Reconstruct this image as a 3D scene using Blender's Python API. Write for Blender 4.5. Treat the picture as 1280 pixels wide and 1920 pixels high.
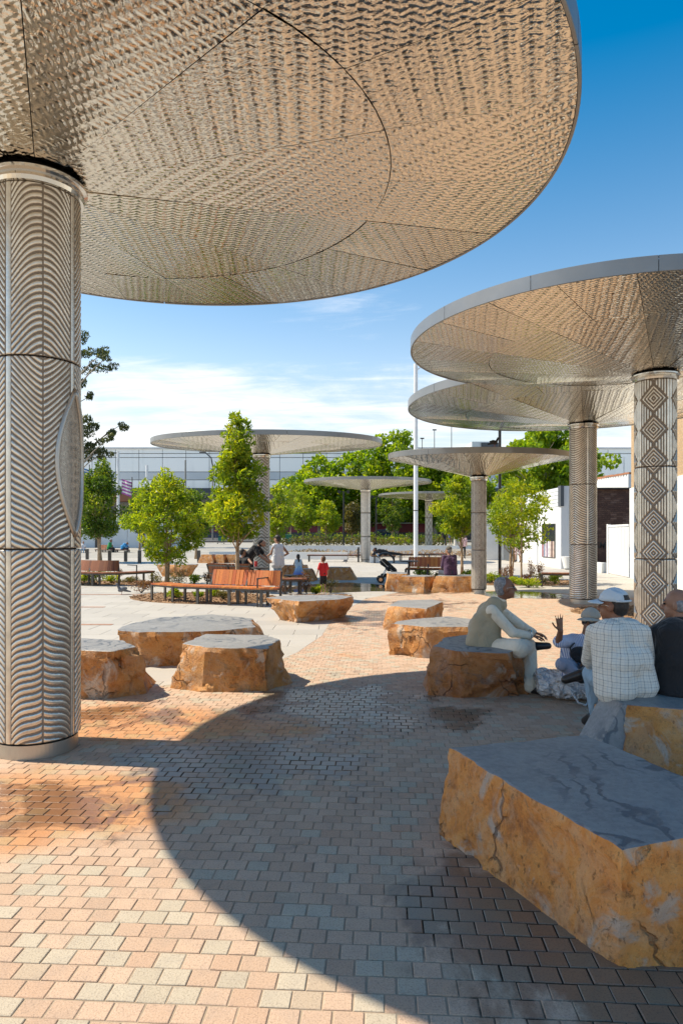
import bpy, bmesh, math, random
import numpy as np
from mathutils import Vector, Matrix, noise

for o in list(bpy.data.objects):
    bpy.data.objects.remove(o, do_unlink=True)
SC = bpy.context.scene
COL = SC.collection
R_ = math.radians
rnd = random.Random(7)
nrs = np.random.RandomState(11)

# ------------------------------------------------------------------ camera, sky, sun, exposure
F, HY, CH = 1280.0, 1003.0, 1.65          # focal length in photo pixels, horizon row, eye height
cam = bpy.data.cameras.new('camera')
cam.sensor_width = 36.0
cam.lens = F / 1920.0 * 36.0
cam.shift_y = (HY - 960.0) / 1920.0
cam.clip_start, cam.clip_end = 0.05, 3000
cam_o = bpy.data.objects.new('camera', cam)
COL.objects.link(cam_o)
cam_o.location = (0, 0, CH)
cam_o.rotation_euler = (R_(90), 0, 0)
SC.camera = cam_o

SUN_DIR = Vector((3.55, -0.46, -4.65)).normalized()
SUN_EL = math.asin(-SUN_DIR.z)
SUN_AZ = math.atan2(-SUN_DIR.x, -SUN_DIR.y)
sun = bpy.data.lights.new('sun', 'SUN')
sun.energy = 3.05
sun.angle = R_(0.53)
sun.color = (1.0, 0.90, 0.72)
sun_o = bpy.data.objects.new('sun', sun)
COL.objects.link(sun_o)
sun_o.rotation_euler = SUN_DIR.to_track_quat('-Z', 'Y').to_euler()
sun_o.location = (-20, 5, 30)

world = bpy.data.worlds.new('World')
SC.world = world
world.use_nodes = True


class NT:
    """tiny node helper"""
    def __init__(s, nt):
        s.nt = nt
    def n(s, typ, ins=None, **props):
        nd = s.nt.nodes.new(typ)
        for k, v in props.items():
            setattr(nd, k, v)
        for k, v in (ins or {}).items():
            s.put(nd, k, v)
        return nd
    def put(s, nd, k, v):
        sock = nd.inputs[k]
        if isinstance(v, bpy.types.NodeSocket):
            s.nt.links.new(v, sock)
        elif isinstance(v, bpy.types.Node):
            s.nt.links.new(v.outputs[0], sock)
        else:
            if isinstance(v, tuple) and len(v) == 3 and sock.type == 'RGBA':
                v = (*v, 1)
            sock.default_value = v
    def m(s, op, a, b=0.0, c=0.0, clamp=False):
        nd = s.n('ShaderNodeMath', operation=op, use_clamp=clamp)
        for i, v in enumerate((a, b, c)):
            s.put(nd, i, v)
        return nd.outputs[0]
    def v(s, op, a, b=(0, 0, 0), sc=None):
        nd = s.n('ShaderNodeVectorMath', operation=op)
        s.put(nd, 0, a)
        s.put(nd, 1, b)
        if sc is not None:
            s.put(nd, 'Scale', sc)
        return nd.outputs['Value'] if op in ('LENGTH', 'DOT_PRODUCT', 'DISTANCE') else nd.outputs[0]
    def noise(s, vec, scale, detail=4.0, rough=0.55, dist=0.0):
        return s.n('ShaderNodeTexNoise', {'Vector': vec, 'Scale': scale, 'Detail': detail, 'Roughness': rough, 'Distortion': dist}).outputs[0]
    def ramp(s, fac, stops, interp='LINEAR'):
        nd = s.n('ShaderNodeValToRGB', {'Fac': fac})
        cr = nd.color_ramp
        cr.interpolation = interp
        while len(cr.elements) < len(stops):
            cr.elements.new(0.5)
        for e, (p, c) in zip(cr.elements, stops):
            e.position = p
            e.color = (*c, 1) if isinstance(c, tuple) else (c, c, c, 1)
        return nd.outputs[0]
    def mix(s, fac, a, b, mode='MIX'):
        nd = s.n('ShaderNodeMix', data_type='RGBA', blend_type=mode)
        s.put(nd, 0, fac)
        s.put(nd, 6, a)
        s.put(nd, 7, b)
        return nd.outputs[2]
    def smooth(s, x, lo, hi):
        nd = s.n('ShaderNodeMapRange', {0: x, 1: lo, 2: hi, 3: 0.0, 4: 1.0}, interpolation_type='SMOOTHSTEP')
        return nd.outputs[0]
    def sep(s, vec):
        return s.n('ShaderNodeSeparateXYZ', {0: vec}).outputs
    def comb(s, x, y, z):
        return s.n('ShaderNodeCombineXYZ', {0: x, 1: y, 2: z}).outputs[0]
    def attr(s, name, out='Fac'):
        return s.n('ShaderNodeAttribute', attribute_name=name).outputs[out]
    def bump(s, h, dist=0.01, strength=1.0):
        return s.n('ShaderNodeBump', {'Height': h, 'Distance': dist, 'Strength': strength}).outputs[0]
    def pos(s):
        return s.n('ShaderNodeNewGeometry').outputs['Position']


# sky: Nishita, its blue a little deeper, with real cloud streaks laid on a plane high above
w = NT(world.node_tree)
bg = world.node_tree.nodes['Background']
sky = w.n('ShaderNodeTexSky', sky_type='NISHITA', sun_disc=False, sun_elevation=SUN_EL, sun_rotation=SUN_AZ,
          altitude=0.0, air_density=1.0, dust_density=0.30, ozone_density=2.0)
d_ = w.n('ShaderNodeTexCoord').outputs['Generated']
dx, dy, dz = w.sep(d_)[:3]
hs = w.n('ShaderNodeHueSaturation', {'Hue': 0.5, 'Saturation': w.ramp(dz, [(0.0, 0.52), (0.15, 0.54), (0.32, 0.63), (0.6, 0.76)]),
                                     'Value': w.ramp(dz, [(0.0, 0.45), (0.12, 0.58), (0.24, 0.70), (0.45, 0.66), (0.8, 0.58)]), 'Color': sky.outputs[0]})
hs.inputs['Saturation'].default_value = 1.0
sat2 = w.m('MULTIPLY', hs.inputs['Saturation'].links[0].from_socket, 2.0)
w.put(hs, 'Saturation', sat2)
inv = w.m('DIVIDE', 1.0, w.m('ADD', w.m('MAXIMUM', dz, 0.0), 0.14))
cu, cv = w.m('MULTIPLY', dx, inv), w.m('MULTIPLY', dy, inv)
n1 = w.noise(w.comb(w.m('ADD', w.m('MULTIPLY', cu, 0.75), 2.15), w.m('ADD', w.m('MULTIPLY', cv, 0.95), 0.4), 3.7), 1.15, 8.0, 0.58, 0.45)
n2 = w.noise(w.comb(w.m('ADD', w.m('MULTIPLY', cu, 0.8), w.m('MULTIPLY', cv, 0.5)), w.m('MULTIPLY', cv, 2.6), 1.0), 2.2, 7.0, 0.66, 0.8)
low = w.smooth(dz, 0.42, 0.10)
thr = w.m('SUBTRACT', 0.592, w.m('MULTIPLY', low, 0.20))
cl = w.smooth(w.m('ADD', w.m('MULTIPLY', n1, 0.70), w.m('MULTIPLY', n2, 0.30)), thr, w.m('ADD', thr, 0.20))
cl = w.m('MULTIPLY', w.m('MULTIPLY', cl, 0.90), w.smooth(dz, -0.01, 0.03))
cloud_col = w.mix(n2, (2.75, 2.8, 2.9), (4.05, 4.0, 3.95))
mixc = w.mix(cl, w.mix(1.0, hs.outputs[0], (1.28, 1.0, 0.80), 'MULTIPLY'), cloud_col)
w.put(bg, 'Color', mixc)
bg.inputs['Strength'].default_value = 0.148

SC.view_settings.view_transform = 'Standard'
SC.view_settings.look = 'None'
SC.view_settings.gamma = 1.0
SC.view_settings.use_curve_mapping = False
SC.view_settings.exposure = 1.27
SC.render.engine = 'CYCLES'
SC.cycles.max_bounces = 8
SC.cycles.use_denoising = True


# ------------------------------------------------------------------ helpers
def W(px, py, D):
    return Vector(((px - 640) / F * D, D, CH - (py - HY) / F * D))


def G(px, py):
    D = F * CH / (py - HY)
    return Vector(((px - 640) / F * D, D, 0.0))


def smoothstep(a, b, x):
    t = min(1.0, max(0.0, (x - a) / (b - a)))
    return t * t * (3 - 2 * t)


def ground_z(y):
    """the plaza is level, then the park and street climb gently"""
    return 0.5 * smoothstep(44, 68, y) + 0.65 * smoothstep(68, 104, y)


def link(o, parent=None):
    COL.objects.link(o)
    if parent is not None:
        o.parent = parent
        root = parent
        off = Vector((0, 0, 0))
        while root is not None:
            off += root.location
            root = root.parent
        o.matrix_parent_inverse = Matrix.Translation(-parent.location) if parent.parent is None else Matrix.Identity(4)
    return o


def tag(o, label=None, cat=None, group=None, kind=None):
    if label:
        o['label'] = label
    if cat:
        o['category'] = cat
    if group:
        o['group'] = group
    if kind:
        o['kind'] = kind
    return o


def thing(name, label, cat, loc, group=None):
    o = bpy.data.objects.new(name, None)
    o.empty_display_size = 0.2
    o.location = loc
    COL.objects.link(o)
    return tag(o, label, cat, group)


def np_mesh(name, V, Fc, mats, smooth=False, attrs=None, midx=None):
    """fast mesh; Fc is an (n,3) or (n,4) int array"""
    me = bpy.data.meshes.new(name)
    V = np.ascontiguousarray(V, dtype=np.float32)
    Fc = np.ascontiguousarray(Fc, dtype=np.int32)
    k = Fc.shape[1]
    me.vertices.add(len(V))
    me.vertices.foreach_set('co', V.ravel())
    me.loops.add(Fc.size)
    me.loops.foreach_set('vertex_index', Fc.ravel())
    me.polygons.add(len(Fc))
    me.polygons.foreach_set('loop_start', np.arange(0, Fc.size, k, dtype=np.int32))
    me.polygons.foreach_set('use_smooth', np.full(len(Fc), bool(smooth)))
    if midx is not None:
        me.polygons.foreach_set('material_index', np.asarray(midx, dtype=np.int32))
    for an, (typ, arr) in (attrs or {}).items():
        a = me.attributes.new(an, typ, 'POINT')
        a.data.foreach_set('value' if typ == 'FLOAT' else 'vector', np.ascontiguousarray(arr, dtype=np.float32).ravel())
    for m in (mats if isinstance(mats, (list, tuple)) else [mats]):
        me.materials.append(m)
    me.update()
    me.validate()
    return me


class MB:
    """collects simple shapes and links them as ONE mesh object"""
    def __init__(s):
        s.v, s.f, s.mi, s.cur = [], [], [], 0
    def _add(s, vs, fs):
        b = len(s.v)
        s.v += [tuple(p) for p in vs]
        s.f += [tuple(i + b for i in f) for f in fs]
        s.mi += [s.cur] * len(fs)
        return s
    def box(s, c, size, rz=0.0, rx=0.0, ry=0.0, bev=0.0):
        m = Matrix.Translation(c) @ Matrix.Rotation(rz, 4, 'Z') @ Matrix.Rotation(ry, 4, 'Y') @ Matrix.Rotation(rx, 4, 'X')
        hx, hy, hz = size[0] / 2, size[1] / 2, size[2] / 2
        if bev <= 0:
            vs = [m @ Vector((sx * hx, sy * hy, sz * hz)) for sz in (-1, 1) for sx, sy in ((-1, -1), (1, -1), (1, 1), (-1, 1))]
            return s._add(vs, [(3, 2, 1, 0), (4, 5, 6, 7), (0, 1, 5, 4), (1, 2, 6, 5), (2, 3, 7, 6), (3, 0, 4, 7)])
        b = min(bev, hx * .9, hy * .9, hz * .9)
        rings = []
        for z, q in ((-hz, b), (-hz + b, 0), (hz - b, 0), (hz, b)):
            rings.append([Vector((sx * (hx - q), sy * (hy - q), z)) for sx, sy in ((-1, -1), (1, -1), (1, 1), (-1, 1))])
        vs = [m @ p for r in rings for p in r]
        fs = [(3, 2, 1, 0), (12, 13, 14, 15)]
        for k in range(3):
            for i in range(4):
                j = (i + 1) % 4
                fs.append((4 * k + i, 4 * k + j, 4 * k + 4 + j, 4 * k + 4 + i))
        return s._add(vs, fs)
    def bar(s, p, q, wid, hei=None, up=(0, 0, 1)):
        """rectangular bar between two points"""
        p, q = Vector(p), Vector(q)
        d = (q - p)
        L = d.length
        if L < 1e-6:
            return s
        d /= L
        u = Vector(up)
        x = d.cross(u)
        if x.length < 1e-4:
            x = d.cross(Vector((1, 0, 0)))
        x.normalize()
        z = x.cross(d)
        hei = hei or wid
        vs = []
        for e in (p, q):
            for a, b in ((-1, -1), (1, -1), (1, 1), (-1, 1)):
                vs.append(e + x * (a * wid / 2) + z * (b * hei / 2))
        return s._add(vs, [(0, 1, 2, 3), (7, 6, 5, 4), (0, 4, 5, 1), (1, 5, 6, 2), (2, 6, 7, 3), (3, 7, 4, 0)])
    def tube(s, pts, rad, n=8, cap=True):
        pts = [Vector(p) for p in pts]
        if not isinstance(rad, (list, tuple)):
            rad = [rad] * len(pts)
        vs, fs = [], []
        for i, p in enumerate(pts):
            d = (pts[min(i + 1, len(pts) - 1)] - pts[max(i - 1, 0)])
            if d.length < 1e-7:
                d = Vector((0, 0, 1))
            d.normalize()
            if i == 0:
                x = d.cross(Vector((0, 0, 1)))
                if x.length < 0.2:
                    x = d.cross(Vector((0, 1, 0)))
                x.normalize()
            else:
                x = (x - d * x.dot(d)).normalized()
            y = x.cross(d)
            for k in range(n):
                a = 2 * math.pi * k / n
                vs.append(p + (x * math.cos(a) + y * math.sin(a)) * rad[i])
        for i in range(len(pts) - 1):
            for k in range(n):
                k2 = (k + 1) % n
                fs.append((i * n + k, i * n + k2, (i + 1) * n + k2, (i + 1) * n + k))
        if cap:
            fs.append(tuple(range(n - 1, -1, -1)))
            fs.append(tuple((len(pts) - 1) * n + k for k in range(n)))
        return s._add(vs, fs)
    def cyl(s, c, r, z0, z1, n=24, r2=None):
        return s.tube([(c[0], c[1], z0), (c[0], c[1], z1)], [r, r if r2 is None else r2], n)
    def ell(s, c, r, m=None, nu=14, nv=9):
        c = Vector(c)
        m = m or Matrix.Identity(3)
        vs, fs = [c + m @ Vector((0, 0, -r[2]))], []
        for j in range(1, nv):
            ph = -math.pi / 2 + math.pi * j / nv
            for i in range(nu):
                a = 2 * math.pi * i / nu
                vs.append(c + m @ Vector((r[0] * math.cos(ph) * math.cos(a), r[1] * math.cos(ph) * math.sin(a), r[2] * math.sin(ph))))
        vs.append(c + m @ Vector((0, 0, r[2])))
        top = len(vs) - 1
        for i in range(nu):
            k = (i + 1) % nu
            fs.append((0, 1 + k, 1 + i))
            fs.append((top, top - nu + i, top - nu + k))
            for j in range(nv - 2):
                fs.append((1 + j * nu + i, 1 + j * nu + k, 1 + (j + 1) * nu + k, 1 + (j + 1) * nu + i))
        return s._add(vs, fs)
    def cap(s, p, q, r1, r2=None, n=12):
        """tapered limb with round ends"""
        p, q = Vector(p), Vector(q)
        r2 = r1 if r2 is None else r2
        d = q - p
        if d.length < 1e-5:
            return s.ell(p, (r1, r1, r1))
        d.normalize()
        pts, rr = [], []
        for a in (-80, -50, -20):
            pts.append(p + d * (r1 * math.sin(R_(a))))
            rr.append(r1 * math.cos(R_(a)))
        for a in (20, 50, 80):
            pts.append(q + d * (r2 * math.sin(R_(a))))
            rr.append(r2 * math.cos(R_(a)))
        return s.tube(pts, rr, n)
    def prism(s, poly, z0, z1):
        n = len(poly)
        vs = [(p[0], p[1], z0) for p in poly] + [(p[0], p[1], z1) for p in poly]
        fs = [tuple(range(n - 1, -1, -1)), tuple(range(n, 2 * n))]
        for i in range(n):
            j = (i + 1) % n
            fs.append((i, j, n + j, n + i))
        return s._add(vs, fs)
    def quad(s, a, b, c, d):
        return s._add([a, b, c, d], [(0, 1, 2, 3)])
    def mesh(s, name, mat, smooth=False):
        me = bpy.data.meshes.new(name)
        me.from_pydata(s.v, [], s.f)
        for m in (mat if isinstance(mat, (list, tuple)) else [mat]):
            me.materials.append(m)
        me.polygons.foreach_set('material_index', s.mi)
        if smooth:
            me.polygons.foreach_set('use_smooth', [True] * len(s.f))
        me.update()
        return me
    def build(s, name, mat, parent=None, smooth=False, bevel=0.0, kind=None):
        o = bpy.data.objects.new(name, s.mesh(name, mat, smooth))
        link(o, parent)
        if smooth == 'angle' or bevel > 0:
            pass
        if bevel > 0:
            b = o.modifiers.new('bevel', 'BEVEL')
            b.width = bevel
            b.segments = 2
            b.limit_method = 'ANGLE'
        if kind:
            o['kind'] = kind
        return o


# ------------------------------------------------------------------ materials
def new_mat(name):
    m = bpy.data.materials.new(name)
    m.use_nodes = True
    t = NT(m.node_tree)
    return m, t, m.node_tree.nodes['Principled BSDF']


def pm(name, c1, c2=None, scale=8.0, rough=0.6, metal=0.0, bump=0.0, bscale=60.0, spec=0.5, obj=False):
    m, t, b = new_mat(name)
    p = t.n('ShaderNodeTexCoord').outputs['Object'] if obj else t.pos()
    if c2 is None:
        c2 = tuple(x * 0.8 for x in c1)
    f = t.noise(p, scale, 5.0, 0.6)
    t.put(b, 'Base Color', t.mix(t.smooth(f, 0.33, 0.67), c1, c2))
    rr = t.m('ADD', rough, t.m('MULTIPLY', t.m('SUBTRACT', t.noise(p, scale * 2.7, 3.0), 0.5), 0.25), clamp=True)
    t.put(b, 'Roughness', rr)
    b.inputs['Metallic'].default_value = metal
    b.inputs['Specular IOR Level'].default_value = spec
    if bump > 0:
        t.put(b, 'Normal', t.bump(t.noise(p, bscale, 4.0), bump))
    return m


MT = {}
MT['dark_steel'] = pm('dark_bronze_steel', (0.055, 0.05, 0.047), (0.085, 0.078, 0.07), 9, 0.45, 0.3)
MT['black'] = pm('black_paint', (0.012, 0.012, 0.014), (0.02, 0.02, 0.022), 9, 0.5)
MT['shadow_gap'] = pm('gap_black', (0.01, 0.009, 0.008), None, 9, 0.9)
MT['white_paint'] = pm('white_paint', (0.78, 0.78, 0.77), (0.72, 0.72, 0.70), 1.3, 0.55, bump=0.002, bscale=30)
MT['white_metal'] = pm('white_pole_paint', (0.74, 0.76, 0.78), (0.68, 0.70, 0.72), 2, 0.35)
MT['concrete'] = pm('pale_concrete', (0.50, 0.48, 0.44), (0.42, 0.40, 0.37), 3, 0.8, bump=0.004)
MT['concrete_dark'] = pm('grey_concrete', (0.30, 0.29, 0.27), (0.24, 0.23, 0.22), 3, 0.8, bump=0.004)
MT['asphalt'] = pm('asphalt', (0.055, 0.055, 0.058), (0.075, 0.073, 0.072), 2, 0.85)


def steel(name, base, rough, aniso=0.0):
    m, t, b = new_mat(name)
    p = t.pos()
    f = t.noise(p, 1.7, 5.0, 0.6)
    t.put(b, 'Base Color', t.mix(f, base, tuple(x * 0.86 for x in base)))
    b.inputs['Metallic'].default_value = 1.0
    t.put(b, 'Roughness', t.m('ADD', rough, t.m('MULTIPLY', t.noise(t.v('MULTIPLY', p, (6, 6, 40)), 3.0, 3.0), 0.10)))
    return m


MT['fascia'] = pm('grey_metallic_fascia_paint', (0.27, 0.27, 0.265), (0.23, 0.23, 0.225), 0.8, 0.34, 0.55)
MT['polished'] = steel('polished_steel', (0.72, 0.69, 0.64), 0.10)
MT['plinth'] = steel('worn_steel_plinth', (0.50, 0.49, 0.46), 0.38)


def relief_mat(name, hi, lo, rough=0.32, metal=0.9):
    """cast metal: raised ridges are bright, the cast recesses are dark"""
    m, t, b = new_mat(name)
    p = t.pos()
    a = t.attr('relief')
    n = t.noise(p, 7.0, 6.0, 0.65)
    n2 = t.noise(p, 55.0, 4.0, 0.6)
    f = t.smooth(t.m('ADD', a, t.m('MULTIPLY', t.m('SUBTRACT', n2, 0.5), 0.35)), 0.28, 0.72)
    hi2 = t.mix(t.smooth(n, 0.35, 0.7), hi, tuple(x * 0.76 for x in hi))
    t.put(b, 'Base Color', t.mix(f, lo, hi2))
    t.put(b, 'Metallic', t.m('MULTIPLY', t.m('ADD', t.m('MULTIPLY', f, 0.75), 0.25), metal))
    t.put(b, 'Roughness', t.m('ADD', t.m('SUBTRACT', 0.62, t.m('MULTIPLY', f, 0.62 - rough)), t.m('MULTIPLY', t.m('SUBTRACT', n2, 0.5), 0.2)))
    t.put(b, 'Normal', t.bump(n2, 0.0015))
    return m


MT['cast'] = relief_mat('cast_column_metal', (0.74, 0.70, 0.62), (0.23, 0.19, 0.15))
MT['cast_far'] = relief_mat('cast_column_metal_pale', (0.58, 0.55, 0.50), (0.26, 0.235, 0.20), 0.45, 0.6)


def soffit_mat():
    """embossed mirror steel: rows of little waves pressed into every panel"""
    m, t, b = new_mat('embossed_mirror_steel')
    uv = t.attr('puv', 'Vector')
    x, y, _ = t.sep(uv)[:3]
    wob = t.n('ShaderNodeTexNoise', {'Vector': uv, 'Scale': 5.0, 'Detail': 2.0})
    wx, wy, _2 = t.sep(t.v('SUBTRACT', wob.outputs['Color'], (0.5, 0.5, 0.5)))[:3]
    x = t.m('ADD', x, t.m('MULTIPLY', wx, 0.042))
    y = t.m('ADD', y, t.m('MULTIPLY', wy, 0.022))
    kx, ky = 2 * math.pi / 0.074, 2 * math.pi / 0.052
    sy = t.m('SINE', t.m('MULTIPLY', y, ky * 0.5))
    sx = t.m('SINE', t.m('MULTIPLY', x, kx * 0.5))
    h1 = t.m('SINE', t.m('ADD', t.m('MULTIPLY', y, ky), t.m('MULTIPLY', sx, 1.5)))
    h2 = t.m('MULTIPLY', t.m('SINE', t.m('ADD', t.m('MULTIPLY', x, kx), t.m('MULTIPLY', sy, 1.6))), t.m('SINE', t.m('MULTIPLY', y, ky * 0.5)))
    h = t.m('ADD', t.m('MULTIPLY', h1, 0.42), t.m('MULTIPLY', h2, 0.62))
    h = t.m('ADD', h, t.m('MULTIPLY', t.m('SUBTRACT', t.noise(uv, 19.0, 3.0, 0.6, 0.5), 0.5), 2.2))
    t.put(b, 'Normal', t.bump(h, 0.0024, 1.0))
    pit = t.m('MULTIPLY', t.smooth(h, -0.52, -0.95), 0.85)  # dark reflections in the embossing troughs, painted into the base colour
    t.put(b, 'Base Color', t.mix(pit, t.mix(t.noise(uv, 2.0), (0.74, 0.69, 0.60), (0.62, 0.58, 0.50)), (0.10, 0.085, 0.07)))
    b.inputs['Metallic'].default_value = 1.0
    b.inputs['Roughness'].default_value = 0.035
    return m


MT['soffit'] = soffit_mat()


def rock_mat(name, seed, ochre=(1, 1, 1)):
    m, t, b = new_mat(name)
    p = t.v('ADD', t.pos(), (seed * 3.1, seed * 1.7, seed * 2.3))
    n1 = t.noise(p, 2.3, 8.0, 0.62, 0.6)
    n2 = t.noise(p, 9.0, 8.0, 0.68, 0.3)
    n3 = t.noise(t.v('MULTIPLY', p, (1, 1, 0.75)), 3.2, 6.0, 0.6, 1.4)
    n4 = t.noise(p, 60.0, 5.0, 0.7)
    c = t.ramp(t.m('ADD', t.m('MULTIPLY', n1, 0.5), t.m('MULTIPLY', n2, 0.5)),
               [(0.28, (0.10, 0.045, 0.020)), (0.38, (0.36, 0.155, 0.045)), (0.47, (0.60, 0.29, 0.075)), (0.58, (0.68, 0.39, 0.135)), (0.74, (0.64, 0.47, 0.28))])
    c = t.mix(1.0, c, ochre, 'MULTIPLY')
    c = t.mix(t.m('MULTIPLY', t.smooth(t.noise(p, 5.0, 6.0, 0.7, 0.9), 0.44, 0.62), 0.5), c, (0.60 * ochre[0], 0.45 * ochre[1], 0.30 * ochre[2]))
    c = t.mix(t.m('MULTIPLY', t.smooth(t.noise(p, 26.0, 5.0, 0.75), 0.54, 0.66), 0.4), c, (0.26, 0.115, 0.04))
    c = t.mix(t.m('MULTIPLY', t.smooth(n3, 0.54, 0.66), 0.80), c, (0.56, 0.49, 0.41))
    c = t.mix(t.m('MULTIPLY', t.smooth(t.noise(t.v('ADD', p, (9, 4, 2)), 2.0, 7.0, 0.65, 0.8), 0.60, 0.68), 0.6), c, (0.17, 0.16, 0.155))
    c = t.mix(t.m('MULTIPLY', t.smooth(n4, 0.56, 0.72), 0.35), c, (0.10, 0.06, 0.03))
    c = t.mix(t.m('MULTIPLY', t.smooth(n4, 0.44, 0.28), 0.25), c, (0.62, 0.48, 0.32))
    wp = t.v('ADD', t.v('MULTIPLY', p, (1.5, 1.5, 0.75)), t.v('SCALE', t.n('ShaderNodeTexNoise', {'Vector': p, 'Scale': 3.0, 'Detail': 5.0}).outputs['Color'], sc=0.55))
    vc = t.n('ShaderNodeTexVoronoi', {'Vector': wp, 'Scale': 1.5}, feature='DISTANCE_TO_EDGE').outputs[0]
    crack = t.m('MULTIPLY', t.smooth(vc, 0.018, 0.003), t.smooth(t.noise(p, 1.7, 3.0), 0.46, 0.60))
    c = t.mix(t.m('MULTIPLY', crack, 0.55), c, (0.05, 0.03, 0.02))
    pit = t.smooth(t.noise(t.v('MULTIPLY', p, (1, 1, 0.6)), 38.0, 4.0, 0.7), 0.60, 0.70)
    c = t.mix(t.m('MULTIPLY', pit, 0.45), c, (0.16, 0.08, 0.035))
    t.put(b, 'Base Color', c)
    t.put(b, 'Roughness', t.m('ADD', 0.62, t.m('MULTIPLY', n2, 0.3)))
    hgt = t.m('SUBTRACT', t.m('ADD', t.m('MULTIPLY', n2, 1.0), t.m('MULTIPLY', n4, 0.45)), t.m('ADD', t.m('MULTIPLY', crack, 0.8), t.m('MULTIPLY', pit, 0.25)))
    t.put(b, 'Normal', t.bump(hgt, 0.035))
    return m


def rock_top_mat():
    m, t, b = new_mat('sawn_grey_stone')
    p = t.pos()
    q = t.v('ADD', p, t.v('SCALE', t.n('ShaderNodeTexNoise', {'Vector': p, 'Scale': 2.2, 'Detail': 4.0}).outputs['Color'], sc=0.9))
    wv = t.n('ShaderNodeTexWave', {'Vector': q, 'Scale': 1.9, 'Distortion': 7.0, 'Detail': 6.0, 'Detail Scale': 1.5})
    band = t.smooth(t.noise(p, 1.3, 3.0), 0.47, 0.60)
    veins = t.m('MULTIPLY', t.smooth(wv.outputs['Fac'], 0.74, 0.97), band)
    n = t.noise(p, 26.0, 7.0, 0.7)
    c = t.mix(t.smooth(n, 0.3, 0.7), (0.275, 0.262, 0.25), (0.20, 0.192, 0.185))
    c = t.mix(t.m('MULTIPLY', t.smooth(t.noise(p, 3.0, 5.0), 0.42, 0.62), 0.35), c, (0.34, 0.325, 0.305))
    c = t.mix(t.m('MULTIPLY', veins, 0.8), c, (0.075, 0.085, 0.10))
    c = t.mix(t.m('MULTIPLY', t.smooth(t.noise(p, 90.0, 3.0), 0.64, 0.72), 0.7), c, (0.04, 0.04, 0.045))
    t.put(b, 'Base Color', c)
    t.put(b, 'Roughness', t.m('ADD', 0.34, t.m('MULTIPLY', n, 0.3)))
    t.put(b, 'Normal', t.bump(t.m('SUBTRACT', n, t.m('MULTIPLY', veins, 0.6)), 0.004))
    return m


MT['rock_top'] = rock_top_mat()


def paving_wet(t, p):
    """0..1 how wet the paving is at world position p, and how iron-stained (water from the splash jets)"""
    x, y, _ = t.sep(p)[:3]
    n = t.noise(p, 1.9, 7.0, 0.66, 0.7)
    def blobs(lst):
        acc = None
        for (cx, cy, rx, ry, s) in lst:
            d = t.v('LENGTH', t.comb(t.m('DIVIDE', t.m('SUBTRACT', x, cx), rx), t.m('DIVIDE', t.m('SUBTRACT', y, cy), ry), 0.0))
            v = t.m('MULTIPLY', t.m('SUBTRACT', 1.0, d, clamp=True), s)
            acc = v if acc is None else t.m('MAXIMUM', acc, v)
        return acc
    wet = t.smooth(t.m('ADD', blobs(WETS), t.m('MULTIPLY', t.m('SUBTRACT', n, 0.5), 2.6)), 0.26, 0.62)
    iron = t.smooth(t.m('ADD', blobs(IRON), t.m('MULTIPLY', t.m('SUBTRACT', t.noise(t.v('ADD', p, (7, 3, 0)), 1.1, 6.0), 0.5), 1.1)), 0.22, 0.62)
    return wet, iron


WETS = [(-0.75, 4.95, 1.5, 0.95, 1.0), (0.1, 6.6, 1.5, 1.6, 0.9), (-1.85, 4.15, 1.2, 0.75, 0.9), (1.0, 6.2, 0.6, 1.0, 0.75),
        (1.0, 2.95, 0.95, 1.0, 1.7), (1.35, 2.5, 0.75, 0.5, 1.7), (-2.3, 6.3, 1.9, 0.8, 0.7), (0.6, 13.5, 1.2, 2.5, 0.75), (2.2, 16.5, 1.6, 2.0, 0.7),
        (1.0, 20.0, 3.5, 2.2, 0.9), (1.6, 7.6, 1.2, 0.7, 0.6)]
IRON = [(-1.85, 4.2, 1.5, 1.0, 1.0), (-2.0, 6.0, 2.6, 1.1, 0.9), (0.15, 9.3, 1.0, 1.4, 0.35), (1.6, 11.5, 1.0, 2.5, 0.35), (2.5, 8.5, 1.5, 2.0, 0.15)]


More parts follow.
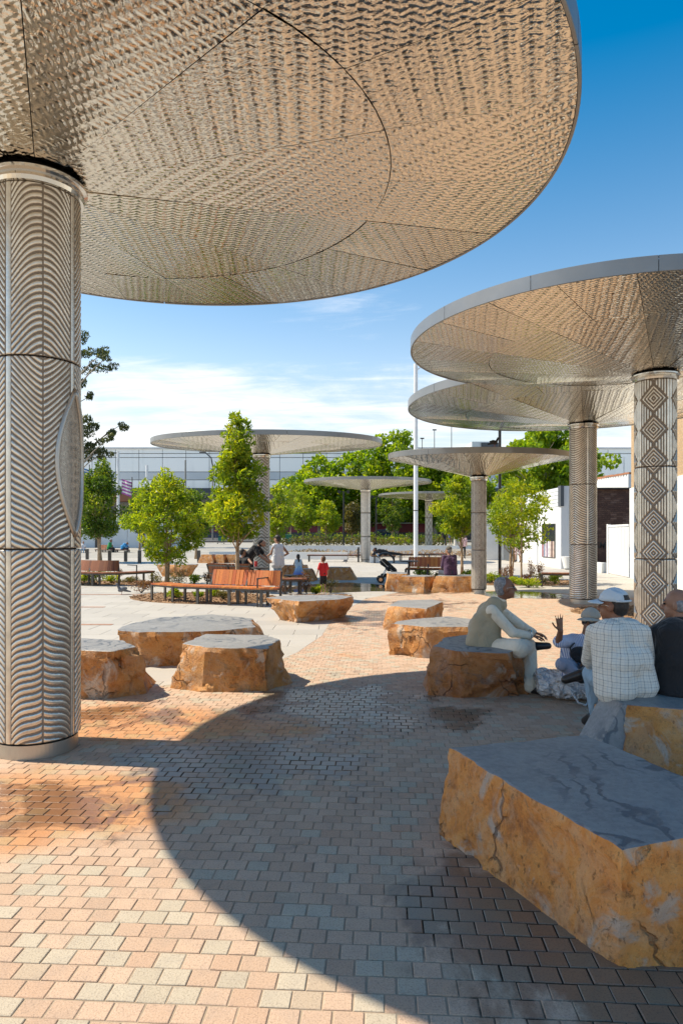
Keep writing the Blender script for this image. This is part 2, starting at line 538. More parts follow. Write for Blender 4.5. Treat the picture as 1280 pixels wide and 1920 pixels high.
def sett_mat(joint=False):
    m, t, b = new_mat('paving_joint_sand' if joint else 'granite_sett')
    p = t.pos()
    wet, iron = paving_wet(t, p)
    n4 = t.noise(p, 130.0, 3.0, 0.75)
    n2 = t.noise(p, 8.0, 5.0, 0.6)
    if joint:
        c = t.mix(n2, (0.44, 0.34, 0.25), (0.30, 0.235, 0.17))
        c = t.mix(t.m('MULTIPLY', wet, 0.95), c, (0.018, 0.013, 0.010))
    else:
        tint = t.attr('tint')
        c = t.ramp(tint, [(0.0, (0.465, 0.312, 0.212)), (0.3, (0.505, 0.345, 0.24)), (0.6, (0.535, 0.38, 0.27)), (0.74, (0.46, 0.295, 0.195)), (0.80, (0.43, 0.36, 0.265)), (1.0, (0.48, 0.405, 0.305))])
        c = t.mix(t.m('MULTIPLY', t.smooth(n4, 0.5, 0.66), 0.50), c, (0.17, 0.12, 0.09))
        c = t.mix(t.m('MULTIPLY', t.smooth(n4, 0.45, 0.30), 0.25), c, (0.62, 0.54, 0.46))
        c = t.mix(t.m('MULTIPLY', t.smooth(n2, 0.42, 0.70), 0.18), c, (0.22, 0.19, 0.17))
        c = t.mix(t.m('MULTIPLY', iron, 0.80), c, t.mix(1.0, c, (1.05, 0.66, 0.30), 'MULTIPLY'))
        c = t.mix(t.m('MULTIPLY', wet, 0.85), c, t.mix(1.0, c, (0.40, 0.36, 0.33), 'MULTIPLY'))
    t.put(b, 'Base Color', c)
    t.put(b, 'Roughness', 0.92 if joint else t.m('SUBTRACT', 0.78, t.m('MULTIPLY', wet, 0.50)))
    if joint:
        b.inputs['Specular IOR Level'].default_value = 0.15
    t.put(b, 'Normal', t.bump(n4, 0.0022, t.m('SUBTRACT', 1.0, t.m('MULTIPLY', wet, 0.7))))
    return m


MT['sett'] = sett_mat()
MT['joint'] = sett_mat(True)


def slab_mat():
    m, t, b = new_mat('pale_granite_slab')
    p = t.pos()
    tint = t.attr('tint')
    n = t.noise(p, 90.0, 4.0, 0.7)
    n2 = t.noise(p, 0.6, 5.0, 0.6)
    c = t.ramp(tint, [(0.0, (0.38, 0.35, 0.31)), (0.5, (0.45, 0.415, 0.365)), (0.85, (0.41, 0.38, 0.345)), (0.9, (0.34, 0.17, 0.10)), (1.0, (0.40, 0.20, 0.12))])
    c = t.mix(t.m('MULTIPLY', t.smooth(n, 0.5, 0.7), 0.25), c, (0.25, 0.23, 0.21))
    c = t.mix(t.m('MULTIPLY', t.smooth(n2, 0.48, 0.7), 0.3), c, (0.34, 0.31, 0.27))
    t.put(b, 'Base Color', c)
    t.put(b, 'Roughness', t.m('ADD', 0.55, t.m('MULTIPLY', n2, 0.3)))
    t.put(b, 'Normal', t.bump(n, 0.001))
    return m


MT['slab'] = slab_mat()


def wood_mat(name, cols, rough=0.5):
    m, t, b = new_mat(name)
    p = t.pos()
    oi = t.n('ShaderNodeObjectInfo').outputs['Random']
    tint = t.m('FRACT', t.m('ADD', t.attr('tint'), oi))
    c = t.ramp(tint, [(i / (len(cols) - 1), c) for i, c in enumerate(cols)])
    g = t.noise(t.v('MULTIPLY', t.v('ADD', p, t.comb(t.m('MULTIPLY', tint, 9.0), 0, 0)), (30, 30, 4)), 3.0, 4.0)
    c = t.mix(t.m('MULTIPLY', t.smooth(g, 0.45, 0.75), 0.45), c, (0.10, 0.035, 0.012))
    t.put(b, 'Base Color', c)
    b.inputs['Roughness'].default_value = rough
    t.put(b, 'Normal', t.bump(g, 0.002))
    return m


MT['wood'] = wood_mat('oiled_hardwood', [(0.52, 0.13, 0.024), (0.42, 0.095, 0.02), (0.60, 0.19, 0.035), (0.34, 0.08, 0.024), (0.66, 0.25, 0.045)])
MT['wood_dark'] = wood_mat('weathered_hardwood', [(0.22, 0.075, 0.03), (0.28, 0.10, 0.04), (0.16, 0.055, 0.026), (0.33, 0.13, 0.05)], 0.6)


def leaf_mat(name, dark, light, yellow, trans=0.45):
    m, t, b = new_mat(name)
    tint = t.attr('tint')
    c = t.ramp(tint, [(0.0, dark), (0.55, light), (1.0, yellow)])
    nt = m.node_tree
    t.put(b, 'Base Color', c)
    b.inputs['Roughness'].default_value = 0.42
    b.inputs['Specular IOR Level'].default_value = 0.35
    tr = t.n('ShaderNodeBsdfTranslucent', {'Color': t.mix(1.0, c, (2.9, 2.6, 0.6), 'MULTIPLY')})
    mx = t.n('ShaderNodeMixShader', {0: trans, 1: b.outputs[0], 2: tr.outputs[0]})
    nt.links.new(mx.outputs[0], nt.nodes['Material Output'].inputs[0])
    return m


MT['leaf'] = leaf_mat('young_tree_leaf', (0.07, 0.13, 0.010), (0.19, 0.26, 0.016), (0.36, 0.36, 0.02))
MT['leaf_dark'] = leaf_mat('dark_leaf', (0.03, 0.07, 0.010), (0.08, 0.14, 0.014), (0.22, 0.25, 0.02), 0.4)
MT['leaf_plane'] = leaf_mat('plane_tree_leaf', (0.06, 0.13, 0.010), (0.16, 0.24, 0.014), (0.28, 0.32, 0.02), 0.5)
MT['leaf_euc'] = leaf_mat('eucalyptus_leaf', (0.03, 0.045, 0.02), (0.06, 0.08, 0.035), (0.12, 0.12, 0.05), 0.3)
MT['leaf_red'] = leaf_mat('bronze_shrub_leaf', (0.06, 0.025, 0.018), (0.13, 0.055, 0.03), (0.20, 0.12, 0.06), 0.3)
MT['leaf_dry'] = leaf_mat('olive_shrub_leaf', (0.05, 0.05, 0.02), (0.11, 0.10, 0.035), (0.20, 0.17, 0.06), 0.3)
MT['bark'] = pm('pale_bark', (0.42, 0.30, 0.19), (0.26, 0.18, 0.11), 12, 0.85, bump=0.01, bscale=35)
MT['bark_grey'] = pm('grey_bark', (0.22, 0.19, 0.16), (0.34, 0.30, 0.25), 5, 0.85, bump=0.02, bscale=20)
MT['bark_dark'] = pm('dark_bark', (0.07, 0.055, 0.045), (0.12, 0.10, 0.08), 6, 0.85)


# ------------------------------------------------------------------ ground
def build_ground():
    xs = np.concatenate([np.linspace(-900, -60, 8), np.linspace(-50, 50, 21), np.linspace(60, 900, 8)])
    ys = np.concatenate([np.linspace(-120, -20, 4), np.linspace(-10, 42, 6), np.linspace(44, 110, 34), np.linspace(130, 1500, 8)])
    V = np.array([(x, y, ground_z(y) - 0.06) for y in ys for x in xs])
    nx = len(xs)
    Fc = np.array([(j * nx + i, j * nx + i + 1, (j + 1) * nx + i + 1, (j + 1) * nx + i) for j in range(len(ys) - 1) for i in range(nx - 1)])
    m = pm('far_ground', (0.36, 0.34, 0.30), (0.30, 0.28, 0.25), 0.4, 0.85)
    o = link(bpy.data.objects.new('ground', np_mesh('ground', V, Fc, m)))
    tag(o, kind='structure')


build_ground()

# boundary between the small setts (near / right) and the large slabs (left / far)
BND = [(-14, 6.75), (-5, 6.9), (-2.6, 7.05), (-1.6, 7.7), (-0.9, 8.7), (-0.62, 9.6), (-0.32, 11.2), (-0.22, 12.8), (0.15, 15.2), (0.6, 17.6), (1.6, 19.6), (3.6, 20.6), (5.6, 19.9), (8.2, 17.5), (8.9, 14.5), (9.2, 8.0), (9.3, -14)]


def sett_side(x, y):
    """> 0 inside the sett area; also gives the nearest boundary direction"""
    best = None
    for (ax, ay), (bx, by) in zip(BND[:-1], BND[1:]):
        vx, vy = bx - ax, by - ay
        L2 = vx * vx + vy * vy
        u = max(0.0, min(1.0, ((x - ax) * vx + (y - ay) * vy) / L2))
        qx, qy = ax + u * vx, ay + u * vy
        d = math.hypot(x - qx, y - qy)
        if best is None or d < best[0]:
            L = math.sqrt(L2)
            side = ((x - qx) * vy - (y - qy) * vx) / L     # right of the path = sett side
            best = (d, qx, qy, vy / L, -vx / L, 1 if ((x - ax) * vy - (y - ay) * vx) > 0 else -1)
    return best


def clip_half(poly, qx, qy, nx, ny):
    out = []
    for i in range(len(poly)):
        a, b = poly[i], poly[(i + 1) % len(poly)]
        da = (a[0] - qx) * nx + (a[1] - qy) * ny
        db = (b[0] - qx) * nx + (b[1] - qy) * ny
        if da >= 0:
            out.append(a)
        if (da >= 0) != (db >= 0):
            u = da / (da - db)
            out.append((a[0] + u * (b[0] - a[0]), a[1] + u * (b[1] - a[1])))
    return out


def stone_verts(poly, ztop, ch, depth, tilt=(0, 0)):
    """verts and faces of one paving stone: chamfered top, sides going down"""
    n = len(poly)
    cx = sum(p[0] for p in poly) / n
    cy = sum(p[1] for p in poly) / n
    vs = []
    for k, z in ((1, ztop), (0, ztop - ch * 0.8), (0, ztop - depth)):
        for p in poly:
            dx, dy = p[0] - cx, p[1] - cy
            L = max(1e-6, math.hypot(dx, dy))
            q = max(0.0, 1 - 1.4 * ch / L) if k else 1.0
            vs.append((cx + dx * q, cy + dy * q, z + dx * tilt[0] + dy * tilt[1]))
    fs = [tuple(range(n))]
    for r in range(2):
        for i in range(n):
            j = (i + 1) % n
            fs.append(((r + 1) * n + i, (r + 1) * n + j, r * n + j, r * n + i))
    return vs, fs


def build_paving():
    ca, sa = math.cos(R_(-3.4)), math.sin(R_(-3.4))
    PX, PY, GAP = 0.110, 0.0965, 0.0055
    # bed under the setts
    bed_poly = [(x, y) for x, y in BND] + [(-14, -14)]
    bed = MB()
    bed.prism(bed_poly[::-1], -0.05, -0.0042)
    bo = bed.build('sett_paving', MT['joint'])
    tag(bo, kind='structure')
    cells = []
    for j in range(-40, 230):
        offs = (0.5 * PX if j % 2 else 0.0) + rnd.uniform(-0.012, 0.012)
        for i in range(-150, 110):
            u, v = i * PX + offs, j * PY
            x, y = u * ca - v * sa, u * sa + v * ca
            if y < 1.2 or y > 21 or abs(x) > 0.56 * y + 1.3 or x < -9 or x > 9.3:
                continue
            s = sett_side(x, y)
            if s[0] < 0.12:
                hx, hy = (PX - GAP) / 2, (PY - GAP) / 2
                poly = [(x + (a * hx) * ca - (b * hy) * sa, y + (a * hx) * sa + (b * hy) * ca) for a, b in ((-1, -1), (1, -1), (1, 1), (-1, 1))]
                poly = clip_half(poly, s[1] , s[2], s[3], s[4])
                if len(poly) >= 3:
                    cells.append((x, y, poly))
            elif s[5] > 0:
                hx, hy = (PX - GAP) / 2 + rnd.uniform(-.0018, .0012), (PY - GAP) / 2 + rnd.uniform(-.0018, .0012)
                jx, jy = rnd.uniform(-.0012, .0012), rnd.uniform(-.0012, .0012)
                poly = [(x + jx + (a * hx) * ca - (b * hy) * sa, y + jy + (a * hx) * sa + (b * hy) * ca) for a, b in ((-1, -1), (1, -1), (1, 1), (-1, 1))]
                cells.append((x, y, poly))
    def rank(c):
        x, y, poly = c
        if len(poly) != 4 or y < 2.32 or abs(x) > 0.5 * y + 0.04:
            return 99
        if x > 0.52 and 2.4 < y < 4.3 and x > 0.52 + (4.0 - y) * 0.30:
            return 98
        return y
    cells.sort(key=rank)
    def tint():
        return rnd.uniform(0.80, 1.0) if rnd.random() < 0.20 else rnd.uniform(0.0, 0.78)
    variants = []
    for k in range(16):
        hx, hy = (PX - GAP) / 2 + rnd.uniform(-.0018, .0012), (PY - GAP) / 2 + rnd.uniform(-.0018, .0012)
        poly = [(a * hx, b * hy) for a, b in ((-1, -1), (1, -1), (1, 1), (-1, 1))]
        vs, fs = stone_verts(poly, 0.0, 0.0026, 0.03)
        me = bpy.data.meshes.new('sett')
        me.from_pydata(vs, [], fs)
        me.materials.append(MT['sett'])
        at = me.attributes.new('tint', 'FLOAT', 'POINT')
        at.data.foreach_set('value', [0.8 + 0.05 * (k - 11) if k >= 12 else 0.78 * k / 11.0] * len(vs))
        me.update()
        variants.append(me)
    for (x, y, poly) in cells[:300]:
        k = rnd.randrange(12, 16) if rnd.random() < 0.19 else rnd.randrange(12)
        o = bpy.data.objects.new('sett', variants[k])
        o.location = (x, y, rnd.uniform(-0.0018, 0.0012))
        o.rotation_euler = (rnd.uniform(-.012, .012), rnd.uniform(-.012, .012), R_(-3.4) + rnd.uniform(-.012, .012))
        COL.objects.link(o)
        o.parent = bo
    V, Fq, T = [], [], []
    for (x, y, poly) in cells[300:]:
        vs, fs = stone_verts(poly, rnd.uniform(-0.0018, 0.0012), 0.0026, 0.02, (rnd.uniform(-.012, .012), rnd.uniform(-.012, .012)))
        b = len(V)
        V += vs
        T += [tint()] * len(vs)
        Fq += [tuple(i + b for i in f) for f in fs]
    me = bpy.data.meshes.new('setts_further_off')
    me.from_pydata(V, [], Fq)
    me.materials.append(MT['sett'])
    at = me.attributes.new('tint', 'FLOAT', 'POINT')
    at.data.foreach_set('value', T)
    me.update()
    o = link(bpy.data.objects.new('setts_further_off', me))
    o.parent = bo
    tag(o, kind='stuff')
    # ---- large slabs
    SX, SY, g = 0.80, 0.60, 0.006
    slab_bed = MB()
    left = [(-40, 6.75)] + BND[:-1] + [(9.3, -14), (40, -14), (40, 62), (-40, 62)]
    slab_bed.prism(left, -0.055, -0.012)
    so = slab_bed.build('slab_paving', pm('slab_joint', (0.20, 0.18, 0.16), None, 4, 0.9))
    tag(so, kind='structure')
    sl = []
    for j in range(10, 90):
        for i in range(-50, 50):
            x = i * SX + (0.4 if j % 2 else 0.0)
            y = j * SY + 0.2
            if abs(x) > 0.56 * y + 2.5:
                continue
            if y < 6 or (x > 9.3 and y < 6):
                continue
            poly = [(x - SX / 2 + g / 2, y - SY / 2 + g / 2), (x + SX / 2 - g / 2, y - SY / 2 + g / 2), (x + SX / 2 - g / 2, y + SY / 2 - g / 2), (x - SX / 2 + g / 2, y + SY / 2 - g / 2)]
            s = sett_side(x, y)
            if s[0] < 0.6:
                poly = clip_half(poly, s[1], s[2], -s[3], -s[4])
                if len(poly) < 3:
                    continue
            elif s[5] > 0 and y < 21.5:
                continue
            sl.append((x, y, poly))
    sl.sort(key=lambda c: c[1] if abs(c[0]) < 0.5 * c[1] + 0.3 else 99)
    V, Fq, T = [], [], []
    for k, (x, y, poly) in enumerate(sl):
        tt = rnd.uniform(0, 0.84)
        zt = rnd.uniform(-.001, .001)
        if k < 280:
            vs, fs = stone_verts(poly, zt, 0.003, 0.02)
            me = bpy.data.meshes.new('slab')
            me.from_pydata(vs, [], fs)
            me.materials.append(MT['slab'])
            at = me.attributes.new('tint', 'FLOAT', 'POINT')
            at.data.foreach_set('value', [tt] * len(vs))
            me.update()
            o = link(bpy.data.objects.new('slab', me))
            o.parent = so
        else:
            b = len(V)
            vs, fs = stone_verts(poly, zt, 0.003, 0.02)
            V += vs
            T += [tt] * len(vs)
            Fq += [tuple(i + b for i in f) for f in fs]
    me = bpy.data.meshes.new('slabs_further_off')
    me.from_pydata(V, [], Fq)
    me.materials.append(MT['slab'])
    at = me.attributes.new('tint', 'FLOAT', 'POINT')
    at.data.foreach_set('value', T)
    me.update()
    o = link(bpy.data.objects.new('slabs_further_off', me))
    o.parent = so
    tag(o, kind='stuff')
    # terracotta inlay strips in the slabs
    for (x0, x1, y) in ((-9, -4.05, 12.55), (-9, -5.35, 15.6), (-9.5, -4.6, 18.9)):
        m = MB()
        k = int((x1 - x0) / 0.4)
        for i in range(k):
            m.box((x0 + 0.4 * (i + 0.5), y, -0.004), (0.392, 0.14, 0.02))
        me = m.mesh('inlay_strip', MT['slab'])
        at = me.attributes.new('tint', 'FLOAT', 'POINT')
        at.data.foreach_set('value', np.repeat(nrs.uniform(0.91, 1.0, k), 8))
        o = link(bpy.data.objects.new('inlay_strip', me))
        o.parent = so


build_paving()


def puddle(pts, name='puddle'):
    mm = MT.get('puddle')
    if mm is None:
        mm, t, b = new_mat('wet_paving_film')
        p = t.pos()
        t.put(b, 'Base Color', t.mix(t.noise(p, 2.0), (0.055, 0.045, 0.035), (0.10, 0.075, 0.05)))
        b.inputs['Roughness'].default_value = 0.05
        b.inputs['Specular IOR Level'].default_value = 0.6
        t.put(b, 'Normal', t.bump(t.noise(p, 3.0, 3.0), 0.006))
        MT['puddle'] = mm
    c = np.mean(pts, axis=0)
    n = 64
    out = []
    P = [Vector((*p, 0)) for p in pts]
    for k in range(n):
        f = k / n * len(P)
        i = int(f)
        u = f - i
        a, b_, c_, d = (P[(i + q) % len(P)] for q in (-1, 0, 1, 2))
        q = 0.5 * ((2 * b_) + (c_ - a) * u + (2 * a - 5 * b_ + 4 * c_ - d) * u * u + (3 * b_ - a - 3 * c_ + d) * u ** 3)
        r = noise.noise(Vector((q.x * 1.3, q.y * 1.3, 5))) * 0.22
        out.append((q.x + r, q.y + r * 1.5))
    m = MB()
    m.prism(out, -0.004, 0.0045)
    tag(m.build(name, mm), kind='structure')


puddle([(-1.9, 20.4), (-0.4, 19.4), (1.2, 20.0), (2.4, 19.1), (2.7, 20.2), (1.4, 22.4), (0.2, 23.6), (-1.2, 22.4)])
puddle([(3.7, 18.9), (4.6, 17.9), (5.9, 17.6), (6.3, 18.6), (5.3, 19.8), (4.2, 19.9)])

# grass terrace, planted strip and low white walls beyond the plaza
lawn = MB()
lw = [(-6.5, 53.2), (2.0, 52.9), (13, 54), (22, 58), (24, 84), (-9, 84), (-8, 60)]
m_grass, t, b = new_mat('dry_lawn')
p_ = t.pos()
t.put(b, 'Base Color', t.mix(t.smooth(t.noise(p_, 0.9, 6.0, 0.7), 0.35, 0.65), (0.105, 0.125, 0.030), (0.20, 0.175, 0.075)))
b.inputs['Roughness'].default_value = 0.9
lawn.prism(lw, -0.05, 0.52)
tag(lawn.build('lawn', m_grass), kind='structure')
wall = MB()
wall.bar((-9, 46.8, 0.25), (0.4, 45.5, 0.25), 0.35, 0.5)
o = wall.build('low_wall', MT['white_paint'])
tag(o, 'low white terrace wall in front of the purple planting behind the plaza', 'wall')
wall = MB()
wall.bar((-6.5, 52.6, 0.42), (20, 51.8, 0.42), 0.3, 0.84)
o = wall.build('retaining_wall', MT['white_paint'])
tag(o, 'long pale retaining wall along the front of the dry lawn', 'wall')
road = MB()
road.quad((-200, 84.5, ground_z(86) + 0.02), (200, 84.5, ground_z(86) + 0.02), (200, 108, 1.19), (-200, 108, 1.19))
tag(road.build('street', MT['asphalt']), kind='structure')


# ------------------------------------------------------------------ canopies
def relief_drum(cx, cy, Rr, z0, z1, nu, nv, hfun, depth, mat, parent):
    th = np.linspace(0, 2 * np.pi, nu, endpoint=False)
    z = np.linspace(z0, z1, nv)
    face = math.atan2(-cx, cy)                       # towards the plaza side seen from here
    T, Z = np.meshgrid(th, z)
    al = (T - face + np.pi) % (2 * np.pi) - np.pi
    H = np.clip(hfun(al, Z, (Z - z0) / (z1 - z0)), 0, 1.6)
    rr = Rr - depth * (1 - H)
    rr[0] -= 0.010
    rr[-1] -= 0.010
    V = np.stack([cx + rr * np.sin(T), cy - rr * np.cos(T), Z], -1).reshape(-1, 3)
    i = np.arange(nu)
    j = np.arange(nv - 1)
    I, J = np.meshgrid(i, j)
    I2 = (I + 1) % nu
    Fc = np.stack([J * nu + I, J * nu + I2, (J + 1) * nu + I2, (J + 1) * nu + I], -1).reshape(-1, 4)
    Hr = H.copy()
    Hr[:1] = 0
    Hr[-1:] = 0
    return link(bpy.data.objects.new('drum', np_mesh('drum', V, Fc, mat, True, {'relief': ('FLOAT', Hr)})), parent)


def sm(a, b, x):
    t = np.clip((x - a) / (b - a), 0, 1)
    return t * t * (3 - 2 * t)


def veins(nrib, off, pitch, amp, Rr, seam=True, sgn0=1, eye=None):
    """leaf veins sweeping from vertical ribs, direction flipping from drum to drum"""
    def make(idx):
        sg = sgn0 * (1 if idx % 2 == 0 else -1)
        def h(al, Z, t):
            per = 2 * np.pi / nrib
            u = (al - off + per / 2) % per - per / 2
            w = np.abs(u) / (per / 2)
            rise = amp * (np.sqrt(w + 0.01) * (0.85 + 0.3 * t) + 0.10 * np.sin(w * 4.5 + Z * 1.3))
            ph = (Z - sg * rise) / pitch + 0.10 * np.sin(Z * 7 + u * 3)
            s = 0.5 + 0.5 * np.cos(2 * np.pi * ph)
            H = sm(0.15, 0.50, s)
            rib = np.abs(u) * Rr
            H = np.where(rib < 0.030, 0.15, H)
            H = np.where(rib < 0.020, 1.25 * np.sqrt(np.clip(1 - (rib / 0.022) ** 2, 0, 1)) + 0.1, H)
            if seam:
                H = np.where(np.abs(np.abs(u) - per / 2) * Rr < 0.0045, 0.0, H)
            if eye is not None:
                a0, ze, hw, hh = eye
                dz = np.clip(1 - ((Z - ze) / hh) ** 2, 0, 1)
                wd = hw * dz ** 1.05
                d = np.abs(al - a0) * Rr
                fine = 0.50 + 0.30 * np.cos(2 * np.pi * (Z / 0.013)) * np.cos(2 * np.pi * d / 0.013)
                inside = (d < wd) & (np.abs(Z - ze) < hh)
                H = np.where(inside, fine, H)
            return H
        return h
    return make


def lozenges(Rr, pitch, z0):
    def make(idx):
        def h(al, Z, t):
            n = 4
            per = 2 * np.pi / n
            u = (al + 0.08 + per / 2) % per - per / 2
            x = np.abs(u) * Rr
            v = (Z - z0 + pitch / 2) % pitch - pitch / 2
            d = x / 0.222 + np.abs(v) / (pitch / 2)
            ring = 0.5 + 0.5 * np.cos(2 * np.pi * (d * 4.0 + 0.0))
            H = sm(0.30, 0.60, 0.5 + 0.5 * np.cos(2 * np.pi * x / 0.043))
            H = np.where(np.abs(x - Rr * per / 2) < 0.028, 1.0 - 0.8 * (np.abs(x - Rr * per / 2) < 0.006), H)
            H = np.where(d < 1.0, np.where(d > 0.86, 0.30, sm(0.30, 0.62, ring)), H)
            H = np.where((d > 0.97) & (d < 1.03), 0.0, H)
            return H
        return h
    return make


def ogees(Rr, pitch):
    def make(idx):
        def h(al, Z, t):
            per = 2 * np.pi / 5
            u = (al + per / 2) % per - per / 2
            x = np.abs(u) / (per / 2)
            v = (Z % pitch) / pitch
            a = x + 0.20 * np.cos(2 * np.pi * v) * (0.5 + 0.5 * np.cos(np.pi * x))
            s = 0.5 + 0.5 * np.cos(2 * np.pi * a * 4.2)
            return sm(0.3, 0.7, s)
        return h
    return make


def zigzag(Rr, pitch, n=6, amp=0.5):
    def make(idx):
        def h(al, Z, t):
            per = 2 * np.pi / n
            u = np.abs((al + per / 2) % per - per / 2) / (per / 2)
            ph = Z / pitch + amp * u * 4
            return sm(0.3, 0.7, 0.5 + 0.5 * np.cos(2 * np.pi * ph))
        return h
    return make


def smooth_drum(Rr):
    def make(idx):
        def h(al, Z, t):
            per = 2 * np.pi / 4
            u = np.abs((al - 0.45 + per / 2) % per - per / 2) * Rr
            return np.where(u < 0.02, 0.2, 0.93 + 0.05 * np.sin(Z * 9 + al * 4))
        return h
    return make


def canopy(label, cxy, Rc, ztop, ccxy, Rr, zrim, fas, joints, hmk, nu, npm, mat, phase=-8.6, depth=0.011, sy=1.0):
    """a steel canopy: patterned column drums, collar, embossed soffit panels, fascia and roof"""
    cx, cy = cxy
    ox, oy = ccxy
    root = thing('shade_canopy', label, 'canopy', (cx, cy, 0), 'patterned steel canopies on the plaza')
    m = MB()
    m.cyl((cx, cy), Rc - 0.02, 0.0, joints[0] - 0.012, 64)
    m.build('plinth', MT['plinth'], root, smooth=False)
    zs = joints + [ztop - 0.13]
    for k in range(len(zs) - 1):
        nv = max(8, int((zs[k + 1] - zs[k]) * npm))
        relief_drum(cx, cy, Rc, zs[k] + 0.004, zs[k + 1] - 0.004, nu, nv, hmk(k), depth, mat, root)
    core = MB()
    core.cyl((cx, cy), Rc - 0.035, joints[0] - 0.01, ztop + 0.10, 32)
    core.build('core', MT['shadow_gap'], root)
    col = MB()
    nseg = 64
    prof = [(Rc - 0.02, ztop - 0.135), (Rc + 0.022, ztop - 0.13), (Rc + 0.03, ztop - 0.10), (Rc + 0.022, ztop - 0.06), (Rc + 0.05, ztop - 0.05), (Rc + 0.05, ztop - 0.028), (Rc - 0.03, ztop - 0.02)]
    vs = [(cx + r * math.cos(2 * math.pi * i / nseg), cy + r * math.sin(2 * math.pi * i / nseg), z) for r, z in prof for i in range(nseg)]
    fs = [(k * nseg + i, k * nseg + (i + 1) % nseg, (k + 1) * nseg + (i + 1) % nseg, (k + 1) * nseg + i) for k in range(len(prof) - 1) for i in range(nseg)]
    col._add(vs, fs)
    col.build('collar', MT['polished'], root)
    # outline seen from the column: ray against the (off-centre) round roof
    def rad(a, R2):
        ux, uy = math.sin(a), -math.cos(a) / sy
        px, py = cx - ox, (cy - oy) / sy
        aq, bq = ux * ux + uy * uy, px * ux + py * uy
        return (-bq + math.sqrt(max(0.0, bq * bq - aq * (px * px + py * py - R2 * R2)))) / aq
    Rin = Rr - 0.028
    r0 = Rc + 0.03
    def panel(a0, a1, f0, f1, wed, name_seed):
        na, nr = 6, 1
        cor = []
        for a_, f_ in ((a0, f0), (a1, f0), (a0, f1), (a1, f1)):
            Ra_ = rad(a_, Rin)
            r_ = r0 + (Ra_ - r0) * f_
            cor.append((cx + r_ * math.sin(a_), cy - r_ * math.cos(a_), ztop + (zrim - ztop) * f_))
        Am = np.array([(p[0] - cx, p[1] - cy, 1.0) for p in cor])
        pl_ = np.linalg.lstsq(Am, np.array([p[2] for p in cor]), rcond=None)[0]
        tx, ty = 0.006 * math.sin(name_seed * 5.1 + cx), 0.006 * math.sin(name_seed * 3.7 + cy)
        mx_, my_ = np.mean([p[0] for p in cor]) - cx, np.mean([p[1] for p in cor]) - cy
        V, UV = [], []
        gap = 0.003
        rot = 0.30 * math.sin(name_seed * 7.7) + (0.9 if name_seed % 5 == 0 else 0.0)
        for i in range(nr + 1):
            for j in range(na + 1):
                a = a0 + (a1 - a0) * j / na
                Ra = rad(a, Rin)
                f = f0 + (f1 - f0) * i / nr
                r = r0 + (Ra - r0) * f
                if i == 0 and f0 > 0:
                    r += gap
                if i == nr and f1 < 1:
                    r -= gap
                sgn = 1 if j == 0 else (-1 if j == na else 0)
                aa = a + sgn * gap / max(r, 0.3)
                x, y = cx + r * math.sin(aa), cy - r * math.cos(aa)
                z = pl_[0] * (x - cx) + pl_[1] * (y - cy) + pl_[2] + tx * (x - cx - mx_) + ty * (y - cy - my_)
                V.append((x, y, z))
                UV.append((x * math.cos(rot) + y * math.sin(rot), -x * math.sin(rot) + y * math.cos(rot), name_seed * 1.37))
        n1 = na + 1
        Fc = [(i * n1 + j, (i + 1) * n1 + j, (i + 1) * n1 + j + 1, i * n1 + j + 1) for i in range(nr) for j in range(na)]
        # folded edge going up all round, so the sheet has thickness
        ringi = [j for j in range(n1)] + [i * n1 + na for i in range(1, nr + 1)] + [nr * n1 + j for j in range(na - 1, -1, -1)] + [i * n1 for i in range(nr - 1, 0, -1)]
        b = len(V)
        for q in ringi:
            V.append((V[q][0], V[q][1], V[q][2] + 0.02))
            UV.append(UV[q])
        L = len(ringi)
        for q in range(L):
            Fc.append((ringi[q], ringi[(q + 1) % L], b + (q + 1) % L, b + q))
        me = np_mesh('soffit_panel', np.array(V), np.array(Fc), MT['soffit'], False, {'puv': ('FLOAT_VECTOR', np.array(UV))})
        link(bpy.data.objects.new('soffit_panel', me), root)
    for k in range(12):
        # phase is given as a compass of the plan: 0 = +X, counter-clockwise; convert to our angle (0 = -Y, towards +X)
        a0 = R_(phase + 90 + 30 * k)
        a1 = a0 + R_(30)
        panel(a0, a1, 0.0, 0.64, (a0, a1), k)
        am = 0.5 * (a0 + a1)
        panel(a0, am, 0.64, 1.0, (a0, am), k + 20)
        panel(am, a1, 0.64, 1.0, (am, a1), k + 41)
    bk = MB()
    nb = 72
    vs = [(cx, cy, ztop + 0.05)] + [(ox + Rin * math.cos(2 * math.pi * i / nb), oy + sy * Rin * math.sin(2 * math.pi * i / nb), zrim + 0.035) for i in range(nb)]
    bk._add(vs, [(0, 1 + (i + 1) % nb, 1 + i) for i in range(nb)])
    bk.build('backing', MT['shadow_gap'], root)
    nf = 168
    prof = [(Rr - 0.026, zrim + 0.03), (Rr - 0.024, zrim - 0.006), (Rr - 0.006, zrim - 0.010), (Rr, zrim - 0.004), (Rr, zrim + fas - 0.005), (Rr - 0.006, zrim + fas), (Rr - 0.12, zrim + fas)]
    nseg_, per_ = 14, 12
    for sgm in range(nseg_):
        fs_ = MB()
        vs = []
        for r, z in prof:
            for i in range(per_ + 1):
                a = 2 * math.pi * (sgm * per_ + i) / nf + (0.0012 if i == 0 else (-0.0012 if i == per_ else 0.0))
                vs.append((ox + r * math.cos(a), oy + sy * r * math.sin(a), z))
        w1 = per_ + 1
        fcs = [(k * w1 + i, k * w1 + i + 1, (k + 1) * w1 + i + 1, (k + 1) * w1 + i) for k in range(len(prof) - 1) for i in range(per_)]
        fs_._add(vs, fcs)
        fo = fs_.build('fascia_panel', MT['fascia'], root, smooth=True)
        fo.data.set_sharp_from_angle(angle=R_(30))
    rf = MB()
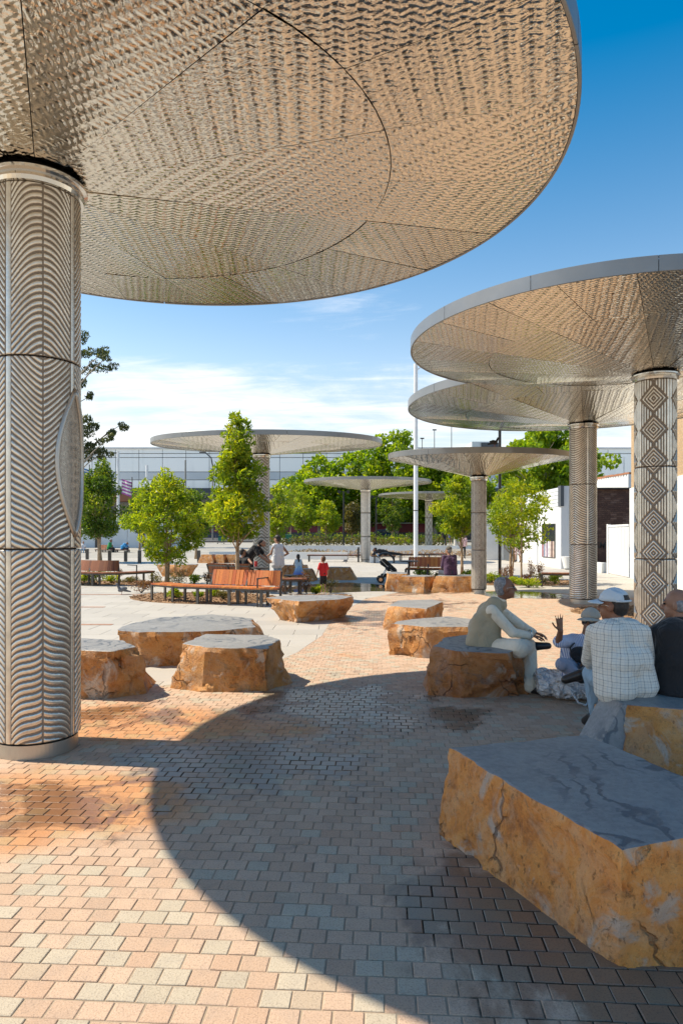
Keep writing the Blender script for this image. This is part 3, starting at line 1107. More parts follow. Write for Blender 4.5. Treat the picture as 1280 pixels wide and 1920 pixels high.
    vs = [(ox, oy, zrim + fas + 0.10)] + [(ox + (Rr - 0.11) * math.cos(2 * math.pi * i / nf), oy + sy * (Rr - 0.11) * math.sin(2 * math.pi * i / nf), zrim + fas - 0.01) for i in range(nf)]
    rf._add(vs, [(0, 1 + i, 1 + (i + 1) % nf) for i in range(nf)])
    rf.build('roof', MT['fascia'], root)
    return root


NEARC = (-2.355, 5.29)
eye = (R_(55), 2.20, 0.165, 0.56)
near = canopy('largest steel canopy overhead, its leaf-veined column with an eye-shaped opening at the left', NEARC, 0.318, 4.37, (-1.55, 5.60), 3.32, 4.65, 0.20,
              [0.115, 1.545, 2.965], veins(4, R_(-38), 0.048, 0.24, 0.318, True, 1, eye), 340, 170, MT['cast'], phase=-8.6, depth=0.008)
# raised rim round the eye on the near column
rim_pts = []
face = math.atan2(-NEARC[0], NEARC[1])
for side in (1, -1):
    for k in range(25):
        t_ = k / 24 if side == 1 else 1 - k / 24
        z = eye[1] - eye[3] + 2 * eye[3] * t_
        wd = eye[2] * max(0.0, 1 - ((z - eye[1]) / eye[3]) ** 2) ** 1.05
        a = face + eye[0] + side * wd / 0.318
        rim_pts.append((NEARC[0] + 0.320 * math.sin(a), NEARC[1] - 0.320 * math.cos(a), z))
m = MB()
m.tube(rim_pts[:25], [0.020] * 25, 10)
m.tube(rim_pts[25:], [0.020] * 25, 10)
m.build('eye_rim', MT['plinth'], near, smooth=True)

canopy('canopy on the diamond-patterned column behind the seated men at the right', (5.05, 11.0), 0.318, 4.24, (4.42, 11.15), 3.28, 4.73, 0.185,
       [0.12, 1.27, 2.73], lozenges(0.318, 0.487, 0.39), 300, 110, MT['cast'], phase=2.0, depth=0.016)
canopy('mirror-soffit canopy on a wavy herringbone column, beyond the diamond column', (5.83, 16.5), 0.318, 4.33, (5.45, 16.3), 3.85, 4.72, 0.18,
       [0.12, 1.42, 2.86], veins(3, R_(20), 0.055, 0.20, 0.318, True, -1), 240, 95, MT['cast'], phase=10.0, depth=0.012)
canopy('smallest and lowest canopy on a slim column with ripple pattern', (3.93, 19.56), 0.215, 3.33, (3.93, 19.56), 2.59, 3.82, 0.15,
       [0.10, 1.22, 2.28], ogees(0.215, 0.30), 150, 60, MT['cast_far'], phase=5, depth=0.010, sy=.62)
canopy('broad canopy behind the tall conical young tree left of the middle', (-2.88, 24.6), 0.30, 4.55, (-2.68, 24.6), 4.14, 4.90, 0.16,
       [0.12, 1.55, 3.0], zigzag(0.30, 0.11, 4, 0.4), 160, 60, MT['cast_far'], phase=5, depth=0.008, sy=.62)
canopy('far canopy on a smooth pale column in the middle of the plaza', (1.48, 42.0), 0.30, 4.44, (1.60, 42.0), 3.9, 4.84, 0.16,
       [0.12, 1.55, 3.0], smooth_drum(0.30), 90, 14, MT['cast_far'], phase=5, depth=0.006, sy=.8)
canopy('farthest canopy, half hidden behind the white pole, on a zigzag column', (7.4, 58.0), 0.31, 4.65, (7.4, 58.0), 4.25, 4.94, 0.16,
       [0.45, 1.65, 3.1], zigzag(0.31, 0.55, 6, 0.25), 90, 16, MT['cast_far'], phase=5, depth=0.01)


# ------------------------------------------------------------------ boulders
def rock(label, top, bot, ztop, seed, amp=0.05, step=0.032, name='boulder', bulge=0.03, ochre=(.84, .72, .66), zt=None, zb=-0.02):
    """top / bot: matching corner lists in plan, counter-clockwise; the top is sawn flat"""
    n = len(top)
    cx = sum(p[0] for p in top) / n
    cy = sum(p[1] for p in top) / n
    zt = zt or [ztop] * n
    lens = [math.dist(top[i], top[(i + 1) % n]) for i in range(n)]
    per = []
    for i in range(n):
        k = max(3, int(lens[i] / step))
        for q in range(k):
            per.append((i, q / k))
    N = len(per)
    rows = max(5, int(ztop / step))
    tp, bp = [], []
    for i, u in per:
        j = (i + 1) % n
        T = Vector((*top[i], zt[i])).lerp(Vector((*top[j], zt[j])), u)
        B = Vector((*bot[i], zb)).lerp(Vector((*bot[j], zb)), u)
        tp.append(T)
        bp.append(B)
    nor = []
    for k in range(N):
        d = (tp[(k + 1) % N] - tp[k - 1]) + (bp[(k + 1) % N] - bp[k - 1])
        v = Vector((d.y, -d.x, 0))
        nor.append(v.normalized() if v.length > 1e-6 else Vector((0, 0, 0)))
    nor = [(nor[k - 2] + nor[k - 1] + nor[k] + nor[(k + 1) % N] + nor[(k + 2) % N]).normalized() for k in range(N)]
    sv = Vector((seed * 5.3, seed * 2.9, seed * 7.1))
    V = []
    for r in range(rows + 1):
        t = r / rows
        for k in range(N):
            P = tp[k].lerp(bp[k], t)
            q = P + sv
            big = noise.fractal(q * 1.7, 1.0, 2.1, 3)
            rid = noise.ridged_multi_fractal(q * 3.1, 0.9, 2.2, 4, 0.9, 2.0) - 1.0
            fine = noise.fractal(q * 11, 0.8, 2.0, 3)
            dmp = 0.25 + 0.75 * smoothstep(0.0, 0.22, t)
            d = amp * (0.55 * big + 0.18 * rid + 0.16 * fine)
            for sc_, am_ in ((1.9, 1.0), (4.6, 0.30)):
                qq = Vector((q.x, q.y, q.z * 1.3)) * sc_ + Vector((big, fine, big)) * 0.25
                cp_ = noise.voronoi(qq, distance_metric='DISTANCE', exponent=2.5)[1][0]
                rv = noise.noise_vector(cp_ * 7.31)
                d += amp * am_ * (0.9 * rv.x + 1.3 * rv.dot(qq - cp_))
            d *= dmp
            if t == 0:
                d = 0.45 * amp * noise.fractal(q * 4, 0.9, 2.0, 3) - 0.012 - 0.5 * amp * max(0.0, noise.fractal(q * 6, 0.8, 2.0, 3))
            P2 = P + nor[k] * d
            P2.z += (0.25 * amp * fine) * (1 if 0 < t < 1 else 0)
            if r == rows:
                P2.z = zb
            if r == 1:
                P2.z -= 0.012 + 0.03 * max(0.0, noise.fractal(q * 5, 0.8, 2.0, 3))
            V.append(P2)
    Fc = [(r * N + k, (r + 1) * N + k, (r + 1) * N + (k + 1) % N, r * N + (k + 1) % N) for r in range(rows) for k in range(N)]
    mkey = 'rock%d_%s' % (seed % 4, ochre)
    if mkey not in MT:
        MT[mkey] = rock_mat('iron_stained_stone', seed % 4, ochre)
    root = thing(name, label, 'boulder', (cx, cy, 0), 'sawn-top sandstone boulders used as seats')
    me = np_mesh('rough_sides', np.array(V), np.array(Fc)[:, ::1], MT[mkey], True)
    me.set_sharp_from_angle(angle=R_(32))
    side = link(bpy.data.objects.new('rough_sides', me), root)
    # sawn top: inset ring then fill, gently uneven
    ring = [V[k] for k in range(N)]
    TV = [p.copy() for p in ring]
    Fq = []
    levels = [0.985, 0.8, 0.55, 0.28]
    for li, f in enumerate(levels):
        for k in range(N):
            p = Vector((cx, cy, sum(zt) / n)).lerp(ring[k], f)
            zz = ring[k].z * f + (sum(zt) / n) * (1 - f)
            p.z = zz + 0.004 + 0.006 * noise.fractal(p * 2.2 + sv, 1, 2, 3) * (1 - f * 0.6)
            TV.append(p)
    for li in range(len(levels)):
        for k in range(N):
            Fq.append((li * N + k, li * N + (k + 1) % N, (li + 1) * N + (k + 1) % N, (li + 1) * N + k))
    TV.append(Vector((cx, cy, sum(zt) / n + 0.004)))
    c = len(TV) - 1
    me = bpy.data.meshes.new('sawn_top')
    me.from_pydata([tuple(p) for p in TV], [], Fq + [(len(levels) * N + k, len(levels) * N + (k + 1) % N, c) for k in range(N)])
    me.materials.append(MT['rock_top'])
    me.update()
    link(bpy.data.objects.new('sawn_top', me), root)
    return root


def P2(px, py, z):
    """plan position of a photo point lying at height z"""
    D = (CH - z) * F / (py - HY)
    return ((px - 640) / F * D, D)


# foreground, right
rock('huge boulder nearest the camera at the lower right, ochre sides and swirled grey top',
     [P2(838, 1402, .45), P2(915, 1450, .45), P2(1165, 1598, .45), P2(1285, 1572, .45), (2.1, 2.85), (2.35, 3.3), P2(1285, 1456, .45), P2(1098, 1377, .45)],
     [P2(826, 1562, 0), P2(902, 1630, 0), P2(1160, 1808, 0), P2(1250, 1812, 0), (2.0, 2.6), (2.3, 3.2), (1.8, 3.6), (1.4, 4.25)],
     .45, 1, 0.036, 0.024, bulge=0.05, ochre=(1.24, 1.0, 0.80))
rock('slope-sided boulder the checked-shirt man and the man in black sit on',
     [(1.93, 4.70), (2.35, 4.53), (3.3, 4.38), (3.6, 5.0), (3.3, 5.55), (2.2, 5.25), (1.86, 4.98)],
     [(1.86, 4.42), (2.3, 4.15), (3.4, 4.1), (3.75, 5.0), (3.4, 5.7), (2.1, 5.4), (1.80, 4.9)],
     .48, 2, 0.045, 0.03, bulge=0.0, ochre=(1.05, 0.90, 0.78))
bevel_root = bpy.data.objects['boulder.001'] if 'boulder.001' in bpy.data.objects else None
mb_ = MB()
A_, B_, C2, D2 = Vector((1.90, 4.99, .488)), Vector((1.93, 4.69, .488)), Vector((1.70, 4.56, .20)), Vector((1.58, 4.80, .20))
D2.z = A_.z - ((B_ - A_).cross(C2 - A_).x * (D2.x - A_.x) + (B_ - A_).cross(C2 - A_).y * (D2.y - A_.y)) / (B_ - A_).cross(C2 - A_).z
A0, B0, C0, D0 = A_ + Vector((.25, 0, -.03)), B_ + Vector((.25, .05, -.03)), Vector((1.86, 4.50, -.02)), Vector((1.74, 4.85, -.02))
mb_._add([A_, B_, C2, D2, A0, B0, C0, D0], [(0, 3, 2, 1), (1, 2, 6, 5), (2, 3, 7, 6), (3, 0, 4, 7), (4, 5, 6, 7), (0, 1, 5, 4)])
mb_.build('sawn_slope', MT['rock_top'], bevel_root, bevel=0.005)
# under the man in the vest
rock('rust-red boulder under the man in the beige vest',
     [P2(808, 1212, .49), P2(860, 1222, .49), P2(955, 1226, .49), (1.95, 7.4), (1.75, 8.0), P2(872, 1190, .49), P2(832, 1196, .49)],
     [(0.88, 7.02), (1.25, 6.92), (1.85, 6.95), (2.05, 7.3), (1.85, 8.1), (1.3, 8.2), (0.92, 7.75)],
     .49, 3, 0.065, 0.032, ochre=(.80, .62, .62))
rock('low boulder under the man in the striped shirt',
     [(2.3, 7.02), (2.62, 7.0), (2.75, 7.25), (2.5, 7.4), (2.3, 7.3)], [(2.28, 7.0), (2.66, 6.97), (2.85, 7.25), (2.5, 7.5), (2.25, 7.35)], .19, 4, 0.03, 0.05)
rock('orange boulder behind the vest man, in front of the square block',
     [P2(728, 1170, .42), P2(800, 1176, .42), P2(890, 1176, .42), (2.0, 9.9), (1.6, 10.3), P2(765, 1161, .42)],
     [(0.64, 9.4), (1.1, 9.15), (1.8, 9.25), (2.1, 9.9), (1.6, 10.4), (0.8, 10.2)], .42, 5, 0.075, 0.04)
rock('square-cut block with a clean orange right side, middle of the plaza',
     [P2(727, 1136, .40), P2(800, 1142, .40), P2(830, 1129, .40), P2(812, 1124, .40), P2(745, 1126, .40)],
     [(0.72, 11.9), (1.35, 11.75), (1.85, 12.7), (1.75, 13.4), (0.85, 13.2)], .40, 6, 0.045, 0.04)
rock('canoe-shaped orange and white boulder beside the small boy',
     [P2(499, 1121, .42), P2(560, 1128, .42), P2(640, 1124, .42), P2(664, 1119, .42), P2(625, 1115, .42), P2(540, 1116, .42)],
     [(-1.15, 13.2), (-0.85, 12.85), (-0.2, 13.3), (0.05, 13.9), (-0.3, 14.2), (-1.1, 14.0)], .42, 7, 0.08, 0.045, bulge=0.05)
# left group
rock('boulder beside the leaf-veined column, half hidden by it',
     [P2(60, 1218, .49), P2(215, 1222, .49), P2(255, 1213, .49), P2(235, 1201, .49), P2(150, 1196, .49), P2(70, 1200, .49)],
     [(-3.2, 7.05), (-2.4, 6.9), (-2.02, 7.1), (-2.05, 7.7), (-2.7, 8.0), (-3.2, 7.9)], .49, 8, 0.065, 0.035)
rock('chunky golden boulder, front one of the left three',
     [P2(340, 1207, .46), P2(385, 1215, .46), P2(500, 1217, .46), P2(527, 1200, .46), P2(500, 1191, .46), P2(385, 1189, .46)],
     [(-1.84, 7.36), (-1.48, 7.2), (-0.79, 7.22), (-0.53, 7.6), (-0.66, 8.2), (-1.6, 8.2)], .46, 9, 0.055, 0.03, bulge=0.01)
rock('long flat grey-topped boulder, back one of the left three',
     [P2(216, 1182, .44), P2(260, 1186, .44), P2(400, 1184, .44), P2(480, 1176, .44), P2(475, 1160, .44), P2(400, 1152, .44), P2(300, 1158, .44), P2(240, 1170, .44)],
     [(-2.85, 8.75), (-2.5, 8.55), (-1.6, 8.7), (-0.98, 8.9), (-1.05, 9.7), (-1.8, 10.2), (-2.6, 9.9), (-2.95, 9.2)], .44, 10, 0.075, 0.04)
# middle distance
rock('two-tone boulder in front of the pushchair, left part', [(1.4, 20.4), (1.95, 20.3), (2.05, 21.0), (1.75, 21.5), (1.4, 21.2)], [(1.32, 20.3), (2.0, 20.2), (2.1, 21.1), (1.75, 21.6), (1.35, 21.3)], .49, 11, 0.05, 0.08)
rock('long low brown boulder in front of the round table at the right', [(1.72, 19.9), (2.4, 19.75), (2.72, 20.0), (2.6, 20.6), (1.9, 20.6)], [(1.6, 19.95), (2.35, 19.6), (2.68, 19.9), (2.6, 20.7), (1.8, 20.7)], .44, 12, 0.05, 0.07)
rock('pale squared boulder the man in the purple shirt sits on', [(2.72, 19.75), (3.25, 19.6), (3.85, 19.7), (3.9, 20.5), (3.0, 20.6)], [(2.58, 19.65), (3.2, 19.5), (3.95, 19.6), (4.0, 20.6), (2.9, 20.7)], .46, 13, 0.04, 0.07)
rock('brown boulder with a slanted right end behind the boy in red', [(-0.55, 25.2), (0.25, 25.1), (0.35, 25.6), (-0.4, 25.8)], [(-0.6, 25.1), (0.52, 24.9), (0.6, 25.7), (-0.5, 25.9)], .45, 14, 0.04, 0.07)
rock('boulder the girl in the blue dress leans on', [(-1.75, 24.4), (-1.15, 24.3), (-1.05, 24.9), (-1.7, 25.0)], [(-1.9, 24.3), (-0.95, 24.2), (-0.85, 25.0), (-1.8, 25.1)], .43, 15, 0.04, 0.07)
rock('boulder behind the woman in the white top', [(-2.5, 25.9), (-1.45, 25.8), (-1.3, 26.3), (-2.4, 26.5)], [(-2.6, 25.8), (-1.35, 25.7), (-1.2, 26.4), (-2.4, 26.6)], .50, 16, 0.04, 0.08)
rock('boat-shaped boulder behind the low multi-stemmed tree', [(-7.35, 27.2), (-6.6, 27.0), (-5.75, 27.1), (-5.8, 27.8), (-7.2, 27.9)], [(-7.1, 27.1), (-6.5, 26.8), (-5.95, 27.0), (-6.1, 27.7), (-6.9, 27.8)], .47, 17, 0.05, 0.07)
rock('orange boulder at the left end of the far bench back', [(-5.0, 25.9), (-4.4, 25.7), (-3.9, 26.0), (-4.4, 26.6)], [(-5.15, 25.8), (-4.4, 25.5), (-3.8, 26.0), (-4.4, 26.7)], .45, 18, 0.05, 0.07)
rock('tan boulder, leftmost of the far row by the terrace', [(-8.25, 40.2), (-7.6, 40.0), (-7.5, 40.6), (-8.0, 40.9)], [(-8.45, 40.1), (-7.5, 39.9), (-7.4, 40.7), (-8.1, 41.0)], .50, 19, 0.04, 0.1)
rock('dark grey block in the far row by the terrace', [(-7.4, 40.1), (-6.9, 39.9), (-6.75, 40.6), (-7.3, 40.7)], [(-7.35, 40.1), (-6.85, 39.9), (-6.7, 40.6), (-7.3, 40.7)], .50, 20, 0.02, 0.1)
rock('orange wedge-shaped boulder, right one of the far row by the terrace', [(-6.75, 40.0), (-6.1, 39.9), (-6.0, 40.5), (-6.7, 40.6)], [(-6.6, 40.0), (-6.3, 39.9), (-6.2, 40.5), (-6.6, 40.6)], .50, 21, 0.03, 0.1)


# ------------------------------------------------------------------ benches, tables, bollards
def path_pts(pts, step=0.1):
    P = [Vector((*p, 0)) for p in pts]
    P = [P[0] * 2 - P[1]] + P + [P[-1] * 2 - P[-2]]
    out = []
    for i in range(1, len(P) - 2):
        L = (P[i + 1] - P[i]).length
        n = max(2, int(L / 0.03))
        for k in range(n):
            u = k / n
            a, b, c, d = P[i - 1], P[i], P[i + 1], P[i + 2]
            out.append(0.5 * ((2 * b) + (c - a) * u + (2 * a - 5 * b + 4 * c - d) * u * u + (3 * b - a - 3 * c + d) * u ** 3))
    out.append(P[-2])
    acc, res, nxt = 0.0, [], 0.0
    tot = sum((out[i + 1] - out[i]).length for i in range(len(out) - 1))
    n = max(2, round(tot / step))
    st = tot / n
    res.append(out[0])
    nxt = st
    for i in range(len(out) - 1):
        L = (out[i + 1] - out[i]).length
        while acc + L >= nxt - 1e-6 and len(res) <= n:
            res.append(out[i].lerp(out[i + 1], (nxt - acc) / L))
            nxt += st
        acc += L
    return res, st


def bench(label, pts, back=None, legs=None, arm=None, depth=0.46, hz=0.44, wood='wood', backh=0.34, slat=0.098, name='slatted_bench', group='timber benches on the plaza'):
    """seat of cross slats along a curved front edge; optional upright back over a part of the length"""
    P, st = path_pts(pts, slat)
    n = len(P) - 1
    nor = []
    for i in range(n + 1):
        d = P[min(i + 1, n)] - P[max(i - 1, 0)]
        nor.append(Vector((-d.y, d.x, 0)).normalized())
    mid = P[n // 2] + nor[n // 2] * 0.2
    root = thing(name, label, 'bench', (mid.x, mid.y, 0), group)
    def wood_obj(m, nm, k):
        me = m.mesh(nm, MT[wood])
        at = me.attributes.new('tint', 'FLOAT', 'POINT')
        at.data.foreach_set('value', [k] * len(me.vertices))
        return link(bpy.data.objects.new(nm, me), root)
    for i in range(n):
        a, b = P[i].lerp(P[i + 1], 0.04), P[i].lerp(P[i + 1], 0.96)
        na, nb_ = nor[i], nor[i + 1]
        m = MB()
        poly = [a, b, b + nb_ * depth, a + na * depth]
        m.prism([(p.x, p.y) for p in poly], hz - 0.035, hz)
        wood_obj(m, 'seat_slat', 0.17 * i % 1.0)
    for off in (0.03, depth - 0.03):
        fr = MB()
        for i in range(n):
            fr.bar(P[i] + nor[i] * off + Vector((0, 0, hz - 0.058)), P[i + 1] + nor[i + 1] * off + Vector((0, 0, hz - 0.058)), 0.012, 0.045)
        fr.build('seat_frame', MT['dark_steel'], root)
    legs = legs or [0.02, 0.34, 0.66, 0.98]
    for u in legs:
        i = min(n, max(0, round(u * n)))
        d = (P[min(i + 1, n)] - P[max(i - 1, 0)]).normalized()
        for off in (0.035, depth - 0.035):
            lg = MB()
            q = P[i] + nor[i] * off
            lg.box((q.x, q.y, (hz - 0.04) / 2), (0.07, 0.035, hz - 0.04), rz=math.atan2(d.y, d.x))
            lg.build('leg', MT['dark_steel'], root)
    if back:
        i0, i1 = round(back[0] * n), round(back[1] * n)
        for i in range(i0, i1):
            a, b = P[i].lerp(P[i + 1], 0.05), P[i].lerp(P[i + 1], 0.95)
            na = nor[i]
            m = MB()
            lo, hi = depth + 0.0, depth + 0.10
            z0, z1 = hz + 0.02, hz + 0.03 + backh
            th = 0.028
            vs = []
            for (z, o_) in ((z0, lo), (z1, hi)):
                for p, oo in ((a, 0), (b, 0), (b, th), (a, th)):
                    q = p + na * (o_ + oo)
                    vs.append((q.x, q.y, z))
            m._add(vs, [(3, 2, 1, 0), (4, 5, 6, 7), (0, 1, 5, 4), (1, 2, 6, 5), (2, 3, 7, 6), (3, 0, 4, 7)])
            wood_obj(m, 'back_slat', (0.37 * i) % 1.0)
        for z, o_ in ((hz + 0.08, depth + 0.05), (hz + backh - 0.04, depth + 0.125)):
            bf = MB()
            for i in range(i0, i1):
                bf.bar(P[i] + nor[i] * o_ + Vector((0, 0, z)), P[i + 1] + nor[i + 1] * o_ + Vector((0, 0, z)), 0.01, 0.04)
            bf.build('back_rail', MT['dark_steel'], root)
        for i in sorted({i0, (i0 + i1) // 2, i1}):
            sp = MB()
            q = P[i] + nor[i] * (depth - 0.02)
            q2 = P[i] + nor[i] * (depth + 0.14)
            sp.bar((q.x, q.y, 0), (q.x, q.y, hz), 0.04, 0.06)
            sp.bar((q.x, q.y, hz - 0.03), (q2.x, q2.y, hz + backh), 0.04, 0.03)
            sp.build('back_post', MT['dark_steel'], root)
    for u in (arm or []):
        i = min(n, round(u * n))
        am = MB()
        q, q2 = P[i] + nor[i] * 0.03, P[i] + nor[i] * (depth + 0.06)
        am.bar((q.x, q.y, 0), (q.x, q.y, hz + 0.22), 0.045, 0.03)
        am.bar((q.x, q.y, hz + 0.21), (q2.x, q2.y, hz + 0.21), 0.05, 0.025)
        am.build('armrest', MT['dark_steel'], root)
    return root


bench('orange-brown curved bench in front, its backrest on the right half, by the low tree', [(-4.79, 17.17), (-4.05, 16.55), (-3.24, 16.15), (-2.5, 15.85), (-1.87, 15.55), (-1.45, 15.5)],
      back=(0.47, 1.0), legs=[0.0, 0.22, 0.44, 0.66, 0.9], arm=[0.86])
bench('dark brown curved bench with a long backrest and end armrest, by the big column', [(-9.6, 22.9), (-8.7, 22.2), (-7.6, 21.9), (-6.8, 22.3), (-6.3, 23.1)],
      back=(0.0, 0.70), legs=[0.12, 0.45, 0.98], arm=[0.80], wood='wood_dark')
bench('bench seen from behind between the conical tree and the steel table', [(-2.35, 19.75), (-2.9, 20.0), (-3.6, 20.45)], back=(0.0, 1.0), legs=[0.05, 0.95], wood='wood_dark', backh=0.36)
bench('long orange bench with upright slatted back behind the round table at the right', [(2.35, 25.1), (3.1, 24.85), (3.9, 24.75)], back=(0.0, 1.0), legs=[0.03, 0.5, 0.97], backh=0.36)
bench('plain backless bench beside the tall herringbone column at the right', [(6.37, 21.75), (7.0, 21.6), (7.75, 21.6)], legs=[0.03, 0.97], wood='wood_dark')
bench('short backless bench at the right end of the front curved bench', [(-1.66, 18.95), (-1.3, 18.85), (-0.94, 18.9)], legs=[0.1, 0.75], wood='wood_dark')
bench('thin timber seat along the white terrace wall in the middle', [(-2.1, 41.8), (-0.3, 41.7), (1.15, 41.7)], legs=[0.02, 0.98], wood='wood_dark')
bench('brown timber seat that the resting person lies on', [(1.75, 40.3), (2.4, 40.2), (3.2, 40.2)], legs=[0.1, 0.9], wood='wood_dark')
bench('curved dark timber bench behind the white pole', [(3.5, 43.4), (4.6, 43.2), (6.0, 43.9), (7.2, 45.2)], legs=[0.05, 0.5, 0.95], wood='wood_dark', depth=0.6)
bench('bench with a back at the far left that the man in green sits on', [(-20.8, 57.6), (-19.8, 57.2), (-18.8, 57.2)], back=(0, 0.75), legs=[0.05, 0.95], wood='wood_dark')
wb = MB()
wb.box((1.95, 40.6, 0.2), (0.55, 0.5, 0.4), bev=0.02)
tag(wb.build('seat_block', MT['white_paint']), 'white block next to the smooth far column, under the resting person', 'block')


def table(label, c, r, hz=0.73, name='steel_table', cat='table'):
    root = thing(name, label, cat, (c[0], c[1], 0))
    t = MB()
    t.cyl(c, r, hz - 0.03, hz, 36)
    t.build('table_top', MT['dark_steel'], root)
    t = MB()
    t.cyl(c, 0.035, 0.012, hz - 0.03, 12)
    t.cyl(c, r * 0.35, hz - 0.05, hz - 0.03, 16)
    t.build('pedestal', MT['dark_steel'], root)
    t = MB()
    t.cyl(c, r * 0.55, 0.0, 0.012, 24)
    t.build('base_plate', MT['dark_steel'], root)


table('small round steel table the man in black leans over', (-2.32, 19.35), 0.27)
table('round steel table in front of the orange bench at the right', (2.40, 24.3), 0.34)
table('dark round stool beside the woman in the white top', (-1.53, 20.3), 0.2, 0.46, 'steel_stool', 'stool')


def bollard(px, py, h, label):
    g = G(px, py)
    root = thing('bollard', label, 'bollard', (g.x, g.y, 0), 'square bollards at the far left')
    m = MB()
    m.box((g.x, g.y, h / 2 - 0.01), (0.17, 0.17, h - 0.02), bev=0.012)
    m.build('post', MT['dark_steel'], root)
    m = MB()
    m.box((g.x, g.y, h - 0.005), (0.13, 0.13, 0.03), bev=0.008)
    m.build('top_plate', MT['concrete'], root)


bollard(164, 1049, 0.72, 'dark square bollard beside the boy in white at the far left')
bollard(206, 1053, 0.72, 'dark square bollard in front of the seated man in green')
bollard(236, 1053, 0.68, 'dark square bollard in front of the man in bright blue')
bollard(262, 1056, 0.76, 'dark square bollard standing alone left of the low tree')
bollard(373, 1055, 0.74, 'dark square bollard right of the low tree crown, by the far boulders')


def light_bollard(g, h, label):
    root = thing('bollard_light', label, 'light', (g[0], g[1], 0))
    m = MB()
    m.cyl(g, 0.055, 0, h - 0.12, 12)
    m.build('post', MT['black'], root)
    m = MB()
    m.cyl(g, 0.16, h - 0.10, h - 0.02, 20)
    m.cyl(g, 0.07, h - 0.14, h - 0.10, 12)
    m.build('lamp_head', MT['white_metal'], root)


light_bollard((1.02, 41.2), 1.05, 'black bollard light with a pale head left of the smooth far column')


# ------------------------------------------------------------------ poles
def pole(name, label, g, r, h, mat, cat='pole', extras=None, z=0.0, group=None):
    root = thing(name, label, cat, (g[0], g[1], z), group)
    m = MB()
    m.tube([(g[0], g[1], z), (g[0], g[1], z + h * 0.55), (g[0], g[1], z + h)], [r, r * 0.96, r * 0.9], 20)
    m.build('shaft', MT[mat], root, smooth=False)
    m = MB()
    m.cyl(g, r * 1.5, z, z + 0.03, 20)
    m.build('foot_plate', MT[mat], root)
    if extras:
        extras(root, g, z)
    return root


def ex_white(root, g, z):
    m = MB()
    m.cyl(g, 0.128, 3.0, 3.05, 20)
    m.build('band', MT['dark_steel'], root)
    m = MB()
    m.bar((g[0], g[1], 10.9), (g[0] + 0.5, g[1] - 0.1, 11.25), 0.05)
    m.build('bracket', MT['white_metal'], root)


pole('white_pole', 'tall thick white pole with a dark band in the middle of the plaza', ((779 - 640) / F * 38.5, 38.5), 0.125, 11.3, 'white_metal', extras=ex_white)
pole('dark_pole', 'slim dark pole behind the small canopy column', (6.25, 27.0), 0.062, 7.5, 'black')


def ex_lamp(root, g, z):
    for dx in (-0.35, 0.35):
        m = MB()
        m.bar((g[0], g[1], z + 5.35), (g[0] + dx, g[1], z + 5.4), 0.04)
        m.box((g[0] + dx * 1.25, g[1], z + 5.35), (0.26, 0.22, 0.3), ry=0.2 if dx > 0 else -0.2)
        m.build('lamp_head', MT['black'], root)


pole('lamp_post', 'black twin-head lamp post in the trees left of the smooth far column', ((644 - 640) / F * 66, 66), 0.085, 5.4, 'black', 'lamp post', ex_lamp, z=0.46)
pole('lamp_post', 'black twin-head lamp post in the trees right of the smooth far column', ((705 - 640) / F * 76, 76), 0.09, 5.4, 'black', 'lamp post', ex_lamp, z=0.55)


def ex_arm(side, drop):
    def f(root, g, z):
        m = MB()
        h = drop
        m.bar((g[0], g[1], z + h), (g[0] + side * 2.6, g[1], z + h + 0.12), 0.07)
        m.box((g[0] + side * 3.0, g[1], z + h + 0.1), (0.9, 0.3, 0.12))
        m.build('lamp_arm', MT['dark_steel'], root)
    return f


pole('light_pole', 'white light pole with a long arm in front of the warehouse, left', ((222 - 640) / F * 78, 78), 0.16, 10.6, 'white_metal', 'lamp post', ex_arm(-1, 10.45), z=0.6)
pole('light_pole', 'shorter white light pole with a low arm in front of the warehouse', ((276 - 640) / F * 82, 82), 0.17, 9.4, 'white_metal', 'lamp post', ex_arm(1, 6.5), z=0.6)
pole('light_pole', 'grey pole against the warehouse cladding left of the conical tree', ((348 - 640) / F * 100, 100), 0.14, 11.5, 'fascia', 'lamp post', None, z=1.1)


def ex_street(root, g, z):
    m = MB()
    m.tube([(g[0], g[1], z + 9.5), (g[0] - 0.2, g[1], z + 10.6), (g[0] - 1.0, g[1], z + 11.3)], [0.09, 0.08, 0.06], 10)
    m.box((g[0] - 1.3, g[1], z + 11.3), (0.8, 0.3, 0.14))
    m.build('lamp_arm', MT['dark_steel'], root)


pole('street_lamp', 'curved-neck street lamp beside the conical tree', ((399 - 640) / F * 88, 88), 0.12, 9.6, 'fascia', 'street lamp', ex_street, z=1.0)
for (px, top, lab) in ((791, 822, 'thin roof mast with a tiny head, left of two on the skyline'), (846, 800, 'taller plain roof mast on the skyline'), (814, 806, 'roof mast with a lamp head between the plain mast and the white pole')):
    D = 125
    zt = CH + (HY - top) / F * D
    pole('roof_mast', lab, ((px - 640) / F * D, D), 0.07, zt - 14, 'dark_steel', 'mast', (lambda r, g, z, zt=zt: MB().box((g[0], g[1], zt), (0.7, 0.3, 0.2)).build('lamp_head', MT['dark_steel'], r)) if px != 846 else None, z=14.0)


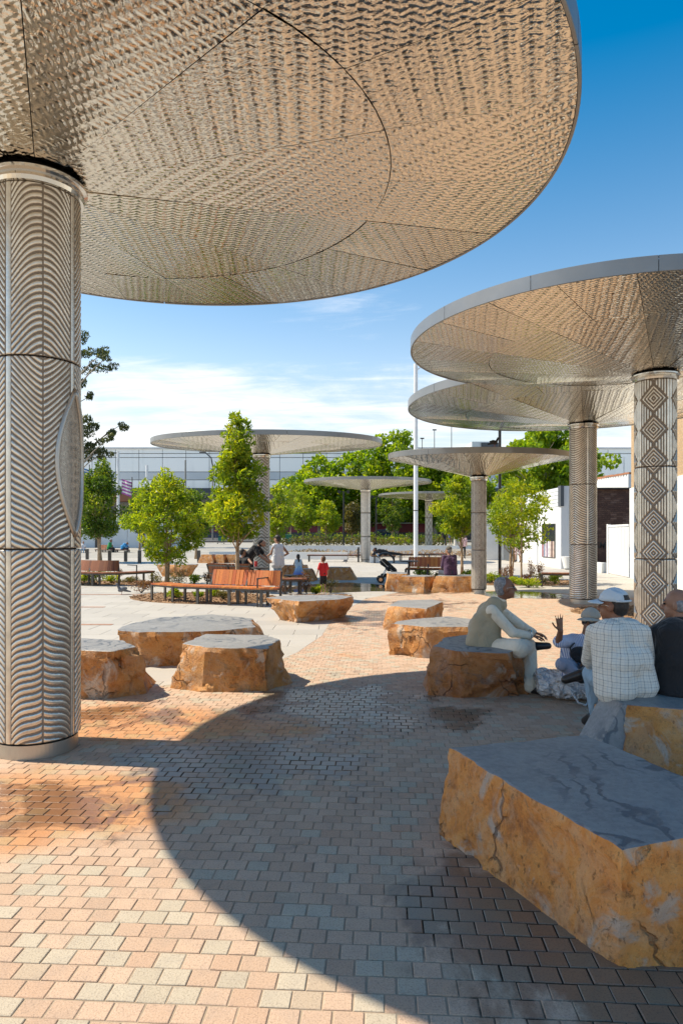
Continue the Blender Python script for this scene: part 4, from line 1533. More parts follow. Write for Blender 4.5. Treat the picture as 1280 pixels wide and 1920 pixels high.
# ------------------------------------------------------------------ vegetation
def leaf_cloud(centers, radii, counts, size, asp=0.42, up=0.35, droop=0.2, seed=0):
    rs = np.random.RandomState(seed + 100)
    C, T = [], []
    for (c, r, k) in zip(centers, radii, counts):
        d = rs.normal(size=(k, 3))
        d /= np.linalg.norm(d, axis=1)[:, None]
        rad = rs.uniform(0.35, 1.0, k) ** 0.6
        C.append(np.array(c) + d * rad[:, None] * np.array(r))
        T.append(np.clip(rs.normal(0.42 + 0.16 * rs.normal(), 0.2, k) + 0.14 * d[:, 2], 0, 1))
    C = np.concatenate(C)
    T = np.concatenate(T)
    n = len(C)
    ax = rs.normal(size=(n, 3))
    ax[:, 2] -= droop
    ax /= np.linalg.norm(ax, axis=1)[:, None]
    nr = rs.normal(size=(n, 3))
    nr[:, 2] += up
    sd = np.cross(ax, nr)
    sd /= np.linalg.norm(sd, axis=1)[:, None] + 1e-9
    nn = np.cross(sd, ax)
    s = size * rs.uniform(0.6, 1.25, n)[:, None]
    fold = nn * s * 0.10
    V = np.stack([C - ax * s * 0.5, C + sd * s * asp * 0.5 + fold, C + ax * s * 0.5 - nn * s * 0.12, C - sd * s * asp * 0.5 + fold], 1).reshape(-1, 3)
    i = np.arange(n) * 4
    Fc = np.concatenate([np.stack([i, i + 1, i + 2], 1), np.stack([i, i + 2, i + 3], 1)])
    return V, Fc, np.repeat(T, 4)


def tree(name, label, base, h, crown, mat='leaf', bark='bark', n=4000, size=0.1, trunk_r=0.05, clusters=60, cr=0.3, stems=1, seed=1, asp=0.42, group=None, cat='tree', lean=(0, 0), limb=True):
    """crown: list of (height fraction, half-width) describing the outline"""
    rs = random.Random(seed)
    bx, by, bz = base
    root = thing(name, label, cat, base, group)
    zs = [c[0] * h for c in crown]
    ws = [c[1] for c in crown]
    def wid(z):
        return float(np.interp(z, zs, ws))
    cents, rads, cnts = [], [], []
    tot = 0.0
    for k in range(clusters):
        for _ in range(40):
            z = rs.uniform(zs[0], zs[-1])
            if rs.random() < (wid(z) / max(ws)) ** 1.2 + 0.05:
                break
        w_ = wid(z) * (1 + 0.45 * noise.noise(Vector((seed * 3.1, z * 1.3 / h * 5, 2.0))))
        a = rs.uniform(0, 2 * math.pi)
        w_ *= 1 + 0.30 * noise.noise(Vector((math.cos(a) * 1.4, math.sin(a) * 1.4 + seed, z * 4 / h)))
        q = max(0.0, w_ * rs.uniform(0.92, 1.12) - cr * 0.5) * rs.uniform(0.1, 1.0) ** 0.5
        t = (z / h)
        cents.append((bx + lean[0] * t + q * math.cos(a), by + lean[1] * t + q * math.sin(a), bz + z))
        r = cr * rs.uniform(0.65, 1.3) * (0.6 + 0.4 * min(1.0, wid(z) / max(ws) * 1.5))
        rads.append((r, r, r * 0.8))
        cnts.append(max(6, int(n / clusters * (r / cr) ** 2)))
    V, Fc, T = leaf_cloud(cents, rads, cnts, size, asp, seed=seed)
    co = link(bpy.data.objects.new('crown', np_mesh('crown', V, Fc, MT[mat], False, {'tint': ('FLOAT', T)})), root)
    zc = zs[0] + 0.12 * (zs[-1] - zs[0])
    tm = MB()
    top = 0.88 * h
    for s_ in range(stems):
        off = (rs.uniform(-.12, .12) * s_, rs.uniform(-.12, .12) * s_)
        pts, rr = [], []
        for k in range(9):
            t = k / 8
            pts.append((bx + off[0] * (0.3 + t * 2) + lean[0] * t + 0.25 * trunk_r * math.sin(t * 9 + seed + s_ * 2), by + off[1] * (0.3 + t * 2) + lean[1] * t + 0.25 * trunk_r * math.cos(t * 7 + seed), bz - 0.03 + t * top))
            rr.append(max(0.006, trunk_r * (1.15 - t) * (1.25 if k == 0 else 1) * (1 if s_ == 0 else 0.7)))
        tm.tube(pts, rr, 10)
    tm.build('trunk', MT[bark], root, smooth=True)
    if limb:
        lm = MB()
        for c in cents[::max(1, clusters // 26)]:
            zt = max(0.35 * zc, (c[2] - bz) * rs.uniform(0.62, 0.85))
            t = min(1.0, zt / top)
            p0 = Vector((bx + lean[0] * t, by + lean[1] * t, bz + zt))
            p2 = Vector(c)
            p1 = p0.lerp(p2, 0.5) + Vector((rs.uniform(-.1, .1), rs.uniform(-.1, .1), -0.06 * (p2 - p0).length))
            r0 = max(0.006, trunk_r * (1.05 - t) * 0.55)
            lm.tube([p0, p1, p2], [r0, r0 * 0.65, r0 * 0.3], 6)
        lm.build('limb', MT[bark], root, smooth=True)
    return root


def tp(px, D):
    return ((px - 640) / F * D, D, ground_z(D))


YG = 'young street trees in the plaza beds'
tree('young_tree', 'tall conical young tree with bright leaves in front of the broad canopy', ((447 - 640) / F * 17.3, 17.3, 0), 4.75,
     [(0.33, 0.25), (0.38, 0.70), (0.47, 0.90), (0.58, 0.80), (0.70, 0.62), (0.83, 0.50), (0.93, 0.32), (1.0, 0.10)], 'leaf', n=7200, size=0.15, trunk_r=0.055, clusters=135, cr=0.215, seed=3, asp=0.36, group=YG, lean=(-0.06, 0))
tree('young_tree', 'low wide multi-stemmed young tree in the bed behind the front bench', ((313 - 640) / F * 22.6, 22.6, 0), 3.75,
     [(0.20, 0.5), (0.30, 1.15), (0.45, 1.42), (0.62, 1.32), (0.80, 1.0), (0.93, 0.65), (1.0, 0.3)], 'leaf', n=8000, size=0.165, trunk_r=0.055, clusters=110, cr=0.29, stems=3, seed=5, asp=0.36, group=YG)
tree('young_tree', 'dark dense young tree with yellow top shoots next to the big column at the left', ((187 - 640) / F * 41, 41, 0), 6.1,
     [(0.24, 0.6), (0.36, 1.35), (0.55, 1.65), (0.75, 1.45), (0.90, 0.8), (1.0, 0.35)], 'leaf_dark', n=8500, size=0.22, trunk_r=0.11, clusters=80, cr=0.5, stems=2, seed=8, group=YG)
tree('young_tree', 'rounded young tree left of the slim ripple-patterned column', ((866 - 640) / F * 27.5, 27.5, 0), 4.05,
     [(0.40, 0.35), (0.47, 0.72), (0.62, 0.88), (0.80, 0.78), (0.92, 0.5), (1.0, 0.2)], 'leaf', n=6500, size=0.16, trunk_r=0.055, clusters=60, cr=0.3, seed=12, group=YG, lean=(-0.1, 0))
tree('young_tree', 'thin sparse young tree with see-through crown in front of the white shop', ((977 - 640) / F * 23.2, 23.2, 0), 3.45,
     [(0.34, 0.3), (0.42, 1.0), (0.58, 1.3), (0.74, 1.15), (0.90, 0.75), (1.0, 0.35)], 'leaf', n=3600, size=0.13, trunk_r=0.035, clusters=52, cr=0.30, seed=15, group=YG)
tree('young_tree', 'second thin young tree just left of the sparse one by the dark pole', ((957 - 640) / F * 25.2, 25.2, 0), 3.7,
     [(0.34, 0.35), (0.45, 0.75), (0.65, 0.9), (0.85, 0.6), (1.0, 0.2)], 'leaf', n=3200, size=0.14, trunk_r=0.05, clusters=40, cr=0.30, seed=16, group=YG, stems=2)
# farther young trees
far = [(368, 47, 5.4, 1.5, 'leaf_dark', 'dark young tree behind the low multi-stemmed tree'), (520, 56, 5.6, 1.35, 'leaf', 'young tree just right of the broad canopy column'),
       (262, 60, 5.2, 1.7, 'leaf_dark', 'dark young tree between the two left-hand trees'), (568, 70, 5.6, 1.35, 'leaf', 'slim bright young tree with a pointed top on the lawn'),
       (611, 72, 5.0, 1.4, 'leaf', 'round bright young tree on the lawn behind the boy'), (660, 74, 4.9, 1.1, 'leaf_dry', 'thin yellowish young tree left of the smooth far column'),
       (545, 88, 8.2, 2.2, 'leaf', 'young tree behind the slim pointed one'), (735, 84, 5.8, 2.2, 'leaf_dark', 'dark young tree right of the smooth far column'),
       (835, 72, 6.0, 1.3, 'leaf_dark', 'dark drooping tree beside the zigzag column')]
for k, (px, D, h, hw, mt, lab) in enumerate(far):
    b = tp(px, D)
    tree('young_tree', lab, b, h, [(0.26, hw * .4), (0.4, hw * .9), (0.55, hw), (0.75, hw * .8), (0.92, hw * .45), (1.0, hw * .15)], mt, n=2600, size=0.30, trunk_r=0.08, clusters=42, cr=0.55, seed=30 + k, group='young trees farther off on the lawn')
# plane trees
PG = 'big plane trees along the street'
for k, (px, D, h, hw, lab, z0) in enumerate([(598, 100, 11.8, 5.2, 'plane tree at the left end of the row, behind the smooth far column', .2), (672, 104, 13.6, 6.0, 'broad plane tree in the middle of the row, behind the far canopy', .2),
                                         (742, 100, 15.4, 6.2, 'tallest plane tree of the row, left of the white pole', .2), (815, 98, 12.4, 5.0, 'plane tree right of the white pole behind the small canopy', .18), (868, 104, 11.0, 5.0, 'plane tree behind the rounded young tree', .15)]):
    tree('plane_tree', lab, (*tp(px, D)[:2], 1.1), h, [(z0, hw * .5), (0.35, hw * .95), (0.55, hw), (0.75, hw * .85), (0.9, hw * .55), (1.0, hw * .2)], 'leaf_plane', 'bark_grey', n=8500, size=0.62, trunk_r=0.30, clusters=110, cr=1.35, seed=50 + k, asp=0.7, group=PG)
tree('plane_tree', 'large plane tree with bare forked limbs above the white shop at the right', (*tp(1022, 58)[:2], 0.3), 10.6,
     [(0.42, 1.2), (0.52, 3.6), (0.68, 4.8), (0.84, 4.4), (0.95, 3.0), (1.0, 1.5)], 'leaf_plane', 'bark_grey', n=11000, size=0.42, trunk_r=0.22, clusters=110, cr=0.85, seed=60, asp=0.7, group=PG, stems=3)
# eucalyptus behind the near column
D = 66
ec, er, en = [], [], []
for (px, py, r) in ((160, 660, 1.0), (185, 665, 1.1), (205, 680, 0.9), (170, 690, 1.0), (150, 715, 0.9), (150, 640, 1.0), (120, 690, 1.4), (165, 735, .6),
                    (150, 780, 1.2), (168, 790, 1.0), (160, 815, 1.1), (178, 830, .8), (215, 805, .7), (225, 800, .6), (203, 825, .6), (140, 830, 1.3), (120, 780, 1.6), (185, 850, .9), (200, 848, .7), (172, 848, .8), (90, 720, 1.8), (70, 800, 1.8), (100, 860, 1.8), (60, 690, 1.6)):
    p = W(px, py, D + rnd.uniform(-2, 2))
    for q in range(3):
        ec.append((p.x + rnd.uniform(-.6, .6), p.y + rnd.uniform(-1, 1), p.z + rnd.uniform(-.5, .5)))
        er.append((r * .62, r * .62, r * .42))
        en.append(int(70 * r))
bx, by = (75 - 640) / F * D, D
et = thing('eucalyptus_tree', 'tall sparse eucalyptus with drooping grey-green clumps behind the big column', 'tree', (bx, by, 0.4))
V, Fc, T = leaf_cloud(ec, er, en, 0.40, 0.3, droop=1.2, seed=5)
link(bpy.data.objects.new('crown', np_mesh('crown', V, Fc, MT['leaf_euc'], False, {'tint': ('FLOAT', T)})), et)
m = MB()
m.tube([(bx, by, 0.3), (bx + .3, by, 6), (bx + .8, by, 11), (bx + 1.0, by, 16)], [.42, .34, .24, .12], 10)
m.build('trunk', MT['bark_grey'], et, smooth=True)
m = MB()
for c in ec[::3]:
    c = Vector(c)
    zz = max(5.0, c.z - 0.55 * abs(c.x - bx) - 1.0)
    p0 = Vector((bx + 0.06 * zz, by, min(zz, 15.5)))
    m.tube([p0, p0.lerp(c, .5) + Vector((0, 0, -.3)), p0.lerp(c, .8) + Vector((0, 0, .1)), c], [.11, .075, .05, .025], 6)
m.build('limb', MT['bark_grey'], et, smooth=True)


# planting beds with mulch, shrubs
def mulch_mat():
    m, t, b = new_mat('bark_mulch')
    p = t.pos()
    n = t.noise(t.v('MULTIPLY', p, (1, 1, 3)), 34.0, 4.0, 0.7)
    t.put(b, 'Base Color', t.ramp(n, [(0.3, (0.09, 0.045, 0.022)), (0.5, (0.30, 0.17, 0.085)), (0.7, (0.45, 0.30, 0.17))]))
    b.inputs['Roughness'].default_value = 0.9
    t.put(b, 'Normal', t.bump(n, 0.02))
    return m


MT['mulch'] = mulch_mat()


def bed(name, pts, seed, chips=500):
    m = MB()
    m.prism(pts, -0.02, 0.012)
    o = m.build(name, MT['mulch'])
    tag(o, kind='structure')
    xs, ys = [p[0] for p in pts], [p[1] for p in pts]
    rs = random.Random(seed)
    c = MB()
    k = 0
    while k < chips:
        x, y = rs.uniform(min(xs), max(xs)), rs.uniform(min(ys), max(ys))
        ins = False
        j = len(pts) - 1
        for i in range(len(pts)):
            if (pts[i][1] > y) != (pts[j][1] > y) and x < (pts[j][0] - pts[i][0]) * (y - pts[i][1]) / (pts[j][1] - pts[i][1]) + pts[i][0]:
                ins = not ins
            j = i
        if ins:
            c.box((x, y, 0.018 + rs.uniform(0, 0.012)), (rs.uniform(.03, .09), rs.uniform(.015, .03), 0.012), rz=rs.uniform(0, 6), rx=rs.uniform(-.4, .4), ry=rs.uniform(-.4, .4))
        k += 1
    o2 = c.build('mulch_chips', MT['mulch'], None)
    o2.parent = o
    tag(o2, kind='stuff')


def oval(cx, cy, rx, ry, rot=0.0, n=28):
    return [(cx + rx * math.cos(a) * math.cos(rot) - ry * math.sin(a) * math.sin(rot), cy + rx * math.cos(a) * math.sin(rot) + ry * math.sin(a) * math.cos(rot)) for a in [2 * math.pi * k / n for k in range(n)]]


bed('mulch_bed', oval(-3.55, 17.9, 2.15, 1.55, -0.42), 1, 1500)
bed('mulch_bed', oval(-8.4, 23.4, 2.6, 1.2, 0.05), 2, 800)
bed('mulch_bed', oval(5.9, 23.9, 2.9, 1.75, -0.1), 3, 1000)
bed('mulch_bed', oval(4.0, 26.6, 1.6, 1.0, 0), 4, 300)
bed('mulch_bed', oval(6.6, 14.6, 1.7, 1.2, 0.1), 5, 900)
bed('mulch_bed', oval(-18, 58.2, 6, 1.3, 0), 6, 100)
bed('mulch_bed', oval(-0.6, 18.3, 0.9, 0.55, 0.2), 7, 200)


def shrub(label, x, y, r, h, mat, n=420, size=0.07, name='shrub', z=0.0, seed=0):
    root = thing(name, label, 'shrub', (x, y, z), 'small shrubs in the planting beds')
    rs = random.Random(seed)
    cs, rr, cn = [], [], []
    st = MB()
    for k in range(7):
        a = rs.uniform(0, 6.28)
        q = r * rs.uniform(0, .75)
        c = (x + q * math.cos(a), y + q * math.sin(a), z + h * rs.uniform(0.35, 0.85))
        cs.append(c)
        rr.append((r * .5, r * .5, h * .28))
        cn.append(n // 7)
        st.tube([(x, y, z), c], [0.012, 0.004], 5)
    V, Fc, T = leaf_cloud(cs, rr, cn, size, 0.4, up=0.6, droop=-0.5, seed=seed)
    link(bpy.data.objects.new('foliage', np_mesh('foliage', V, Fc, MT[mat], False, {'tint': ('FLOAT', T)})), root)
    st.build('stem', MT['bark_dark'], root)


SH = [(265, 1112, .45, .42, 'leaf_red', 'bronze shrub at the left tip of the front bed, by the pigeon'), (293, 1098, .28, .5, 'leaf_dry', 'olive twiggy shrub behind the left end of the front bench'),
      (338, 1100, .38, .5, 'leaf_dry', 'dark olive shrub right of the low tree trunk'), (363, 1098, .26, .38, 'leaf', 'small lime shrub behind the middle of the front bench'), (388, 1098, .26, .45, 'leaf_red', 'bronze shrub left of the backrest of the front bench'),
      (330, 1122, .22, .25, 'leaf', 'low green tuft under the front bench, left'), (372, 1126, .2, .22, 'leaf', 'low green tuft under the front bench, middle'), (420, 1126, .25, .24, 'leaf_dry', 'grey-green tuft under the front bench, right'), (400, 1120, .22, .25, 'leaf', 'green tuft behind the front bench legs'),
      (534, 1114, .22, .3, 'leaf_red', 'bronze shrub under the short backless bench'), (575, 1114, .24, .62, 'leaf_red', 'tall bronze shrub left of the boy in red'), (620, 1112, .3, .4, 'leaf_dry', 'straggly shrub just right of the boy in red'), (592, 1114, .15, .2, 'leaf', 'small green tuft at the feet of the boy in red'),
      (158, 1092, .3, .3, 'leaf', 'green shrub at the foot of the big column in the left bed'), (180, 1096, .38, .5, 'leaf', 'round yellow-green shrub in front of the dark curved bench'), (210, 1094, .26, .3, 'leaf', 'green tuft right of the wide post of the dark curved bench'), (222, 1092, .25, .48, 'leaf_red', 'bronze twiggy shrub under the dark curved bench'), (243, 1094, .35, .25, 'leaf_dry', 'low spreading shrub at the right end of the left bed'),
      (785, 1085, .28, .42, 'leaf', 'lime shrub in front of the orange bench, left'), (800, 1084, .26, .42, 'leaf', 'lime shrub in front of the orange bench, right'), (822, 1086, .3, .3, 'leaf_dry', 'grey shrub beside the man in purple'), (880, 1088, .4, .4, 'leaf', 'wispy green shrub between the man in purple and the slim column'),
      (922, 1094, .42, .42, 'leaf', 'broad yellow-green shrub left of the dark pole'), (948, 1090, .35, .55, 'leaf_red', 'bronze shrub at the foot of the thin young trees'), (966, 1096, .4, .3, 'leaf', 'green mound below the sparse tree'), (993, 1084, .2, .75, 'leaf_red', 'upright purple shrub right of the sparse tree'), (1012, 1084, .2, .62, 'leaf_red', 'second upright purple shrub left of the plain backless bench'),
      (990, 1102, .42, .3, 'leaf', 'low bright green shrub in the right bed'), (1010, 1098, .3, .38, 'leaf_dry', 'grey-green shrub next to the plain backless bench'), (1040, 1096, .3, .35, 'leaf', 'grassy tuft behind the plain backless bench'), (985, 1094, .3, .32, 'leaf_red', 'reddish low shrub in the middle of the right bed')]
for k, (px, py, r, h, mt, lab) in enumerate(SH):
    g = G(px, py)
    shrub(lab, g.x, g.y, r, h, mt, seed=200 + k, n=520 if r > .3 else 330, size=0.06 if mt != 'leaf' else 0.085)
# purple-grey planting in front of the retaining wall, and the hedge of mixed shrubs beyond the lawn
def planting_strip(name, x0, x1, y, z, h, w_, n, mat, size):
    cs, rr, cn = [], [], []
    k = int((x1 - x0) / 0.45)
    for i in range(k):
        cs.append((x0 + (i + .5) * (x1 - x0) / k, y + rnd.uniform(-w_, w_), z + h * rnd.uniform(.3, .6)))
        rr.append((.45, .45, h * rnd.uniform(.4, .6)))
        cn.append(n)
    V, Fc, T = leaf_cloud(cs, rr, cn, size, 0.4, seed=int(x0 * 10) % 97)
    o = link(bpy.data.objects.new(name, np_mesh(name, V, Fc, MT[mat], False, {'tint': ('FLOAT', T)})))
    tag(o, kind='stuff')


MT['leaf_mauve'] = leaf_mat('mauve_groundcover_leaf', (0.20, 0.13, 0.12), (0.33, 0.25, 0.23), (0.45, 0.36, 0.30), 0.25)
planting_strip('groundcover_planting', -7, 12, 49.5, 0.05, 0.55, 0.7, 90, 'leaf_mauve', 0.16)
planting_strip('groundcover_planting', -4, -1, 50.2, 0.05, 0.55, 0.5, 80, 'leaf_dry', 0.16)
planting_strip('hedge_planting', -8, 10, 68, 0.5, 1.0, 1.0, 60, 'leaf_dry', 0.26)
planting_strip('hedge_planting', -9, 14, 80, 0.65, 1.3, 0.6, 55, 'leaf_dark', 0.3)
planting_strip('lime_groundcover', 4, 8, 77.0, 0.6, 0.8, 0.5, 60, 'leaf', 0.28)


# ------------------------------------------------------------------ buildings
def clad_mat():
    m, t, b = new_mat('pale_cladding')
    p = t.pos()
    oi = t.n('ShaderNodeObjectInfo').outputs['Random']
    n = t.noise(t.v('MULTIPLY', p, (0.5, 0.5, 0.06)), 1.0, 4.0)
    c = t.mix(oi, (0.78, 0.84, 0.87), (0.84, 0.88, 0.90))
    c = t.mix(t.m('MULTIPLY', t.smooth(n, 0.5, 0.75), 0.25), c, (0.34, 0.40, 0.44))
    t.put(b, 'Base Color', c)
    b.inputs['Roughness'].default_value = 0.38
    b.inputs['Metallic'].default_value = 0.6
    return m


MT['clad'] = clad_mat()
MT['clad_white'] = pm('white_ribbed_cladding', (0.70, 0.73, 0.74), (0.62, 0.66, 0.68), 0.3, 0.5)
MT['glass_dark'] = pm('dark_shop_glass', (0.02, 0.025, 0.032), (0.035, 0.04, 0.05), 0.6, 0.08, spec=0.8)
MT['maroon'] = pm('maroon_panel', (0.17, 0.03, 0.06), (0.14, 0.025, 0.05), 0.5, 0.5)
MT['navy'] = pm('navy_panel', (0.03, 0.045, 0.09), (0.04, 0.05, 0.08), 0.5, 0.5)
MT['grey_band'] = pm('dark_grey_band', (0.07, 0.08, 0.095), (0.09, 0.10, 0.11), 0.4, 0.6)
MT['roof_white'] = pm('shop_front_white', (0.72, 0.73, 0.74), (0.62, 0.64, 0.66), 0.6, 0.6)


def warehouse():
    D = 128.0
    x0, x1 = -60.0, 62.0
    zt = CH + (HY - 841) / F * D
    root = thing('warehouse', 'long pale blue-grey clad warehouse filling the skyline behind the trees', 'building', (0, D, 1.15))
    m = MB()
    m.box(((x0 + x1) / 2, D + 12, (zt + 1) / 2), (x1 - x0, 23.2, zt - 1.2))
    m.build('wall', MT['grey_band'], root)
    zs = [10.4, 12.0, 13.5, 16.2, zt - 0.9, zt]
    pw = 4.4
    k = int((x1 - x0) / pw)
    meshes = {}
    for j in range(5):
        mt = MT['clad'] if j not in (1,) else MT['clad_white']
        hh = zs[j + 1] - zs[j]
        mb = MB()
        mb.box((0, 0, 0), (pw - 0.09, 0.12, hh - 0.09), bev=0.03)
        me = mb.mesh('cladding_panel', mt)
        for i in range(k):
            o = bpy.data.objects.new('cladding_panel', me)
            o.location = (x0 + pw * (i + 0.5), D + 0.36, (zs[j] + zs[j + 1]) / 2)
            COL.objects.link(o)
            o.parent = root
            o.matrix_parent_inverse = Matrix.Translation(-root.location)
    m = MB()
    m.box(((x0 + x1) / 2, D + 0.2, 9.85), (x1 - x0, 0.8, 1.0))
    m.build('dark_band', MT['grey_band'], root)
    m = MB()
    m.box(((x0 + x1) / 2, D + 0.1, zt + 0.1), (x1 - x0, 0.7, 0.22))
    m.build('roof_edge', MT['white_metal'], root)
    m = MB()
    m.box((-42, D - 0.4, 8.6), (14, 0.3, 1.4))
    m.build('fascia_sign', pm('orange_brown_sign', (0.30, 0.12, 0.05), (0.25, 0.10, 0.05), 0.6), root)
    for i in range(16):
        m = MB()
        xx = x0 + 6 + i * 7.2
        m.box((xx, D + 0.15, 4.6), (6.4, 0.3, 6.4))
        m.build('window', MT['glass_dark'], root)


warehouse()


def shopfront():
    D = 110.0
    root = thing('shop_building', 'dark glazed shop building with a maroon stripe across the street behind the trees', 'building', (0, D, 1.15))
    m = MB()
    m.box((4, D + 5, 5.2), (70, 9.4, 8.0))
    m.build('wall', MT['grey_band'], root)
    for i in range(20):
        m = MB()
        m.box((-29.2 + i * 3.45, D + 0.2, 6.0), (3.2, 0.16, 5.0), bev=0.03)
        m.build('window', MT['glass_dark'], root)
    m = MB()
    m.box((4, D, 2.75), (70.4, 0.5, 1.35))
    m.build('maroon_stripe', MT['maroon'], root)
    m = MB()
    m.box((4, D + 0.05, 1.6), (70.2, 0.4, 0.94))
    m.build('navy_base', MT['navy'], root)
    m = MB()
    m.bar((-30, D - 0.35, 3.55), (38, D - 0.35, 3.55), 0.1, 0.12)
    m.build('rail', MT['white_metal'], root)


shopfront()
m = MB()
m.box(((907 - 640) / F * 112, 118, 11.0), (3.6, 10, 12.2))
rb = thing('roof_block', 'dark-sided rooftop block beside the plane tree at the right', 'building', ((907 - 640) / F * 112, 116, 1.2))
m.build('wall', MT['clad_white'], rb)
m = MB()
m.box(((920 - 640) / F * 112, 112.9, 14.6), (2.9, 0.3, 4.6))
m.build('dark_face', MT['grey_band'], rb)
hb = thing('steel_hall', 'flat blue-grey hall roofline behind the brown brick wall', 'building', (45, 100, 1.1))
m = MB()
m.box((46, 104, 7.1), (30, 8, 12.4))
m.build('wall', MT['clad'], hb)
for i in range(9):
    m = MB()
    m.box((33 + i * 3.3, 99.9, 9.0), (3.2, 0.1, 8.4))
    m.build('cladding_panel', MT['clad'], hb)
# pale panel wall at the far left
kw = thing('panel_wall', 'pale blue-white panelled wall behind the seated people at the far left', 'wall', (-22, 66, 0.4))
for i in range(9):
    m = MB()
    m.box((-27.4 + i * 1.5, 66 + 0.02 * (i % 2), 1.75), (1.46, 0.12, 2.7), bev=0.02)
    m.build('panel', MT['clad_white'], kw)
for i in (2, 5):
    m = MB()
    m.box((-26.6 + i * 1.5, 65.85, 1.75), (0.25, 0.12, 2.75))
    m.build('post', MT['dark_steel'], kw)


# ---- right side buildings
def brick_wall_mat(name, c1, c2, mortar, sx=4.0):
    m, t, b = new_mat(name)
    p = t.pos()
    x, y, z = t.sep(p)[:3]
    br = t.n('ShaderNodeTexBrick', {'Vector': t.comb(t.m('ADD', x, t.m('MULTIPLY', y, 1.0)), z, 0), 'Color1': (*c1, 1), 'Color2': (*c2, 1), 'Mortar': (*mortar, 1), 'Scale': 1.0, 'Mortar Size': 0.006, 'Brick Width': 0.24, 'Row Height': 0.086, 'Bias': 0.0})
    c = t.mix(t.m('MULTIPLY', t.noise(p, 2.0, 5.0), 0.5), br.outputs[0], tuple(v * 0.7 for v in c1))
    t.put(b, 'Base Color', c)
    b.inputs['Roughness'].default_value = 0.85
    t.put(b, 'Normal', t.bump(t.m('SUBTRACT', 1.0, br.outputs[1]), 0.006))
    return m


MT['brick_tan'] = brick_wall_mat('tan_brick', (0.46, 0.31, 0.17), (0.52, 0.36, 0.21), (0.42, 0.34, 0.24))
MT['brick_brown'] = pm('brown_brick', (0.085, 0.045, 0.032), (0.14, 0.085, 0.062), 5.0, 0.85, bump=0.004)

# big building on the right: its long side faces the sun
tb = thing('tan_brick_building', 'tall building at the right edge, tan brick above a white painted ground floor', 'building', (11.1, 26.4, 0))
A, B = Vector((11.12, 26.4, 0)), Vector((9.2, 14.0, 0))
dirw = (B - A).normalized()
nw = Vector((-dirw.y, dirw.x, 0)) * -1     # towards -X
if nw.x > 0:
    nw = -nw
m = MB()
q = [A, B, B - nw * 9, A - nw * 9]
m.prism([(p.x, p.y) for p in q][::1], 0, 3.45)
m.build('painted_wall', MT['white_paint'], tb)
m = MB()
q = [A - nw * 0.05 - dirw * -0.05, B - nw * 0.05, B - nw * 9, A - nw * 9 + dirw * 0.05]
m.prism([(p.x, p.y) for p in q], 3.452, 6.6)
m.build('brick_wall', MT['brick_tan'], tb)
m = MB()
q = [A + nw * 0.06 - dirw * 0.06, B + nw * 0.06, B - nw * 9, A - nw * 9 - dirw * 0.06]
m.prism([(p.x, p.y) for p in q], 6.602, 6.8)
m.build('coping', MT['concrete'], tb)

# brown brick wall facing the camera, bricks laid course by course
bw = thing('brown_brick_building', 'dark brown brick wall with scrawled graffiti beyond the herringbone column', 'building', (12.6, 33.7, 0))
X0, X1, YB = 11.33, 14.3, 33.7
m = MB()
m.box(((X0 + X1) / 2, YB + 3.1, 1.96), (X1 - X0, 6.0, 3.9))
m.build('wall', pm('brick_mortar_dark', (0.06, 0.045, 0.04), None, 3, 0.9), bw)
bm_ = []
for v in range(3):
    q = MB()
    q.box((0, 0, 0), (0.292, 0.06, 0.092), bev=0.006)
    bm_.append(q.mesh('brick', pm('brown_brick_%s' % 'abc'[v], [(0.085, 0.045, 0.035), (0.12, 0.068, 0.05), (0.16, 0.10, 0.08)][v], None, 14, 0.85)))
nb = 0
rows = 38
for r in range(rows):
    for c in range(10):
        xx = X0 + 0.3 * c + (0.15 if r % 2 else 0.0) + 0.0
        if xx > X1 - 0.1 or xx < X0 + 0.1:
            continue
        if nb >= 300:
            break
        o = bpy.data.objects.new('brick', bm_[0 if rnd.random() < .55 else (1 if rnd.random() < .8 else 2)])
        o.location = (xx, YB + 0.075 + rnd.uniform(-.004, .004), 3.86 - 0.1 * r)
        COL.objects.link(o)
        o.parent = bw
        o.matrix_parent_inverse = Matrix.Translation(-bw.location)
        nb += 1
q = MB()
for r in range(rows):
    for c in range(10):
        xx = X0 + 0.3 * c + (0.15 if r % 2 else 0.0)
        if xx > X1 - 0.1 or xx < X0 + 0.1:
            continue
        if r > 31:
            q.box((xx, YB + 0.078, 3.86 - 0.1 * r), (0.292, 0.06, 0.092), bev=0.006)
if q.v:
    o = q.build('bricks_low_down', bm_[0].materials[0], bw, kind='stuff')
m = MB()
m.box(((X0 + X1) / 2, YB + 3.0, 3.95), (X1 - X0 + 0.1, 6.3, 0.06))
m.build('coping', MT['dark_steel'], bw)
cu = bpy.data.curves.new('graffiti', 'FONT')
cu.body = 'SMAR'
cu.size = 0.46
cu.shear = 0.25
cu.extrude = 0.002
cu.offset = 0.006
to = bpy.data.objects.new('graffiti_tmp', cu)
COL.objects.link(to)
bpy.context.view_layer.update()
me = bpy.data.meshes.new_from_object(to.evaluated_get(bpy.context.evaluated_depsgraph_get()))
bpy.data.objects.remove(to)
me.materials.clear()
me.materials.append(MT['black'])
g = link(bpy.data.objects.new('graffiti', me), None)
g.parent = bw
g.matrix_parent_inverse = Matrix.Translation(-bw.location)
g.location = (12.45, YB + 0.035, 0.98)
g.rotation_euler = (R_(90), 0, 0)

